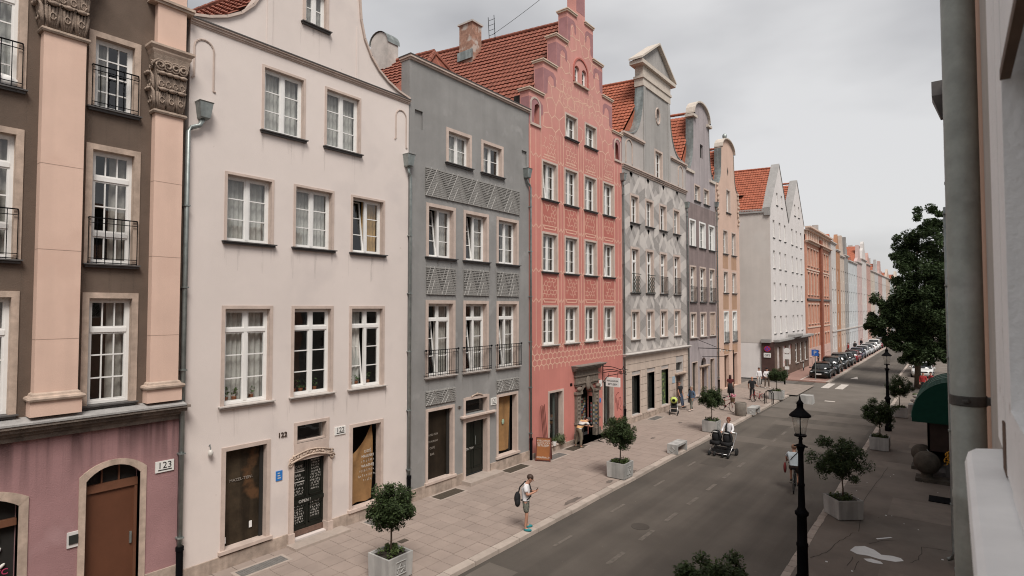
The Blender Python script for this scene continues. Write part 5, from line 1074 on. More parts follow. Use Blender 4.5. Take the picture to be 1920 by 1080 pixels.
for pk, e0, e1, zp in ((64.25, 60.2, 68.4, 22.1), (72.9, 68.4, 76.6, 21.9)): coping(H8, [(e0, 16.9 if e0 < 61 else 16.4), (pk, zp), (e1, 16.4 if e1 < 70 else 16.9)], X8, .06, .75, .08, mat('grey_concrete', (.3, .29, .28), .9, .12, 2))
gable_roof(H8, X8, 64.25, 21.75, 60.1, 16.7, 9, TILE2, d0=.7); gable_roof(H8, X8, 72.9, 21.6, 68.6, 16.4, 9, TILE2, d0=.7)
MB().box(-18.0, -16.9, 60.6, 61.7, 18.55, 18.6).xf(Matrix.Identity(4)).build('skylight', SHOPG, H8)
BRN = mat('brown_shopfront', (.13, .085, .065), .8, .15, 1.5, .15, 30)
hs = [rect(a, b, .9, 3.05) for a, b in ((61.0, 62.4), (63.3, 64.9), (66.0, 67.6), (69.2, 70.7), (71.6, 73.1), (74.2, 75.6))]
wall(X8 + .3, rect(60.0, 76.6, 0, 3.6), hs, thick=.6).build('shop_wall', BRN, H8); MB().box(X8 - .9, X8 + .3, 59.9, 60.0, 0, 3.6).build('corner_pillar', mat('dark_oxblood', (.075, .04, .035), .7, .2, 2), H8)
for i, h in enumerate(hs):
    a, b = h[0][0], h[1][0]
    if i < 3:
        MB().box(X8 + .1, X8 + .16, a, b, .9, 3.05).build('poster_panel', mat('poster_white_red', (.58, .52, .5), .6, .1, 3, blot=((.5, .08, .07), 1.6, .58)), H8)
    else: window(H8, X8 + .3, a, b, .9, 3.05, rows=[2, 1], transoms=(2.2,), sur=0, panes=False, sill=SILLSTONE, curtain=('right', CURT3))
q = MB(); molding(q, X8 + .3, 60.0, 66.5, 3.55, [(0, .12, .25), (.12, .3, .5)]); molding(q, X8 + .3, 66.3, 70.0, 3.75, [(0, .12, .3), (.12, .4, .6)]); molding(q, X8 + .3, 69.8, 76.6, 3.55, [(0, .15, .3), (.15, .35, .6)]); q.box(X8 - .9, X8, 59.7, 60.0, 3.55, 3.9); q.build('shop_canopy', mat('grey_concrete', (.3, .29, .28), .9, .12, 2), H8)
SN = thing('road_sign', 'round no-stopping sign with white plate below on the brown corner pillar', 'sign', (X8 - .35, 59.85, 2.2))
BL = mat('sign_blue', (.07, .06, .38), .4); RD = mat('sign_red', (.45, .04, .05), .4)
q = MB().lathe([(.30, 0), (.30, .02)], (X8 - .35, 59.84, 2.95), 20, 'y'); q.build('disc', RD, SN); MB().lathe([(.23, 0), (.23, .01)], (X8 - .35, 59.825, 2.95), 20, 'y').build('disc_field', BL, SN)
q = MB()
for s in (1, -1): q.strip([(-.17, -.17 * s), (.17, .17 * s)], lambda a, b, d: (X8 - .35 + a, 59.82 - d, 2.95 + b), .06, 0)
q.build('disc_cross', RD, SN); pl = MB().box(X8 - .68, X8 - .02, 59.83, 59.85, 2.1, 2.55).build('plate', WHITE, SN)
text('GPS', .3, IRON, Matrix(((1, 0, 0, X8 - .35), (0, 0, -1, 59.828), (0, 1, 0, 2.22), (0, 0, 0, 1))), 'lettering', pl, .003)

# ================================================================ brick-red block and the row further down the street
H9 = thing('building', 'long brick-red school-like building with pilasters and cream string courses', 'building', (-14, 84.5, 0), 'row of buildings further down the left side')
BR9 = mat('brick_red_facade', (.50, .245, .17), .9, .1, 1, .15, 40); CR9 = mat('cream_string_course', (.58, .44, .36), .9, .1, 2); DK9 = mat('dark_brick_pier', (.22, .075, .045), .9, .15, 2)
X9 = -14.0; cols9 = [77.4 + 1.95 * i for i in range(4)] + [86.6 + 2.0 * i for i in range(3)]; z9 = [(12.2, 14.4), (8.6, 11.4), (5.0, 7.4), (1.0, 3.6)]
wall(X9, rect(76.7, 92.6, 0, 16.0), [rect(a, a + 1.1, c, e) for a in cols9 for c, e in z9], thick=.5).build('wall', BR9, H9); backing(H9, X9, 76.7, 92.6, 15.8)
for a in cols9:
    for c, e in z9:
        window(H9, X9, a, a + 1.1, c, e, cols=2, rows=2, sur=.0, panes=False, rec=.1, fmat=CR9, curtain=('full', CURT2) if c > 4 else None, sill=CR9)
        MB().box(X9, X9 + .05, a - .12, a + 1.22, e, e + .16).build('lintel', CR9, H9)
q = MB()
for z in (4.5, 7.9, 11.7): q.box(X9 - .02, X9 + .08, 76.7, 92.6, z, z + .16)
q.build('string_course', CR9, H9); MB().box(X9 - .02, X9 + .15, 76.7, 92.6, 7.9, 8.15).build('dark_string_course', DARKSILL, H9); MB().box(X9 - .02, X9 + .3, 84.9, 86.0, 0, 16).build('pier', DK9, H9)
q = MB(); molding(q, X9, 76.7, 92.6, 15.0, [(0, .2, .2), (.2, .3, .5)]); q.box(X9 - .2, X9 - .1, 76.7, 92.6, 15.3, 16.6)
for k in range(13): q.box(X9 - .3, X9 + .1, 76.9 + 1.2 * k, 77.4 + 1.2 * k, 15.3, 16.5)
molding(q, X9, 76.7, 92.6, 16.5, [(0, .25, .3), (.25, .45, .6)]); q.build('attic_cornice', CR9, H9)
MB().box(X9 - .02, X9 + .06, 76.7, 92.6, 0, 2.0).build('base_stucco', mat('peach_base', (.5, .35, .3), .9, .1, 1), H9)
GR_ = [('white', (.50, .47, .45)), ('orange', (.37, .19, .11)), ('cream', (.47, .39, .33)), ('grey', (.27, .26, .25)), ('pale blue', (.47, .49, .50)), ('pink', (.47, .36, .34)), ('off-white', (.52, .49, .47)), ('salmon', (.43, .27, .23)), ('cream', (.48, .42, .36)), ('pale grey', (.43, .42, .41)), ('rose', (.42, .28, .25)), ('white', (.5, .48, .46)), ('peach', (.46, .36, .3)), ('pale blue', (.45, .47, .48)), ('cream', (.48, .42, .36))]
FARL = ['slim white house with brown panels beside the brick-red block', 'slim orange brick house third past the junction', 'cream gabled house after the orange one down the street', 'grey narrow gabled house halfway down the left row', 'wide pale blue flat-fronted house far down the left row', 'pale pink gabled house just past the pale blue one', 'off-white tall gabled house far down the street', 'salmon house with pointed gable far down the street', 'cream house beyond the salmon one', 'pale grey house near the end of the visible row', 'rose house near the end of the visible row', 'white house near the end of the visible row', 'peach house second from the end of the visible row', 'small pale blue house last but one of the row', 'cream house at the far end of the row']
y = 92.7; XX = -13.7; WD = [4.2, 3.8, 4.4, 4.2, 11, 7, 7.5, 7, 8, 8, 9, 10, 12, 14, 18]; HT = [16.6, 15.8, 15.2, 15.6, 15.0, 15.5, 16.5, 16, 15, 15, 15, 15, 15, 15, 15]
for i, (nm_, c) in enumerate(GR_):
    wd, ht = WD[i], HT[i]; Hx = thing('house', FARL[i], 'house', (XX, y + wd / 2, 0), 'row of buildings further down the left side'); mm = mat('far_render_%d' % i, c, .9, .08, 1, .1, 40)
    n = max(1, int(wd / 2.1)); gut = wd / n; wn = [(y + gut * (k + .5) - .5, y + gut * (k + .5) + .5) for k in range(n)]; rows_ = [(1.0, 2.9), (4.3, 6.4), (7.6, 9.7), (10.9, 12.8)]
    kind_ = (0, 3, 1, 2, 0, 1, 4, 3, 0, 2, 1, 0, 3, 0, 1)[i]; pk = (0, 3.2, 3.0, 2.4, 3.6)[kind_]; uu = lambda t: y + .03 + (wd - .06) * t
    top_ = [[], [(.72, .25), (.66, .6), (.62, 1), (.38, 1), (.34, .6), (.28, .25)], [(.8, 0), (.8, .35), (.68, .35), (.68, .7), (.58, .7), (.58, 1), (.42, 1), (.42, .7), (.32, .7), (.32, .35), (.2, .35), (.2, 0)], [(.85, 0), (.5, 1), (.15, 0)], [(.9, 0), (.78, .45), (.68, .6), (.64, .85), (.5, 1), (.36, .85), (.32, .6), (.22, .45), (.1, 0)]][kind_]
    outl = [(uu(0), 0), (uu(1), 0), (uu(1), ht)] + [(uu(t), ht + pk * v) for t, v in top_] + [(uu(0), ht)]
    wall(XX, outl, [rect(a, b, c0, c1) for a, b in wn for c0, c1 in rows_], thick=.5).build('wall', mm, Hx); backing(Hx, XX, y, y + wd, ht - .3)
    for a, b in wn:
        for c0, c1 in rows_:
            f = MB(); xo = XX - .1; f.box(xo - .06, xo, a, a + .1, c0, c1); f.box(xo - .06, xo, b - .1, b, c0, c1); f.box(xo - .06, xo - .002, a + .1, b - .1, c1 - .1, c1); f.box(xo - .06, xo - .002, a + .1, b - .1, c0, c0 + .1); f.box(xo - .055, xo - .004, (a + b) / 2 - .05, (a + b) / 2 + .05, c0 + .1, c1 - .1)
            W = f.build('window', WHITE, Hx)
            if i < 9: pane_obj(W, xo - .03, a + .1, b - .1, c0 + .1, c1 - .1); drape(xo - .15, a, b, c0, c1, .02, .3).build('curtain', CURT, W, True)
    MB().box(XX - .02, XX + .1, y, y + wd, 3.5, 3.7).build('string_course', SILLSTONE, Hx)
    zr = ht + max(pk, 2.2) - .9
    if i % 2: MB().box(XX - 3.2, XX - 2.4, y + .3, y + .9, ht, ht + 3.4 + .5 * (i % 3)).build('chimney', PLAST, Hx)
    molding(MB(), XX, y, y + wd, ht - .3, [(0, .15, .1), (.15, .3, .22)]).build('cornice', SILLSTONE, Hx)
    q = MB(); x0, x1 = XX - .5, XX - 9; ym = y + wd / 2
    q.add([(x0, y, ht - .2), (x1, y - SK * 8.5, ht - .2), (x1, ym - SK * 8.5, zr), (x0, ym, zr), (x0, y + wd, ht - .2), (x1, y + wd - SK * 8.5, ht - .2)], [(0, 1, 2, 3), (3, 2, 5, 4), (0, 3, 4)]); q.build('roof', TILE2, Hx)
    y += wd + .02

# ================================================================ right-hand side: the wall the camera looks out from
RWALL = mat('peach_right_render', (.48, .30, .215), .9, .1, 2, .2, 50); RSUR = mat('beige_stone_right', (.44, .40, .365), .85, .1, 6, .15, 60); RW2 = mat('grey_green_right_render', (.22, .235, .22), .9, .12, 1, .2, 40)
XR = .10
HR = thing('house', 'near house on the right with peach wall and white window at the frame edge', 'house', (XR, 8, 0), 'houses along the right pavement')
def wallR(X0, outline, holes, thick=.4, rev=.3):
    m_ = wall(-X0, outline, holes, thick, rev); m_.v = [(-x, y_, z_) for x, y_, z_ in m_.v]; return m_
hs = [rect(.2, 2.0, 6.62, 8.9)] + [rect(a, a + 1.2, c, c + 1.9) for a in (5.2, 8.2, 11.2, 14.2, 17.2) for c in (1.0, 6.5, 10.0)]
wallR(XR, rect(-14, 19.7, 0, 11.6), hs).build('wall', RWALL, HR)
MB().quad((XR + .9, -14, 0), (XR + .9, 19.7, 0), (XR + .9, 19.7, 11.6), (XR + .9, -14, 11.6)).build('interior', DARKROOM, HR)
for a in (5.2, 8.2, 11.2, 14.2, 17.2):
    for c in (1.0, 6.5, 10.0):
        f = MB(); f.box(XR + .15, XR + .22, a, a + .08, c, c + 1.9); f.box(XR + .15, XR + .22, a + 1.12, a + 1.2, c, c + 1.9); f.box(XR + .15, XR + .218, a + .08, a + 1.12, c, c + .08); f.box(XR + .15, XR + .218, a + .08, a + 1.12, c + 1.82, c + 1.9); f.box(XR + .15, XR + .22, a + .55, a + .65, c + .08, c + 1.82)
        W = f.build('window', WHITE, HR); MB().quad((XR + .19, a, c), (XR + .19, a, c + 1.9), (XR + .19, a + 1.2, c + 1.9), (XR + .19, a + 1.2, c)).build('pane', GLASS, W)
# the window beside the camera: beige surround, flaking white frame, marble sill
q = MB(); q.box(XR - .006, XR + .3, 2.0, 2.5, 6.3, 9.6); q.box(XR - .006, XR + .3, .1, 2.0, 8.9, 9.6); NW = q.build('near_surround', RSUR, HR)
FLAKE = mat('flaking_white_paint', (.84, .825, .815), .6, .05, 6, .25, 60, blot=((.25, .17, .13), 11, .66))
f = MB(); f.box(.088, .16, 1.70, 1.985, 6.66, 8.9); f.box(.085, .15, 1.47, 1.635, 6.64, 8.9); f.box(.084, .15, .15, 1.47, 6.632, 6.80); f.box(.088, .15, .15, 1.47, 8.8, 8.9); NF = f.build('window', FLAKE, HR)
MB().box(.10, .16, 1.635, 1.70, 6.62, 8.9).build('gap_strip', mat('dark_gap', (.05, .035, .028), .9, .3, 20), NF)  # dark brown strip filling the gap between frame and sash
MB().box(.084, .12, 1.64, 1.74, 6.632, 6.74).build('rusted_hinge', mat('rust_brown', (.10, .055, .035), .9, .4, 30), NF)
MB().quad((.115, .15, 6.7), (.115, .15, 8.9), (.115, 1.47, 8.9), (.115, 1.47, 6.7)).build('pane', GLASS, NF)
MB().box(XR + .2, XR + .21, .1, 2.0, 6.6, 9).build('blind', mat('pale_blind', (.5, .52, .52), .8), NF)
f = MB(); f.box(.084, .096, .5, 1.44, 7.465, 9.0); f.build('open_vent_sash', FLAKE, NF); MB().box(.082, .098, .5, 1.455, 7.445, 7.465).build('sash_drip_edge', mat('bare_brown_wood', (.12, .075, .05), .8, .2, 12), NF)
sl_ = MB(); prof = [(.020, 6.585), (.016, 6.60), (.020, 6.615), (.03, 6.622), (.11, 6.630), (.20, 6.630), (.20, 6.585)]
sl_.rings([[(a, yy, b) for a, b in prof] for yy in (.25, 1.9, 1.96, 1.985)]); sl_.v = [((x if i < 14 else x + (.004 if i < 21 else .012) * (1 if x < .05 else 0)), yy, z) for i, (x, yy, z) in enumerate(sl_.v)]
sl_.build('marble_sill', mat('white_marble', (.84, .825, .81), .5, .06, 7, .05, 60), NF)
NP = thing('downpipe', 'thick grey-green zinc downpipe with clamp close to the camera at the right edge', 'drainpipe', (.036, 2.6, 0), 'rainwater downpipes on the right facades')
OLDZ = mat('old_grey_green_zinc', (.30, .31, .28), .6, .2, 9, .15, 35, .4, .15, streak=.3, blot=((.40, .40, .375), 5, .6))
MB().lathe([(.05, 0), (.05, 6.32), (.052, 6.325), (.052, 6.345), (.05, 6.35), (.05, 11.6)], (.036, 2.6, 0), 28).build('pipe', OLDZ, NP, True)
q = MB().lathe([(.0525, 0), (.054, .003), (.054, .032), (.0525, .035)], (.036, 2.6, 6.655), 28); q.box(.08, .11, 2.58, 2.62, 6.66, 6.685); q.ell((.03, 2.543, 6.673), (.012, .008, .008), 8, 5); q.build('clamp', mat('dark_clamp_iron', (.055, .05, .045), .6, .3, 20), NP)
# next houses on the right, seen edge-on
for (xa, y0, y1, hh, m, lab) in ((.06, 19.72, 31.0, 10.0, RW2, 'grey-green house on the right seen edge-on beyond the near downpipe'), (.0, 31.02, 46, 8.6, RWALL, 'house behind the green awning on the right seen edge-on')):
    Hx = thing('house', lab, 'house', (xa, (y0 + y1) / 2, 0), 'houses along the right pavement'); hs = [rect(a, a + 1.1, c, c + 1.8) for a in [y0 + 1.4 + 2.6 * k for k in range(int((y1 - y0 - 1) / 2.6))] for c in (4.6, 8.2)]
    wallR(xa, rect(y0, y1, 0, hh), hs).build('wall', m, Hx); MB().quad((xa + .9, y0, 0), (xa + .9, y1, 0), (xa + .9, y1, hh), (xa + .9, y0, hh)).build('interior', DARKROOM, Hx)
    for h in hs:
        a, b, c, e = h[0][0], h[1][0], h[0][1], h[2][1]; f = MB(); f.box(xa + .14, xa + .2, a, a + .07, c, e); f.box(xa + .14, xa + .2, b - .07, b, c, e); f.box(xa + .14, xa + .2, (a + b) / 2 - .04, (a + b) / 2 + .04, c, e); f.box(xa - .08, xa + .2, a - .1, b + .1, c - .08, c)
        W = f.build('window', WHITE, Hx); MB().quad((xa + .17, a, c), (xa + .17, a, e), (xa + .17, b, e), (xa + .17, b, c)).build('pane', GLASS, W)
    MB().box(xa - .06, xa + .2, y0, y1, hh - .25, hh).build('eaves_cornice', DARKSILL, Hx)
def rpipe(label, x, yy, z1, hopz=None):
    T = thing('downpipe', label, 'drainpipe', (x, yy, 0), 'rainwater downpipes on the right facades')
    pts = [(x - .16, yy - .05, .12), (x - .06, yy - .02, .16), (x, yy, .36), (x, yy, z1)]
    MB().tube(pts, .055, 10).build('pipe', ZINC, T, True)
    q = MB(); z = 1.6
    while z < z1: q.box(x - .07, x + .14, yy - .07, yy + .07, z, z + .04); z += 2.0
    q.build('bracket', ZINC, T)
    if hopz: q = MB(); q.rings([[(x - .1, yy - .1, hopz), (x + .1, yy - .1, hopz), (x + .1, yy + .1, hopz), (x - .1, yy + .1, hopz)], [(x - .24, yy - .25, hopz + .45), (x + .12, yy - .25, hopz + .45), (x + .12, yy + .25, hopz + .45), (x - .24, yy + .25, hopz + .45)], [(x - .24, yy - .25, hopz + .75), (x + .12, yy - .25, hopz + .75), (x + .12, yy + .25, hopz + .75), (x - .24, yy + .25, hopz + .75)]]); q.build('hopper', DARKSILL, T)
rpipe('thin zinc downpipe reaching the dark pavement at the right', -.11, 19.85, 9.8); rpipe('far downpipe with dark hopper high on the right facade', -.02, 15.0, 10.8, 11.0)

# ================================================================ street furniture
CONC = mat('pale_concrete', (.40, .395, .38), .85, .12, 2.5, .15, 50, streak=.3); SOIL = mat('dark_soil', (.025, .02, .015), .95, .3, 10)
LEAF = mat('dark_leaf', (.042, .064, .022), .65, .55, 9, trans=.3); LEAF2 = mat('young_leaf', (.07, .10, .03), .65, .4, 9, trans=.25); BARK = mat('bark', (.085, .06, .042), .9, .3, 12, .4, 40); LIMB = mat('tree_leaf', (.042, .066, .025), .7, .55, 2.5, trans=.28)
def leaves(mb, centers, n, size, spread, rng):
    for i in range(n):
        c, r_ = centers[rng.randrange(len(centers))]; d = Vector((rng.gauss(0, 1), rng.gauss(0, 1), rng.gauss(0, 1))); d.normalize()
        p = Vector(c) + d * r_ * (rng.random() ** .4) * spread; s = size * rng.uniform(.6, 1.25)
        a = Vector((rng.gauss(0, 1), rng.gauss(0, 1), rng.gauss(0, .6))).normalized(); b = a.cross(Vector((rng.gauss(0, .5), rng.gauss(0, .5), 1))).normalized()
        mb.add([p - a * s, p - b * s * .45 + a * s * .1, p + a * s, p + b * s * .45 + a * s * .1], [(0, 1, 2, 3)])
def ball_tree(T, seed, base=.62, trunk_h=.75, rx=.52, rz=.42):
    rng = random.Random(seed); top = base + trunk_h; cz = top + rz * .75
    tr = MB(); tr.tube([(0, 0, base - .1), (.015, .01, base + trunk_h * .5), (0, .02, top), (0, .01, top + .25)], [.03, .024, .022, .012], 8)
    for k in range(9):
        a = 2 * pi * k / 9; tr.tube([(0, .01, top + .02 * k), (.18 * cos(a), .18 * sin(a), top + .18 + .02 * k), (.38 * cos(a), .38 * sin(a), top + .3 + .05 * (k % 3))], [.012, .008, .004], 5)
    tr.build('trunk', BARK, T, True)
    cs = []
    for i in range(95):
        a = rng.uniform(0, 2 * pi); z = rng.uniform(-1, 1); q_ = sqrt(max(0, 1 - z * z)); k = rng.uniform(.35, 1.0)
        k *= 1 + .16 * sin(3 * a + seed); cs.append(((rx * k * q_ * cos(a), rx * k * q_ * sin(a), cz + rz * k * z * (1 if z > 0 else .8)), rng.uniform(.12, .22)))
    mb = MB(); leaves(mb, cs, 12000, .043, 1.0, rng); mb.build('crown', LEAF, T, kind='stuff')
    mb = MB(); leaves(mb, [c for c in cs if c[0][2] > cz], 500, .032, 1.2, rng); mb.build('crown_tips', LEAF2, T, kind='stuff')
    return cz
def planter(label, loc, turn=0, seed=1, size=.82, h=.64, tree=True, **k):
    T = local("planter_tree", label, "planter", loc, turn, 'concrete planters with ball trees along both kerbs'); s = size / 2; b = s * .96
    q = MB(); q.rings([[(-b, -b, .03), (b, -b, .03), (b, b, .03), (-b, b, .03)], [(-s, -s, h), (s, -s, h), (s, s, h), (-s, s, h)], [(-s + .05, -s + .05, h), (s - .05, -s + .05, h), (s - .05, s - .05, h), (-s + .05, s - .05, h)], [(-s + .06, -s + .06, h - .12), (s - .06, -s + .06, h - .12), (s - .06, s - .06, h - .12), (-s + .06, s - .06, h - .12)]], True, False); q.box(-b + .06, b - .06, -b + .06, b - .06, 0, .03); q.build('box', CONC, T)
    MB().quad((-s + .06, -s + .06, h - .06), (s - .06, -s + .06, h - .06), (s - .06, s - .06, h - .06), (-s + .06, s - .06, h - .06)).build('soil', SOIL, T)
    e = MB(); x = s + .002
    def bar(p, r_): e.tube([(x, *p), (x, *r_)], .016, 4)
    for p, r_ in (((-.17, .18), (.17, .18)), ((-.17, .50), (.17, .50)), ((-.17, .18), (-.17, .50)), ((.17, .18), (.17, .50)), ((-.13, .23), (0, .46)), ((0, .46), (.13, .23)), ((-.13, .34), (.13, .34)), ((0, .23), (.13, .34))): bar(p, r_)
    e.build('emblem', CONC, T)
    rng = random.Random(seed); mb = MB(); leaves(mb, [((rng.uniform(-s + .12, s - .12), rng.uniform(-s + .12, s - .12), h + rng.uniform(-.02, .08)), .1) for i in range(14)], 420, .045, 1.0, rng); mb.build('underplanting', LEAF2, T, kind='stuff')
    if tree: ball_tree(T, seed, base=h, **k)
    return T
planter('concrete planter with ball tree in front of the pale house at the bottom edge', (-11.74, 9.98, 0), 0, 3, trunk_h=.62, rx=.60, rz=.64)
planter('concrete planter with ball tree on the kerb in front of the coral house', (-11.06, 21.6, 0), 0, 4, trunk_h=.62, rx=.64, rz=.68)
planter('concrete planter with ball tree behind the twin pram near the sgraffito house', (-10.95, 32.6, 0), 0, 5, trunk_h=.72, rx=.74, rz=.62)
planter('concrete planter with thin ball tree at the corner of the side street', (-10.85, 47.2, 0), 0, 6, size=.95, trunk_h=.75, rx=.74, rz=.5)
planter('turned concrete planter with spreading tree beside the near lamp post', (-3.06, 22.12, 0), rad(41), 7, size=.86, trunk_h=.55, rx=.86, rz=.80)
planter('concrete planter with tree in front of the second lamp post on the right', (-3.0, 33.6, 0), 0, 8, trunk_h=.55, rx=.74, rz=.72)
planter('third concrete planter with tree on the right pavement beyond the second lamp', (-2.85, 44.3, 0), .2, 9, trunk_h=.7, rx=.78, rz=.66)
planter('planter tree whose crown just rises into the bottom edge of the frame', (-3.27, 9.85, 0), .3, 10, trunk_h=.98, rx=.80, rz=.66)

def bench(label, loc, rz=0):
    T = local('concrete_bench', label, 'bench', loc, rz, 'concrete benches along the left kerb'); q = MB(); q.box(-.25, .25, -.65, .65, .34, .44); q.build('seat', CONC, T)
    for s in (-1, 1):
        q = MB(); q.box(-.248, .248, s * .65 - (.13 if s > 0 else 0), s * .65 + (0 if s > 0 else .13), 0, .34); leg = q.build('leg', CONC, T)
        if s < 0: MB().tube([(.14 * cos(t), -.652, .2 + .12 * sin(t)) for t in [2 * pi * k / 4 for k in range(5)]], .016, 4).build('emblem', CONC, T)
bench('concrete bench with carved end standing nearest the road', (-10.98 + .2, 27.1, 0)); bench('concrete bench beside the round litter bin', (-10.6, 39.9, 0))
T = thing('concrete_block', 'pale concrete block standing alone on the road at the kerb corner', 'block', (-8.75, 47.2, -.12)); MB().rings([[(-9.2, 46.75, -.12), (-8.3, 46.75, -.12), (-8.3, 47.65, -.12), (-9.2, 47.65, -.12)], [(-9.15, 46.8, .5), (-8.35, 46.8, .5), (-8.35, 47.6, .5), (-9.15, 47.6, .5)]]).build('block', CONC, T)
T = thing('litter_bin', 'round dark concrete litter bin beside the bench', 'bin', (-11.05, 38.55, 0)); DC = mat('dark_concrete', (.16, .14, .12), .9, .2, 4, .3, 40)
MB().lathe([(.33, 0), (.35, .05), (.36, .82), (.33, .85), (.28, .85), (.28, .6)], (-11.05, 38.55, 0), 18).build('shell', DC, T, True); MB().lathe([(.27, 0), (.27, .02)], (-11.05, 38.55, .6), 16).build('liner', DARKROOM, T)
T = thing('bike_rack', 'two dark hoop bike stands on the pavement near the corner', 'bike rack', (-10.9, 44.6, 0)); q = MB()
for yy in (44.3, 44.7):
    q = MB(); q.tube([(-11.0, yy, 0), (-11.0, yy, .75), (-10.9, yy, .92), (-10.75, yy, .95), (-10.6, yy, .92), (-10.5, yy, .75), (-10.5, yy, 0)], .03, 8); q.build('hoop', IRON, T, True)
for (x, yy, lb) in ((-14.1, 55.6, 'black bollard at the mouth of the side street near the peach house'), (-12.3, 56.6, 'black bollard in the middle of the side street mouth')):
    T = thing('bollard', lb, 'bollard', (x, yy, 0), 'bollards at the side street'); MB().lathe([(.07, 0), (.07, .7), (.05, .72), (.05, .76), (.08, .82), (.08, .9), (.02, .97)], (x, yy, 0), 12).build('post', IRON, T, True)
def lamp(label, loc):
    T = local('street_lamp', label, 'street lamp', loc, 0, 'old-style black street lamps'); q = MB()
    q.lathe([(.17, 0), (.17, .25), (.135, .3), (.125, 1.0), (.14, 1.02), (.14, 1.08), (.12, 1.1), (.115, 1.75), (.16, 1.8), (.165, 1.86), (.12, 1.9), (.085, 1.98), (.075, 2.5), (.085, 2.52), (.085, 2.56), (.07, 2.58), (.065, 3.35), (.10, 3.48), (.115, 3.5), (.115, 3.53), (.05, 3.56), (.04, 3.66), (.06, 3.69), (.04, 3.72), (.035, 3.76)], (0, 0, 0), 16)
    q.build('post', IRON, T, True)
    q = MB(); q.tube([(-.16, 0, 3.50), (.16, 0, 3.50)], .02, 8); q.build('ladder_bar', IRON, T)
    MB().lathe([(.14, 3.75), (.145, 3.79), (.10, 3.79)], (0, 0, 0), 20).build('lantern_base', IRON, T)
    MB().lathe([(.115, 3.79), (.205, 4.26)], (0, 0, 0), 20).build('lantern_glass', glass('lantern_glass', (.93, .93, .92), .5), T, True)
    MB().lathe([(.014, 3.76), (.014, 4.3)], (0, 0, 0), 8).build('lantern_core', IRON, T)
    MB().lathe([(.25, 4.25), (.255, 4.28), (.21, 4.33), (.13, 4.40), (.08, 4.46), (.075, 4.56), (.09, 4.57), (.06, 4.62), (.03, 4.66), (.02, 4.72), (.008, 4.78)], (0, 0, 0), 20).build('hood', IRON, T, True)
    return T
lamp('black lamp post with glass lantern nearest the camera', (-3.12, 15.95, 0)); lamp('black lamp post further along the right pavement by the tree', (-3.05, 38.9, 0))
tag_ = thing('parking_sign', 'blue parking sign on a grey pole beside the parked black car', 'sign', (-10.75, 62.3, 0)); MB().lathe([(.04, 0), (.04, 3.0)], (-10.75, 62.3, 0), 8).build('pole', ZINC, tag_)
pb = MB().box(-11.05, -10.45, 62.22, 62.26, 2.3, 2.9).build('board', mat('parking_blue', (.02, .11, .42), .4), tag_)
text('P', .55, WPAINT, Matrix(((1, 0, 0, -10.75), (0, 0, -1, 62.218), (0, 1, 0, 2.42), (0, 0, 0, 1))), 'lettering', pb, .003)
T = thing('notice_post', 'grey pole with white notice boards in front of the brown shop corner', 'sign', (-13.1, 61.4, 0)); MB().lathe([(.04, 0), (.04, 2.9)], (-13.1, 61.4, 0), 8).build('pole', ZINC, T); MB().box(-13.4, -12.75, 61.34, 61.38, 1.9, 2.4).box(-13.3, -12.9, 61.33, 61.37, .9, 1.2).build('notice', WHITE, T)
MB().lathe([(.28, 0), (.28, .02)], (-13.1, 61.34, 2.75), 16, 'y').build('disc', WHITE, T)

# ---- sandwich board and poles beside the coral house
T = local('sandwich_board', 'orange-brown bookshop sandwich board with white lettering by the coral house', 'sign', (-15.0, 21.75, 0), rad(24)); WD_ = mat('orange_brown_board', (.26, .095, .03), .55, .12, 3); WF = mat('dark_red_wood', (.11, .03, .02), .6, .2, 5)
def tiltm(y0, a): return Matrix.Translation((0, y0, 0)) @ Matrix.Rotation(a, 4, 'X')
b = MB().box(-.31, .31, -.012, .012, .08, 1.02); b.xf(tiltm(-.22, rad(-12))); B = b.build('panel', WD_, T)
f = MB().box(-.35, -.30, -.02, .02, 0, 1.06).box(.30, .35, -.02, .02, 0, 1.06).box(-.3, .3, -.018, .018, 1.02, 1.06).box(-.3, .3, -.018, .018, .04, .08); f.xf(tiltm(-.22, rad(-12))); f.build('frame', WF, T)
f = MB().box(-.35, -.30, -.02, .02, 0, 1.06).box(.30, .35, -.02, .02, 0, 1.06).box(-.3, .3, -.012, .012, .08, 1.02); f.xf(tiltm(.22, rad(12))); f.build('rear_panel', WF, T)
for s, z, k in (('KSIĘGARNIA', .88, .108), ('KATOLICKA', .77, .118), ('BETLEJEM', .66, .13), ('OGARNA 24', .14, .115)):
    text(s, k, WPAINT, tiltm(-.22, rad(-12)) @ Matrix(((1, 0, 0, 0), (0, 0, -1, -.014), (0, 1, 0, z), (0, 0, 0, 1))), 'lettering', B, .002)
for i in range(4):
    x = XF + .12; u = 21.85 + .1 * i; P_ = tag(MB().tube([(x + .5, u, 0), (x, u + .35, 2.35 + .05 * (i % 2))], .018, 6).build('pole', WF), ['dark red pole leaning on the coral wall, leftmost of four', 'dark red pole leaning on the coral wall, second of four', 'dark red pole leaning on the coral wall, third of four', 'dark red pole leaning on the coral wall, rightmost of four'][i], 'pole', 'poles leaning on the coral wall')
T = thing('postcard_stand', 'black postcard stand on the step of the coral house doorway', 'display stand', (-15.0, 26.6, 0)); q = MB(); q.tube([(-14.85, 26.55, .02), (-14.85, 26.55, 2.0)], .022, 6).tube([(-15.1, 26.3, .02), (-14.85, 26.55, .02), (-14.5, 26.5, .02)], .018, 6).tube([(-14.85, 26.55, 2.0), (-15.2, 26.35, 2.0), (-15.2, 26.35, .5)], .018, 6).tube([(-14.85, 26.55, .02), (-14.9, 27.0, .02)], .018, 6); q.build('frame', IRON, T)
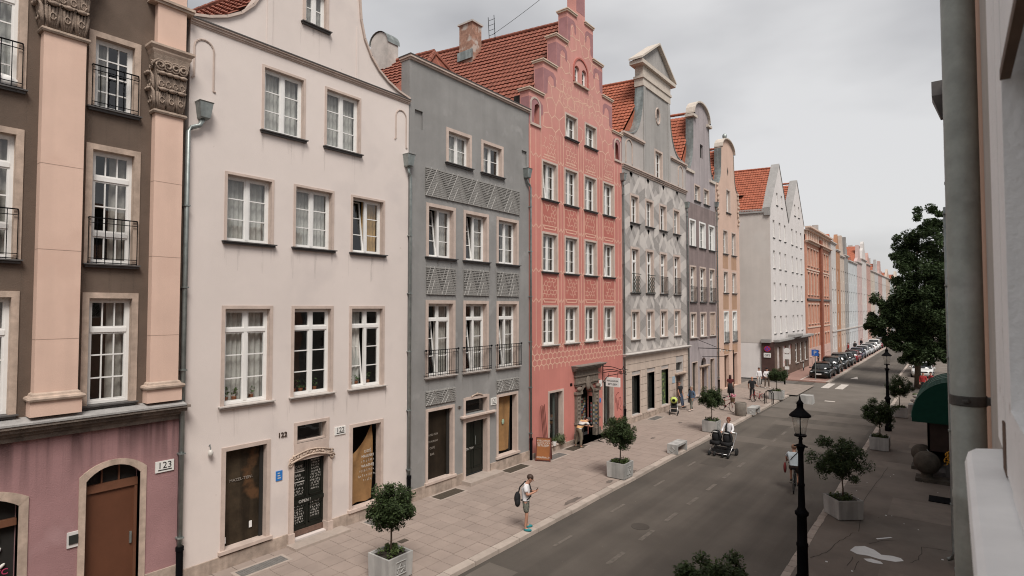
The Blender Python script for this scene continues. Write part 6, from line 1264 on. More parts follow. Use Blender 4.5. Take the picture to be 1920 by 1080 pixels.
for k in range(30): z = .9 + .115 * (k // 3); t = .1 + .11 * (k % 3); MB().box(-14.86 - t, -14.78 - t, 26.53 - t * .57, 26.54 - t * .57, z, z + .1).build('postcard', POSTC[(k * 5 + 1) % 6], T)
BUSH = mat('grey_green_shrub', (.07, .085, .04), .8, .3, 10)
for (u, x, lb) in ((23.95, -15.5, 'round grey-green shrub on the left shop sill of the coral house'), (29.2, -15.45, 'round shrub on the right shop sill of the coral house')):
    T = thing('shrub', lb, 'plant', (x, u, .3), 'shrubs on the coral house sills'); mb = MB(); rng = random.Random(int(u)); mb.ell((x, u, .52), (.17, .28, .2), 10, 8); leaves(mb, [((x, u, .52), .3)], 700, .035, 1.0, rng); mb.build('foliage', BUSH, T)
T = thing('flower_pot', 'small white flower pot on the coral house shop sill', 'pot', (-15.45, 23.3, .3)); MB().lathe([(.07, 0), (.11, .2), (.1, .22)], (-15.45, 23.3, .3), 12).build('pot', WHITE, T); mb = MB(); leaves(mb, [((-15.45, 23.3, .6), .13)], 120, .04, 1, random.Random(4)); mb.build('leaves', LEAF2, T)

# ---- right side: awning over a dark doorway, stone balls, flowers
T = thing('awning', 'dark green barrel awning over the doorway on the right', 'awning', (-.7, 31.6, 2.2)); GA = mat('green_awning_cloth', (.006, .042, .028), .8, .12, 4, spec=.15); GP = mat('pale_green_piping', (.07, .135, .112), .7, .1, 5)
def awp(t): return (-1.50 + 1.5 * (1 - cos(t * pi / 2)), 2.28 + 1.62 * sin(t * pi / 2))
pf = [(-1.50, 2.12)] + [awp(i / 10) for i in range(11)]
q = MB(); q.rings([[(x, 30.0, z) for x, z in pf], [(x, 34.2, z) for x, z in pf]], False, False); q.build('canopy', GP, T, True)
MB().prism(pf + [(0, 2.12)], lambda a, b, d: (a, 29.99 + d, b), 0, .01).build('end_panel', GA, T)
q = MB()
for yy in (30.0, 30.45, 30.9, 31.35, 31.8, 32.6, 33.4, 34.2): q.tube([(x - .012, yy, z + .012) for x, z in pf[1:]], .02, 5)
q.build('ribs', GP, T)
T = thing('porch', 'dark timber doorway porch under the green awning', 'porch', (-.45, 32, 0)); DKW = mat('dark_timber', (.03, .016, .012), .7, .3, 3); q = MB(); q.box(-.98, -.9, 30.3, 33.9, 0, 2.2); q.box(-.98, .0, 30.3, 30.36, .9, 2.2); q.box(-.9, 0, 33.8, 33.88, 0, 2.2); q.build('panelling', DKW, T); MB().box(-1.15, .0, 29.7, 34.4, 0, .18).build('step', DARKSILL, T)
MB().tube([(-1.0, 30.2, .95), (-.55, 28.6, .72)], .018, 6).build('handrail', ZINC, T); MB().box(-.99, -.985, 30.6, 30.9, 1.5, 1.7).build('notice', SILLSTONE, T)
BALL = mat('weathered_stone_ball', (.065, .055, .044), .9, .35, 5, .5, 30)
for (x, yy, r_, lb) in ((-.97, 28.75, .46, 'large weathered stone ball on a plinth, the nearer of two'), (-1.2, 30.75, .40, 'weathered stone ball on a plinth, the farther of two')):
    T = thing('stone_ball', lb, 'stone ball', (x, yy, 0), 'stone balls by the porch'); MB().ell((x, yy, .26 + r_), (r_, r_, r_), 20, 14).build('ball', BALL, T, True); MB().box(x - .38, x + .9, yy - .38, yy + .38, 0, .14).lathe([(.26, .14), (.2, .2), (.2, .3)], (x, yy, 0), 14).build('plinth', BALL, T)
T = thing('flowers', 'bunch of yellow flowers in the dark porch', 'flowers', (-.28, 28.9, .5)); mb = MB(); rng = random.Random(3)
for i in range(40): mb.ell((-.28 + rng.gauss(0, .06), 28.9 + rng.gauss(0, .08), .95 + rng.gauss(0, .13)), (.03, .03, .025), 6, 4)
mb.build('blooms', mat('yellow_petal', (.6, .3, .03), .7, .2, 10), T); MB().lathe([(.08, 0), (.12, .5)], (-.28, 28.9, .2), 10).build('vase', DARKSILL, T)
MB_ = thing('doormat', 'black doormat on the right pavement before the porch', 'mat', (-.5, 26.3, 0)); MB().box(-.85, -.15, 25.7, 26.5, .005, .03).build('rubber', IRON, MB_)
# flower stall of pale stones and blooms behind the third planter
T = thing('flower_stall', 'heap of pale flowers and wrapped bouquets on low boxes beyond the second lamp', 'flower stall', (-2.0, 47.5, 0)); rng = random.Random(8)
for k in range(5): MB().box(-2.5 + .42 * k, -2.12 + .42 * k, 46.4, 47.2, 0, .55).build('crate', PLINTH if k % 2 else CONC, T)
for k in range(60):
    mb = MB(); c = (-2.3 + rng.random() * 1.9, 46.5 + rng.random() * 2.5, .65 + rng.random() * .35); mb.ell(c, (rng.uniform(.08, .2),) * 2 + (rng.uniform(.06, .13),), 8, 5); mb.build('bouquet', [SILLSTONE, WHITE, LEAF2, SANDPINK, PLINTH][k % 5], T, True)
for (x, yy, lb) in ((-3.6, 56.0, 'low stone block at the right kerb beyond the planters'), ): tag(MB().box(x - .5, x + .4, yy - .4, yy + .4, 0, .7).build('stone_block', PLINTH), lb, 'block')

# ---- big tree on the right
def big_tree(label, base, h, cs_spec, seed, nleaf, lsize):
    T = thing('tree', label, 'tree', base, 'street trees on the right side'); rng = random.Random(seed); b = Vector(base); tr = MB()
    tr.tube([b, b + Vector((.1, .1, h * .25)), b + Vector((.0, .3, h * .5)), b + Vector((.2, .2, h * .8))], [.26, .2, .16, .06], 10); cs = []
    for (dx, dy, dz, r_) in cs_spec:
        c = b + Vector((dx, dy, dz)); st_ = b + Vector((.05, .15, max(h * .2, dz * .55))); tr.tube([st_, st_.lerp(c, .5) + Vector((0, 0, .25)), c], [.09, .05, .015], 6)
        for k in range(13):
            d = Vector((rng.gauss(0, 1), rng.gauss(0, 1), rng.gauss(0, .7))).normalized() * r_ * rng.uniform(.5, 1.05); cs.append((tuple(c + d), r_ * rng.uniform(.22, .42)))
    tr.build('trunk', BARK, T, True); mb = MB(); leaves(mb, cs, nleaf, lsize, 1.0, rng); mb.build('crown', LIMB, T, kind='stuff'); return T
big_tree('large dark street tree overhanging the road on the right', (-2.6, 61.5, 0), 15, [(1.2, -.4, 14.6, 1.2), (.6, -.5, 13.2, 1.5), (-.2, 0, 12.2, 1.4), (.8, .5, 11.5, 1.8), (-1.0, -.3, 11.0, 1.2), (.3, 0, 10.0, 1.9), (-.5, -.6, 8.8, 1.7), (1.3, -1.2, 9.2, 1.8), (-1.6, -.5, 7.3, 1.5), (.5, -.8, 7.4, 1.9), (1.5, -1.0, 6.8, 1.8), (-2.6, -.4, 6.4, 1.3), (-1.0, 0, 5.9, 1.6), (.6, -.6, 5.4, 1.7), (1.6, -1, 4.9, 1.5), (-2.0, .2, 5.0, 1.2), (-.3, -.2, 4.4, 1.3), (-2.9, 0, 5.6, .9), (1.2, -.5, 3.6, 1.3), (.2, -.6, 3.4, 1.2), (2.0, -1, 3.2, 1.1), (1.8, -.6, 8.0, 1.8), (1.6, 0, 10.6, 1.8), (-1.3, -.3, 4.0, .9), (0, -1, 3.1, 1.3), (-.8, -.5, 3.4, 1.1), (.9, -1, 3.0, 1.2), (2.6, -.8, 5.6, 1.6), (2.4, -.5, 7.4, 1.6), (2.4, -.5, 9.4, 1.6), (2.2, -.4, 12.2, 1.5), (-.6, -.4, 7.0, 1.5), (.9, -.4, 8.6, 1.7)], 21, 95000, .14)
big_tree('second dark street tree further back on the right', (-2.4, 74, 0), 13, [(0, 0, 9, 2.4), (-1.6, 0, 7.6, 2.0), (1.2, 0, 7.5, 2.2), (-2.4, 0, 6.2, 1.7), (0, 0, 5.6, 2.2), (-1.2, 0, 4.8, 1.6), (1.4, 0, 5, 2)], 22, 24000, .17)
big_tree('pale green tree closing the far end of the street', (-9, 190, 0), 13, [(0, 0, 9, 3), (-3, 0, 8, 2.5), (3, 0, 8, 3), (0, 0, 6, 3), (5, 0, 7, 3)], 23, 5000, .3)

# ================================================================ vehicles
TYRE = mat('tyre_rubber', (.015, .015, .015), .85); RIM = mat('alloy_rim', (.35, .35, .36), .35, .1, 5, metal=.8); CGLASS = mat('car_glass', (.012, .014, .015), .06, .1, 1, spec=.8); HEADL = mat('headlight', (.5, .52, .54), .15); TAIL = mat('tail_light', (.35, .02, .02), .25)
def car(label, loc, color, kind='saloon', rz=0):
    """built nose towards local -Y"""
    T = local('parked_car', label, 'car', loc, rz, 'cars parked along the street'); paint = mat('car_paint_%s' % color[0], color[1], .22, .03, 1, spec=.6)
    suv = kind == 'suv'; hr = 1.68 if suv else 1.45; W_ = .90; bel = 1.02 if suv else .92; zb = .30 if suv else .22; L = 2.22
    S = [(-2.22, zb + .18, .62, .62), (-2.12, zb, .72, .80), (-1.6, zb, bel - .12, .88), (-.9, zb, bel - .04, .90), (.0, zb, bel, .90), (1.0, zb, bel + .02, .90), (1.7, zb, bel + .02, .88), (2.12, zb, bel - .08, .82), (2.2, zb + .15, bel - .25, .70)]
    def ring(y, z0, z1, hw): return [(-hw * .92, y, z0), (-hw, y, z0 + (z1 - z0) * .35), (-hw, y, z0 + (z1 - z0) * .75), (-hw * .90, y, z1 - .01), (-hw * .5, y, z1 + .03), (hw * .5, y, z1 + .03), (hw * .90, y, z1 - .01), (hw, y, z0 + (z1 - z0) * .75), (hw, y, z0 + (z1 - z0) * .35), (hw * .92, y, z0)]
    MB().rings([ring(*s) for s in S]).build('body', paint, T, True)
    back = 1.95 if suv or kind == 'hatch' else 1.35
    G = [(-1.05, bel - .03, .80), (-.35, hr - .06, .64), (.2, hr, .62), (.95, hr - .02, .62), (back, bel + .0, .76)] if not suv else [(-1.0, bel - .03, .80), (-.5, hr - .08, .68), (.2, hr, .66), (1.5, hr - .03, .66), (2.0, bel, .76)]
    lo_ = [[(-.80, y, bel - .06), (.80, y, bel - .06)] for y, z, hw in G]
    rg = [[(-(.82 if i in (0, len(G) - 1) else .84), y, bel - .05), (-hw, y, max(z, bel)), (hw, y, max(z, bel)), (.82 if i in (0, len(G) - 1) else .84, y, bel - .05)] for i, (y, z, hw) in enumerate(G)]
    MB().rings(rg).build('windows', CGLASS, T, True)
    q = MB(); q.rings([[(-hw * 1.01, y, z + .004), (-hw * .5, y, z + .035), (hw * .5, y, z + .035), (hw * 1.01, y, z + .004)] for y, z, hw in G[1:-1]], False, False)
    for s in (-1, 1):
        for (y, z, hw), (y2, z2, hw2) in zip(G[:-1], G[1:]): q.tube([(s * (hw if z > bel else .82), y, max(z, bel)), (s * (hw2 if z2 > bel else .8), y2, max(z2, bel))], .03, 5)
        q.tube([(s * .83, .25, bel - .02), (s * .63, .3, hr - .02)], .03, 5)
    q.build('roof', paint, T, True)
    for s in (-1, 1):
        for y in (-1.38, 1.35):
            w_ = MB().lathe([(.2, -.1), (.31, -.1), (.325, -.06), (.325, .06), (.31, .1), (.2, .1)], (s * .82, y, .325), 18, 'x').build('wheel', TYRE, T, True); MB().lathe([(.2, -.02), (.2, .02), (.05, .03)], (s * (.82 + .1), y, .325), 14, 'x').build('rim', RIM, T)
        MB().ell((s * .62, -2.1, .64), (.17, .10, .07), 10, 6).build('headlight', HEADL, T, True); MB().ell((s * .70, 2.13, .78), (.12, .08, .10), 10, 6).build('tail_light', TAIL, T, True); MB().ell((s * 1.0, -.75, bel + .02), (.1, .06, .07), 8, 6).build('mirror', paint, T, True)
    MB().box(-.26, .26, -2.245, -2.20, .40, .52).build('number_plate', WHITE, T); MB().box(-.26, .26, 2.2, 2.235, .55, .67).build('number_plate', WHITE, T); MB().box(-.5, .5, -2.225, -2.15, .55, .66).build('grille', IRON, T)
    return T
BLK = ('black', (.008, .01, .01)); DGR = ('dark_grey', (.03, .032, .034)); SIL = ('silver', (.36, .37, .38)); WHT = ('white', (.62, .62, .61)); RED = ('dark_red', (.16, .015, .02)); BLU = ('dark_blue', (.015, .02, .05))
CL = [(65.3, BLK, 'saloon', 'black saloon parked first in the row behind the parking sign'), (70.4, BLK, 'suv', 'tall black car parked second in the row'), (76.3, BLK, 'suv', 'black car parked third in the row beside the brick-red building'), (81.3, DGR, 'saloon', 'dark grey car parked fourth in the row'), (86.6, RED, 'hatch', 'dark red car parked fifth in the row'), (91.9, BLU, 'saloon', 'dark blue car parked sixth in the row'), (97.3, SIL, 'saloon', 'silver car parked seventh in the row'), (102.6, SIL, 'hatch', 'silver hatchback parked eighth in the row'), (108, WHT, 'saloon', 'white car parked ninth in the row'), (113.5, WHT, 'suv', 'white tall car parked tenth in the row'), (119, RED, 'hatch', 'red car parked eleventh in the row'), (124.5, SIL, 'saloon', 'silver car parked twelfth in the row'), (130, DGR, 'suv', 'dark grey car parked thirteenth in the row'), (136, BLK, 'saloon', 'black car parked last in the visible row')]
for i, (yy, c, k, lb) in enumerate(CL): car(lb, (-10.62 + .05 * sin(i * 2), yy, 0), c, k, pi if i in (4, 8) else .02 * sin(i))
car('white car half hidden by the big tree on the right pavement', (-2.6, 72.0, 0), WHT, 'hatch'); car('red car behind the white one under the right-hand trees', (-2.7, 77.5, 0), RED, 'saloon'); car('silver car further back on the right pavement', (-2.8, 84, 0), SIL, 'saloon'); car('dark grey car at the far right kerb', (-3.0, 95, 0), DGR, 'saloon')

def bicycle(label, loc, rz, color, basket=None, kid=1.0):
    """rides towards local +Y"""
    T = local('bicycle', label, 'bicycle', loc, rz); m = mat('bike_%s' % color[0], color[1], .35); s = kid
    for y in (-.53, .53):
        MB().tube([(0, (y + .33 * cos(t)) * s, (.34 + .33 * sin(t)) * s) for t in [2 * pi * k / 22 for k in range(23)]], .021 * s, 6, False).build('wheel', TYRE, T, True)
        q = MB()
        for k in range(9): t = pi * k / 9; q.tube([(0, (y + .32 * cos(t)) * s, (.34 + .32 * sin(t)) * s), (0, (y - .32 * cos(t)) * s, (.34 - .32 * sin(t)) * s)], .0035, 3)
        q.build('spokes', ZINC, T); MB().tube([(0, (y + .38 * cos(t)) * s, (.34 + .38 * sin(t)) * s) for t in [.3 + 2.4 * k / 10 for k in range(11)]], .016 * s, 5).build('mudguard', m, T)
    q = MB()
    for a, b in (((0, -.53, .34), (0, -.15, .30)), ((0, -.15, .30), (0, -.25, .80)), ((0, -.53, .34), (0, -.24, .74)), ((0, -.15, .30), (0, .40, .72)), ((0, -.22, .66), (0, .38, .86)), ((0, .36, .96), (0, .53, .34)), ((0, .34, 1.02), (0, .38, .86))): q.tube([tuple(c * s for c in a), tuple(c * s for c in b)], .017 * s, 6)
    q.build('frame', m, T); MB().tube([(-.28 * s, .2 * s, 1.04 * s), (-.2 * s, .34 * s, 1.06 * s), (0, .36 * s, 1.04 * s), (.2 * s, .34 * s, 1.06 * s), (.28 * s, .2 * s, 1.04 * s)], .013 * s, 6).build('handlebar', IRON, T); MB().ell((0, -.26 * s, .88 * s), (.08 * s, .14 * s, .04 * s), 10, 6).lathe([(.013, .78 * s), (.013, .88 * s)], (0, -.25 * s, 0), 6).build('saddle', IRON, T, True)
    q = MB(); q.lathe([(.09 * s, -.01), (.09 * s, .01)], (0, -.15 * s, .30 * s), 12, 'x'); q.tube([(-.1 * s, -.15 * s, .30 * s), (-.1 * s, .0, .24 * s), (-.18 * s, .0, .24 * s)], .012, 5).tube([(.1 * s, -.15 * s, .30 * s), (.1 * s, -.3 * s, .36 * s), (.18 * s, -.3 * s, .36 * s)], .012, 5); q.build('crank', IRON, T)
    if basket:
        MB().lathe([(.13, .72), (.17, .98)], (0, .55, 0), 12).build('basket', mat('wicker', (.1, .06, .03), .9, .3, 20), T); mb = MB(); rng = random.Random(9)
        for k in range(26): mb.ell((rng.gauss(0, .1), .55 + rng.gauss(0, .09), 1.06 + rng.random() * .16), (.05, .05, .045), 7, 5)
        mb.build('flowers', mat('pink_petal', (.55, .2, .26), .7, .25, 12), T, True)
    return T
bicycle('red bicycle with pink flowers in its basket behind the planter tree', (-12.25, 39.6, 0), rad(238), ('red', (.28, .03, .03)), True)
bicycle('small red bicycle beside the man in black near the bench', (-11.65, 45.0, 0), rad(150), ('red', (.28, .03, .03)), None, .8)
bicycle('pale bicycle parked against the brown shop front', (-13.35, 70.5, 0), rad(8), ('pale', (.4, .42, .4)))

# ---- prams
BLKF = mat('black_fabric', (.012, .012, .013), .9, .2, 10); ALU = mat('aluminium_tube', (.5, .5, .5), .3, .1, 5, metal=.9)
T = local('twin_pram', 'black twin pram pushed by the woman in white on the road', 'pram', (-8.95, 28.15, -.12), rad(-6))
for s in (-1, 1):
    q = MB(); x = .27 * s; rows_ = []
    for i in range(9):
        t = i / 8; rows_.append([(x + .22 * cos(a), -.12 + .30 * t * .6, .62 + .52 * t + .06 * sin(a)) for a in [pi * k / 6 for k in range(7)]])
    q.ell((x, .0, .86), (.225, .28, .33), 16, 10); q.box(x - .21, x + .21, -.34, .12, .52, .70); q.build('carrycot', BLKF, T, True)
    q = MB(); q.tube([(x + .215 * cos(a), -.2 + .03 * sin(a), .86 + .34 * sin(a)) for a in [pi * k / 12 for k in range(13)]], .02, 6); q.build('hood_rim', IRON, T); MB().ell((x, -.2, 1.12), (.15, .06, .035), 10, 6).build('hood_lining', mat('grey_lining', (.35, .35, .34), .8), T, True)
q = MB()
for s in (-1, 1): q.tube([(.5 * s, -.42, .16), (.48 * s, .1, .5), (.46 * s, .62, 1.02)], .018, 6).tube([(.5 * s, .45, .2), (.48 * s, -.1, .52)], .018, 6)
q.tube([(-.46, .62, 1.02), (.46, .62, 1.02)], .02, 6).tube([(-.5, -.42, .16), (.5, -.42, .16)], .018, 6).tube([(-.5, .42, .2), (.5, .42, .2)], .018, 6); q.build('chassis', ALU, T, True); MB().box(-.42, .42, -.3, .4, .2, .32).build('basket', BLKF, T)
for (x, y, r_) in ((-.46, -.42, .12), (-.2, -.42, .12), (.2, -.42, .12), (.46, -.42, .12), (-.52, .42, .17), (.52, .42, .17)):
    MB().lathe([(r_ * .6, -.03), (r_, -.025), (r_, .025), (r_ * .6, .03)], (x, y, r_), 14, 'x').build('wheel', TYRE, T, True); MB().lathe([(r_ * .55, -.01), (r_ * .55, .01)], (x, y, r_), 10, 'x').build('rim', ALU, T)
T = local('pushchair', 'pushchair with lime green hood parked by the sgraffito house door', 'pram', (-14.65, 36.3, 0), rad(20)); LIME = mat('lime_fabric', (.45, .52, .14), .8, .1, 6)
q = MB(); q.ell((0, .05, .92), (.24, .28, .22), 12, 8); q.build('hood', LIME, T, True); MB().ell((0, -.18, .93), (.12, .06, .1), 10, 6).build('hood_window', IRON, T, True); MB().box(-.18, .18, -.25, .2, .45, .55).box(-.18, .18, .12, .2, .5, 1.0).build('seat', BLKF, T)
q = MB()
for s in (-1, 1): q.tube([(.24 * s, -.4, .1), (.22 * s, 0, .5), (.22 * s, .45, 1.05)], .016, 6).tube([(.26 * s, .35, .12), (.22 * s, -.05, .5)], .016, 6)
q.tube([(-.22, .45, 1.05), (.22, .45, 1.05)], .018, 6); q.build('chassis', ALU, T, True); MB().box(-.18, .18, -.2, .25, .18, .3).build('basket', BLKF, T)
for (x, y) in ((-.24, -.4), (.24, -.4), (-.28, .35), (.28, .35)): MB().lathe([(.06, -.03), (.1, -.025), (.1, .025), (.06, .03)], (x, y, .1), 12, 'x').build('wheel', TYRE, T, True)

# ================================================================ people: one skinned body each, clothes and hair as children
def skinmesh(name, joints, edges, m, parent, root, sub=2):
    keys = list(joints); me = bpy.data.meshes.new(name); me.from_pydata([joints[k][0] for k in keys], [(keys.index(a), keys.index(b)) for a, b in edges], [])
    ob = bpy.data.objects.new(name, me); col.objects.link(ob); ob.parent = parent; ORG[ob.name] = Vector((0, 0, 0)); me.materials.append(m)
    md = ob.modifiers.new('skin', 'SKIN'); md.use_smooth_shade = True; md.branch_smoothing = .4
    for i, k in enumerate(keys):
        r_ = joints[k][1]; sv = me.skin_vertices[0].data[i]; sv.radius = r_ if isinstance(r_, tuple) else (r_, r_); sv.use_root = (k == root)
    s = ob.modifiers.new('sub', 'SUBSURF'); s.levels = sub; s.render_levels = sub
    return ob
SKIN = mat('skin', (.42, .22, .15), .6, .06, 20)
BASE = dict(pel=(0, 0, .93), wai=(0, 0, 1.10), che=(0, 0, 1.30), nec=(0, .0, 1.47), jaw=(0, .03, 1.55), hea=(0, .02, 1.65), cro=(0, .0, 1.72),
            ls=(-.18, 0, 1.41), le=(-.23, -.02, 1.13), lw=(-.22, .06, .89), lh=(-.21, .09, .81), rs=(.18, 0, 1.41), re=(.23, -.02, 1.13), rw=(.22, .06, .89), rh=(.21, .09, .81),
            ll=(-.10, 0, .88), lk=(-.10, .02, .49), la=(-.10, -.02, .09), lt=(-.11, .13, .04), rl=(.10, 0, .88), rk=(.10, .02, .49), ra=(.10, -.02, .09), rt=(.11, .13, .04))
RAD = dict(pel=(.15, .11), wai=(.14, .10), che=(.165, .115), nec=.055, jaw=.07, hea=.092, cro=.075, ls=.06, le=.042, lw=.03, lh=.032, rs=.06, re=.042, rw=.03, rh=.032, ll=.085, lk=.055, la=.038, lt=.03, rl=.085, rk=.055, ra=.038, rt=.03)
def person(label, loc, rz, pose={}, hgt=1.75, top=None, sleeves='short', bottom=None, legs='long', shoes=(.03, .03, .03), hair=((.03, .02, .015), 'short'), skirt=False, fat=1.0, group='people in the street', hat=None, lift=0):
    T = local('person', label, 'person', loc, rz, group); k = hgt / 1.75; J = dict(BASE); J.update(pose)
    P = {n: tuple(c * k for c in J[n]) for n in J if n != 'look'}; r = {n: (tuple(c * k * fat for c in RAD[n]) if isinstance(RAD[n], tuple) else RAD[n] * k) for n in RAD}
    body = {n: (P[n], r[n]) for n in P}; E_ = [('pel', 'wai'), ('wai', 'che'), ('che', 'nec'), ('nec', 'jaw'), ('jaw', 'hea'), ('hea', 'cro'), ('che', 'ls'), ('ls', 'le'), ('le', 'lw'), ('lw', 'lh'), ('che', 'rs'), ('rs', 're'), ('re', 'rw'), ('rw', 'rh'), ('pel', 'll'), ('ll', 'lk'), ('lk', 'la'), ('la', 'lt'), ('pel', 'rl'), ('rl', 'rk'), ('rk', 'ra'), ('ra', 'rt')]
    for h, wv in (('lh', 'lw'), ('rh', 'rw')):                       # fingers: four of unequal length and a thumb leaving the side of the palm
        a, b = Vector(P[h]), Vector(P[wv]); d = (a - b).normalized(); sd = d.cross(Vector((0, 0, 1))); sd = sd.normalized() if sd.length > .2 else Vector((0, 1, 0)); dn = sd.cross(d)
        for i, (o_, ln) in enumerate(((-.024, .062), (-.008, .075), (.008, .070), (.024, .055), (.036, .045))):
            p1 = a + (sd * o_ + d * (.03 if i < 4 else -.005)) * k; p2 = p1 + (d * ln * (1 if i < 4 else .6) + dn * .02 + (sd * .03 if i == 4 else Vector())) * k
            body['%sf%da' % (h, i)] = (tuple(p1), .010 * k); body['%sf%db' % (h, i)] = (tuple(p2), .008 * k); E_ += [(h, '%sf%da' % (h, i)), ('%sf%da' % (h, i), '%sf%db' % (h, i))]
    for n_ in ((('che', 'wai', 'pel', 'ls', 'rs') if top else ()) + (('ll', 'rl') if bottom else ())):      # the body stays well inside its clothes
        rr_ = body[n_][1]; body[n_] = (body[n_][0], tuple(c * .72 for c in rr_) if isinstance(rr_, tuple) else rr_ * .8)
    skinmesh('body', body, E_, SKIN, T, 'pel')
    def lerp(a, b, t): return tuple(Vector(P[a]).lerp(Vector(P[b]), t))
    g = .022 * k
    def rr(n, e=g): return tuple(c + e for c in r[n]) if isinstance(r[n], tuple) else r[n] + e
    if top:
        c = {'pel': (lerp('pel', 'wai', -.15), rr('pel', .035 * k)), 'wai': (P['wai'], rr('wai', .03 * k)), 'che': (P['che'], rr('che')), 'nec': (lerp('che', 'nec', .85), .085 * k)}
        e = [('pel', 'wai'), ('wai', 'che'), ('che', 'nec')]
        for s in 'lr':
            c[s + 's'] = (P[s + 's'], rr(s + 's')); t = .75 if sleeves == 'short' else 1; c[s + 'e'] = (lerp(s + 's', s + 'e', t), (r[s + 'e'] + .035 * k) if sleeves == 'short' else rr(s + 'e')); e += [('che', s + 's'), (s + 's', s + 'e')]
            if sleeves == 'long': c[s + 'w'] = (lerp(s + 'e', s + 'w', .92), rr(s + 'w', .015)); e += [(s + 'e', s + 'w')]
        skinmesh('shirt', c, e, top, T, 'wai')
    if bottom:
        c = {'pel': (P['pel'], rr('pel', .018)), 'wai': (lerp('pel', 'wai', .5), rr('wai', .02))}; e = [('pel', 'wai')]
        for s in 'lr':
            c[s + 'l'] = (P[s + 'l'], rr(s + 'l', .02)); e += [('pel', s + 'l')]
            if legs == 'short': c[s + 'k'] = (lerp(s + 'l', s + 'k', .85), .095 * k); e += [(s + 'l', s + 'k')]
            else: c[s + 'k'] = (P[s + 'k'], rr(s + 'k', .022)); c[s + 'a'] = (lerp(s + 'k', s + 'a', .94), .058 * k); e += [(s + 'l', s + 'k'), (s + 'k', s + 'a')]
        skinmesh('trousers', c, e, bottom, T, 'pel')
    if skirt:
        q = MB(); p0, p1 = Vector(P['wai']), (Vector(P['lk']) + Vector(P['rk'])) / 2 + Vector((0, 0, -.15 * k)); q.tube([p0, p0.lerp(p1, .35), p1], [.15 * k, .19 * k, .25 * k], 16); q.build('skirt', skirt, T, True)
    sm_ = mat('shoe_%d' % int(shoes[0] * 999 + shoes[2] * 77), shoes, .6)
    for s in 'lr':
        a, t = Vector(P[s + 'a']), Vector(P[s + 't']); d = (t - a); d.z = 0; d.normalize(); q = MB(); ang = math.atan2(-d.x, d.y); c = a.lerp(t, .55)
        q.ell((c.x, c.y, max(.045 * k + lift, a.z - .045 * k)), (.05 * k, .135 * k, .05 * k), 10, 6, Matrix.Rotation(ang, 3, 'Z')); q.build('shoe', sm_, T, True)
    # head: hair, ears, eyes, nose and mouth turned with the head
    hc = Vector(P['hea']); up = (Vector(P['cro']) - Vector(P['jaw'])).normalized(); fw_ = Vector(J.get('look', (0, 1, 0))); fw_ = (fw_ - up * fw_.dot(up)).normalized(); rt = fw_.cross(up); M = Matrix((rt, fw_, up)).transposed(); hm = mat('hair_%d' % int(hair[0][0] * 999 + hair[0][1] * 333), hair[0], .6, .2, 30)
    def hp(x, y, z): return tuple(hc + (rt * x + fw_ * y + up * z) * k)
    if hair[1] != 'bald':
        q = MB(); q.ell(hp(0, -.022, .035), (.098 * k, .108 * k, .092 * k), 14, 9, M)
        if hair[1] == 'long': q.ell(hp(0, -.07, -.12), (.105 * k, .075 * k, .24 * k), 12, 9, M); q.ell(hp(0, -.06, -.3), (.13 * k, .06 * k, .18 * k), 12, 8, M)
        if hair[1] == 'bob': q.ell(hp(0, -.03, -.02), (.11 * k, .10 * k, .12 * k), 12, 8, M)
        q.build('hair', hm, T, True)
    if hat: q = MB(); q.ell(hp(0, -.01, .06), (.108 * k, .115 * k, .075 * k), 14, 8, M); q.ell(hp(0, .09, .05), (.08 * k, .075 * k, .012 * k), 12, 6, M); q.build('cap', hat, T, True)
    dk_ = mat('eye_dark', (.02, .015, .012), .3); q = MB()
    for s in (-1, 1): q.ell(hp(.034 * s, .082, .0), (.012 * k,) * 3, 6, 5)
    q.build('eyes', dk_, T); q = MB(); q.ell(hp(0, .098, -.03), (.014 * k, .018 * k, .024 * k), 8, 6, M)
    for s in (-1, 1): q.ell(hp(.093 * s, -.005, -.01), (.012 * k, .022 * k, .032 * k), 8, 6, M)
    q.build('nose_and_ears', SKIN, T, True); MB().ell(hp(0, .086, -.07), (.024 * k, .01 * k, .007 * k), 8, 5, M).build('mouth', mat('lips', (.3, .1, .08), .5), T, True)
    return T
TW = mat('white_cotton', (.66, .65, .66), .85, .06, 6, .1, 30); TB = mat('black_cotton', (.016, .016, .018), .9, .1, 6); JEAN = mat('blue_jeans', (.045, .06, .095), .9, .15, 8); TRB = mat('black_trousers', (.02, .019, .02), .9); KHK = mat('khaki_trousers', (.16, .13, .095), .9, .15, 6); PBL = mat('pale_blue_cotton', (.42, .47, .50), .85, .06, 6)
TEAL = (.02, .2, .22)
# the man with the phone: turned to the right of the picture, head bowed over both hands
MAN = person('man in white T-shirt and camouflage shorts looking at a phone on the kerb', (-10.80, 14.66, 0), rad(-60), dict(nec=(0, .04, 1.465), jaw=(0, .12, 1.51), hea=(0, .15, 1.60), cro=(0, .165, 1.675), look=(0, .75, -.65), le=(-.22, .06, 1.14), lw=(-.06, .26, 1.19), lh=(-.03, .32, 1.22), re=(.22, .06, 1.14), rw=(.07, .26, 1.19), rh=(.035, .32, 1.22), ll=(-.1, 0, .88), lk=(-.13, .02, .49), la=(-.16, .0, .09), lt=(-.22, .13, .04), rl=(.1, 0, .88), rk=(.12, .04, .49), ra=(.12, -.01, .09), rt=(.14, .14, .04)), 1.76, TW, 'short', mat('camouflage_shorts', (.13, .13, .105), .9, .2, 8, blot=((.04, .045, .045), 14, .5)), 'short', TEAL, ((.045, .025, .017), 'short'), fat=1.22)
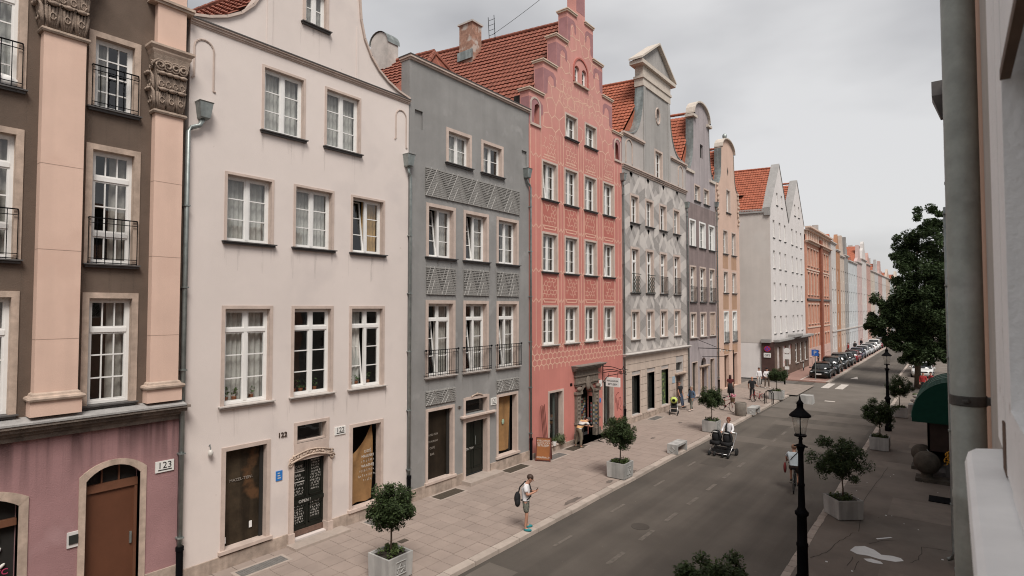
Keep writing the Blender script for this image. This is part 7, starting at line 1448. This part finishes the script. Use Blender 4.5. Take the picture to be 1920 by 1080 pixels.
PH = local('phone', 'dark phone held by the man in the white T-shirt', 'phone', MAN.location, MAN.rotation_euler.z); MB().box(-.037, .037, .325, .335, 1.20, 1.345).xf(Matrix.Translation((0, .33, 1.25)) @ Matrix.Rotation(rad(-35), 4, 'X') @ Matrix.Translation((0, -.33, -1.25))).build('case', IRON, PH)
BG = local('shoulder_bag', 'black shoulder bag slung over the man with the phone', 'bag', MAN.location, MAN.rotation_euler.z); q = MB(); q.ell((.02, -.27, .98), (.20, .10, .20), 14, 9); q.ell((.10, -.25, .88), (.17, .09, .14), 12, 8); q.build('pouch', BLKF, BG, True)
q = MB(); q.tube([(-.03, -.26, 1.05), (-.08, -.20, 1.30), (-.125, -.03, 1.475), (-.10, .10, 1.42), (-.02, .165, 1.25), (.09, .165, 1.08), (.15, .05, .98), (.10, -.15, .95)], .022, 6); q.build('strap', BLKF, BG, True)
STRP = mat('striped_shirt', (.55, .45, .35), .85, .05, 6)
N = STRP.node_tree.nodes; Lk = STRP.node_tree.links; g_ = N.new('ShaderNodeTexCoord'); sx_ = N.new('ShaderNodeSeparateXYZ'); Lk.new(g_.outputs['Object'], sx_.inputs[0]); mu = N.new('ShaderNodeMath'); mu.operation = 'MULTIPLY'; mu.inputs[1].default_value = 3.6; Lk.new(sx_.outputs['Z'], mu.inputs[0]); fr2 = N.new('ShaderNodeMath'); fr2.operation = 'FRACT'; Lk.new(mu.outputs[0], fr2.inputs[0])
cr_ = N.new('ShaderNodeValToRGB'); cr_.color_ramp.interpolation = 'CONSTANT'; e0 = cr_.color_ramp.elements; e0[0].color = (.02, .02, .03, 1); e0[1].position = .22; e0[1].color = (.58, .56, .54, 1); x_ = e0.new(.62); x_.color = (.6, .36, .16, 1); Lk.new(fr2.outputs[0], cr_.inputs[0]); Lk.new(cr_.outputs[0], N['Principled BSDF'].inputs['Base Color'])
person('bent man in striped shirt at the doorway of the coral house', (-14.95, 24.75, 0), rad(-22), dict(wai=(0, .09, 1.07), che=(.0, .27, 1.20), nec=(.0, .43, 1.26), jaw=(0, .50, 1.27), hea=(0, .58, 1.31), cro=(0, .64, 1.33), look=(0, .5, -.85), ls=(-.18, .33, 1.27), le=(-.24, .40, 1.02), lw=(-.1, .56, 1.0), lh=(-.06, .62, 1.0), rs=(.18, .33, 1.27), re=(.28, .48, 1.04), rw=(.2, .62, 1.0), rh=(.17, .7, 1.0), lk=(-.13, .02, .49), rk=(.13, .06, .49), la=(-.2, -.06, .09), lt=(-.24, .09, .04), ra=(.14, .02, .09), rt=(.16, .17, .04)), 1.78, STRP, 'short', KHK, 'long', (.1, .08, .06), ((.06, .05, .045), 'short'), fat=1.12)
person('man in black T-shirt and jeans leaning in the doorway of the sgraffito house', (-15.0, 38.35, .13), rad(-100), dict(wai=(0, -.05, 1.09), che=(0, -.09, 1.29), nec=(0, -.10, 1.46), jaw=(0, -.07, 1.54), hea=(0, -.08, 1.64), cro=(0, -.10, 1.71), la=(-.12, .16, .09), lt=(-.14, .32, .04), ra=(.12, .22, .09), rt=(.14, .37, .04), lk=(-.1, .1, .49), rk=(.1, .13, .49)), 1.8, TB, 'short', JEAN, 'long', (.02, .02, .02), ((.05, .035, .025), 'short'))
person('older person in blue top and grey trousers walking by the sgraffito house', (-14.15, 38.2, 0), rad(150), dict(lk=(-.1, .1, .5), la=(-.1, .2, .1), lt=(-.11, .34, .06), ra=(.1, -.16, .1), rt=(.1, -.02, .04), le=(-.25, -.08, 1.13), re=(.25, .04, 1.13), rw=(.2, .2, .98), rh=(.18, .26, .95)), 1.68, mat('blue_blouse', (.075, .11, .17), .85, .1, 6), 'long', mat('grey_slacks', (.15, .15, .13), .9, .15, 5), 'long', (.45, .4, .36), ((.28, .23, .19), 'short'))
person('woman with long dark hair in a red top and black skirt walking away', (-13.95, 46.0, 0), rad(10), dict(lk=(-.1, .1, .5), la=(-.1, .15, .09), lt=(-.1, .29, .05), ra=(.1, -.18, .12), rt=(.1, -.05, .04)), 1.72, mat('dark_red_top', (.10, .02, .02), .85), 'short', TRB, 'long', (.03, .03, .03), ((.035, .012, .01), 'long'), skirt=TRB)
person('bald man in black standing beside the small red bicycle', (-12.15, 45.4, 0), rad(10), dict(le=(-.27, .02, 1.13), lw=(-.25, .12, .9), lh=(-.24, .15, .83), re=(.26, .08, 1.12), rw=(.34, .28, 1.0), rh=(.36, .34, .98), la=(-.15, -.02, .09), lt=(-.18, .13, .04), ra=(.15, 0, .09), rt=(.18, .15, .04)), 1.8, TB, 'short', TRB, 'long', (.03, .03, .03), ((.2, .1, .08), 'bald'), fat=1.1)
person('woman in white top and pale trousers by the side street wall', (-13.75, 53.6, 0), rad(-140), dict(), 1.68, TW, 'long', mat('pale_trousers', (.45, .43, .41), .9), 'long', (.5, .48, .45), ((.03, .02, .02), 'short'))
person('person in white hoodie, dark cap and leggings facing the road', (-12.95, 53.0, 0), rad(-150), dict(la=(-.17, 0, .09), lt=(-.22, .13, .04), ra=(.17, 0, .09), rt=(.2, .14, .04), lk=(-.14, .03, .5), rk=(.14, .03, .5), le=(-.28, .02, 1.14), lw=(-.16, .15, .98), lh=(-.1, .18, .96), re=(.28, .02, 1.14), rw=(.16, .15, .98), rh=(.1, .18, .96)), 1.76, TW, 'long', mat('patterned_leggings', (.1, .075, .06), .9, .4, 14), 'long', (.5, .48, .45), ((.03, .02, .02), 'short'), hat=TB, fat=1.1)
PRW = person('woman in white shirt with dark scarf pushing the twin pram', (-8.90, 29.0, -.12), rad(174), dict(le=(-.26, .08, 1.16), lw=(-.24, .30, 1.03), lh=(-.22, .36, 1.02), re=(.26, .08, 1.16), rw=(.24, .30, 1.03), rh=(.22, .36, 1.02), lk=(-.1, .14, .5), la=(-.1, .12, .09), lt=(-.1, .26, .05), ra=(.1, -.2, .13), rt=(.1, -.08, .04)), 1.70, TW, 'long', TRB, 'long', (.03, .03, .03), ((.16, .05, .03), 'bob'))
MB().tube([(.03, .09, 1.44), (.05, .17, 1.3), (.06, .18, 1.1), (.06, .17, .95)], [.03, .045, .05, .04], 8).build('scarf', BLKF, PRW, True)
for (x, yy, rz, lb, tm, bm) in ((-12.6, 99.0, 2, 'small figure in red top and dark trousers far down the left pavement', mat('red_top', (.32, .03, .03), .85), TRB), (-12.3, 104, .5, 'small dark figure crouching by the cars far down the left pavement', TB, TRB), (-12.5, 113.5, 2.5, 'small figure in black far down the left pavement near the white cars', TB, TRB), (-13.2, 78.6, 1.5, 'small figure in dark clothes beside the brick-red building', TB, TRB), (-2.05, 57.6, 3.0, 'person in red and white top standing under the right-hand tree', mat('red_top', (.32, .03, .03), .85), TRB), (-1.55, 58.2, 2.2, 'person in red jacket behind the one under the right-hand tree', mat('red_jacket', (.28, .035, .04), .85), TRB), (-.85, 56.5, 1.0, 'person in blue shirt seen above the green awning', mat('mid_blue_shirt', (.05, .1, .24), .85), TRB)):
    person(lb, (x, yy, 0), rz, dict(la=(-.13, .08, .09), lt=(-.14, .22, .04), ra=(.12, -.08, .1), rt=(.12, .06, .04)), 1.74, tm, 'long', bm, 'long', (.03, .03, .03), ((.03, .02, .015), 'short'), group='distant pedestrians')
# cyclist riding away on the right lane
BK = bicycle('dark bicycle ridden by the grey-haired cyclist on the right lane', (-5.05, 24.6, -.12), rad(8), ('black', (.02, .02, .022)))
CY = person('cyclist in pale blue shirt with red bag riding away on the road', (-5.05, 24.6, -.12), rad(8), dict(pel=(0, -.24, 1.0), wai=(0, -.2, 1.15), che=(0, -.08, 1.34), nec=(0, .0, 1.50), jaw=(0, .04, 1.57), hea=(0, .04, 1.67), cro=(0, .02, 1.74), ls=(-.19, -.05, 1.45), le=(-.29, .08, 1.22), lw=(-.27, .22, 1.08), lh=(-.26, .26, 1.07), rs=(.19, -.05, 1.45), re=(.29, .08, 1.22), rw=(.27, .22, 1.08), rh=(.26, .26, 1.07), ll=(-.10, -.22, .95), lk=(-.13, .17, .78), la=(-.13, .02, .40), lt=(-.13, .13, .30), rl=(.10, -.22, .95), rk=(.13, .10, .62), ra=(.13, -.17, .27), rt=(.13, -.04, .20)), 1.72, PBL, 'short', mat('dark_brown_shorts', (.06, .04, .035), .9), 'short', (.03, .03, .03), ((.2, .11, .07), 'short'), fat=1.15)
MB().tube([(-.2, -.2, 1.05), (-.05, -.28, 1.3), (.16, -.12, 1.52)], .014, 5).build('bag_strap', BLKF, CY)
BG2 = local('red_bag', 'dark red bag hanging at the left side of the cyclist', 'bag', CY.location, CY.rotation_euler.z); MB().ell((-.33, -.02, .82), (.06, .13, .21), 12, 8).tube([(-.3, .1, .98), (-.3, .2, 1.1)], .012, 5).build('pouch', mat('dark_red_bag', (.15, .02, .02), .7), BG2, True)
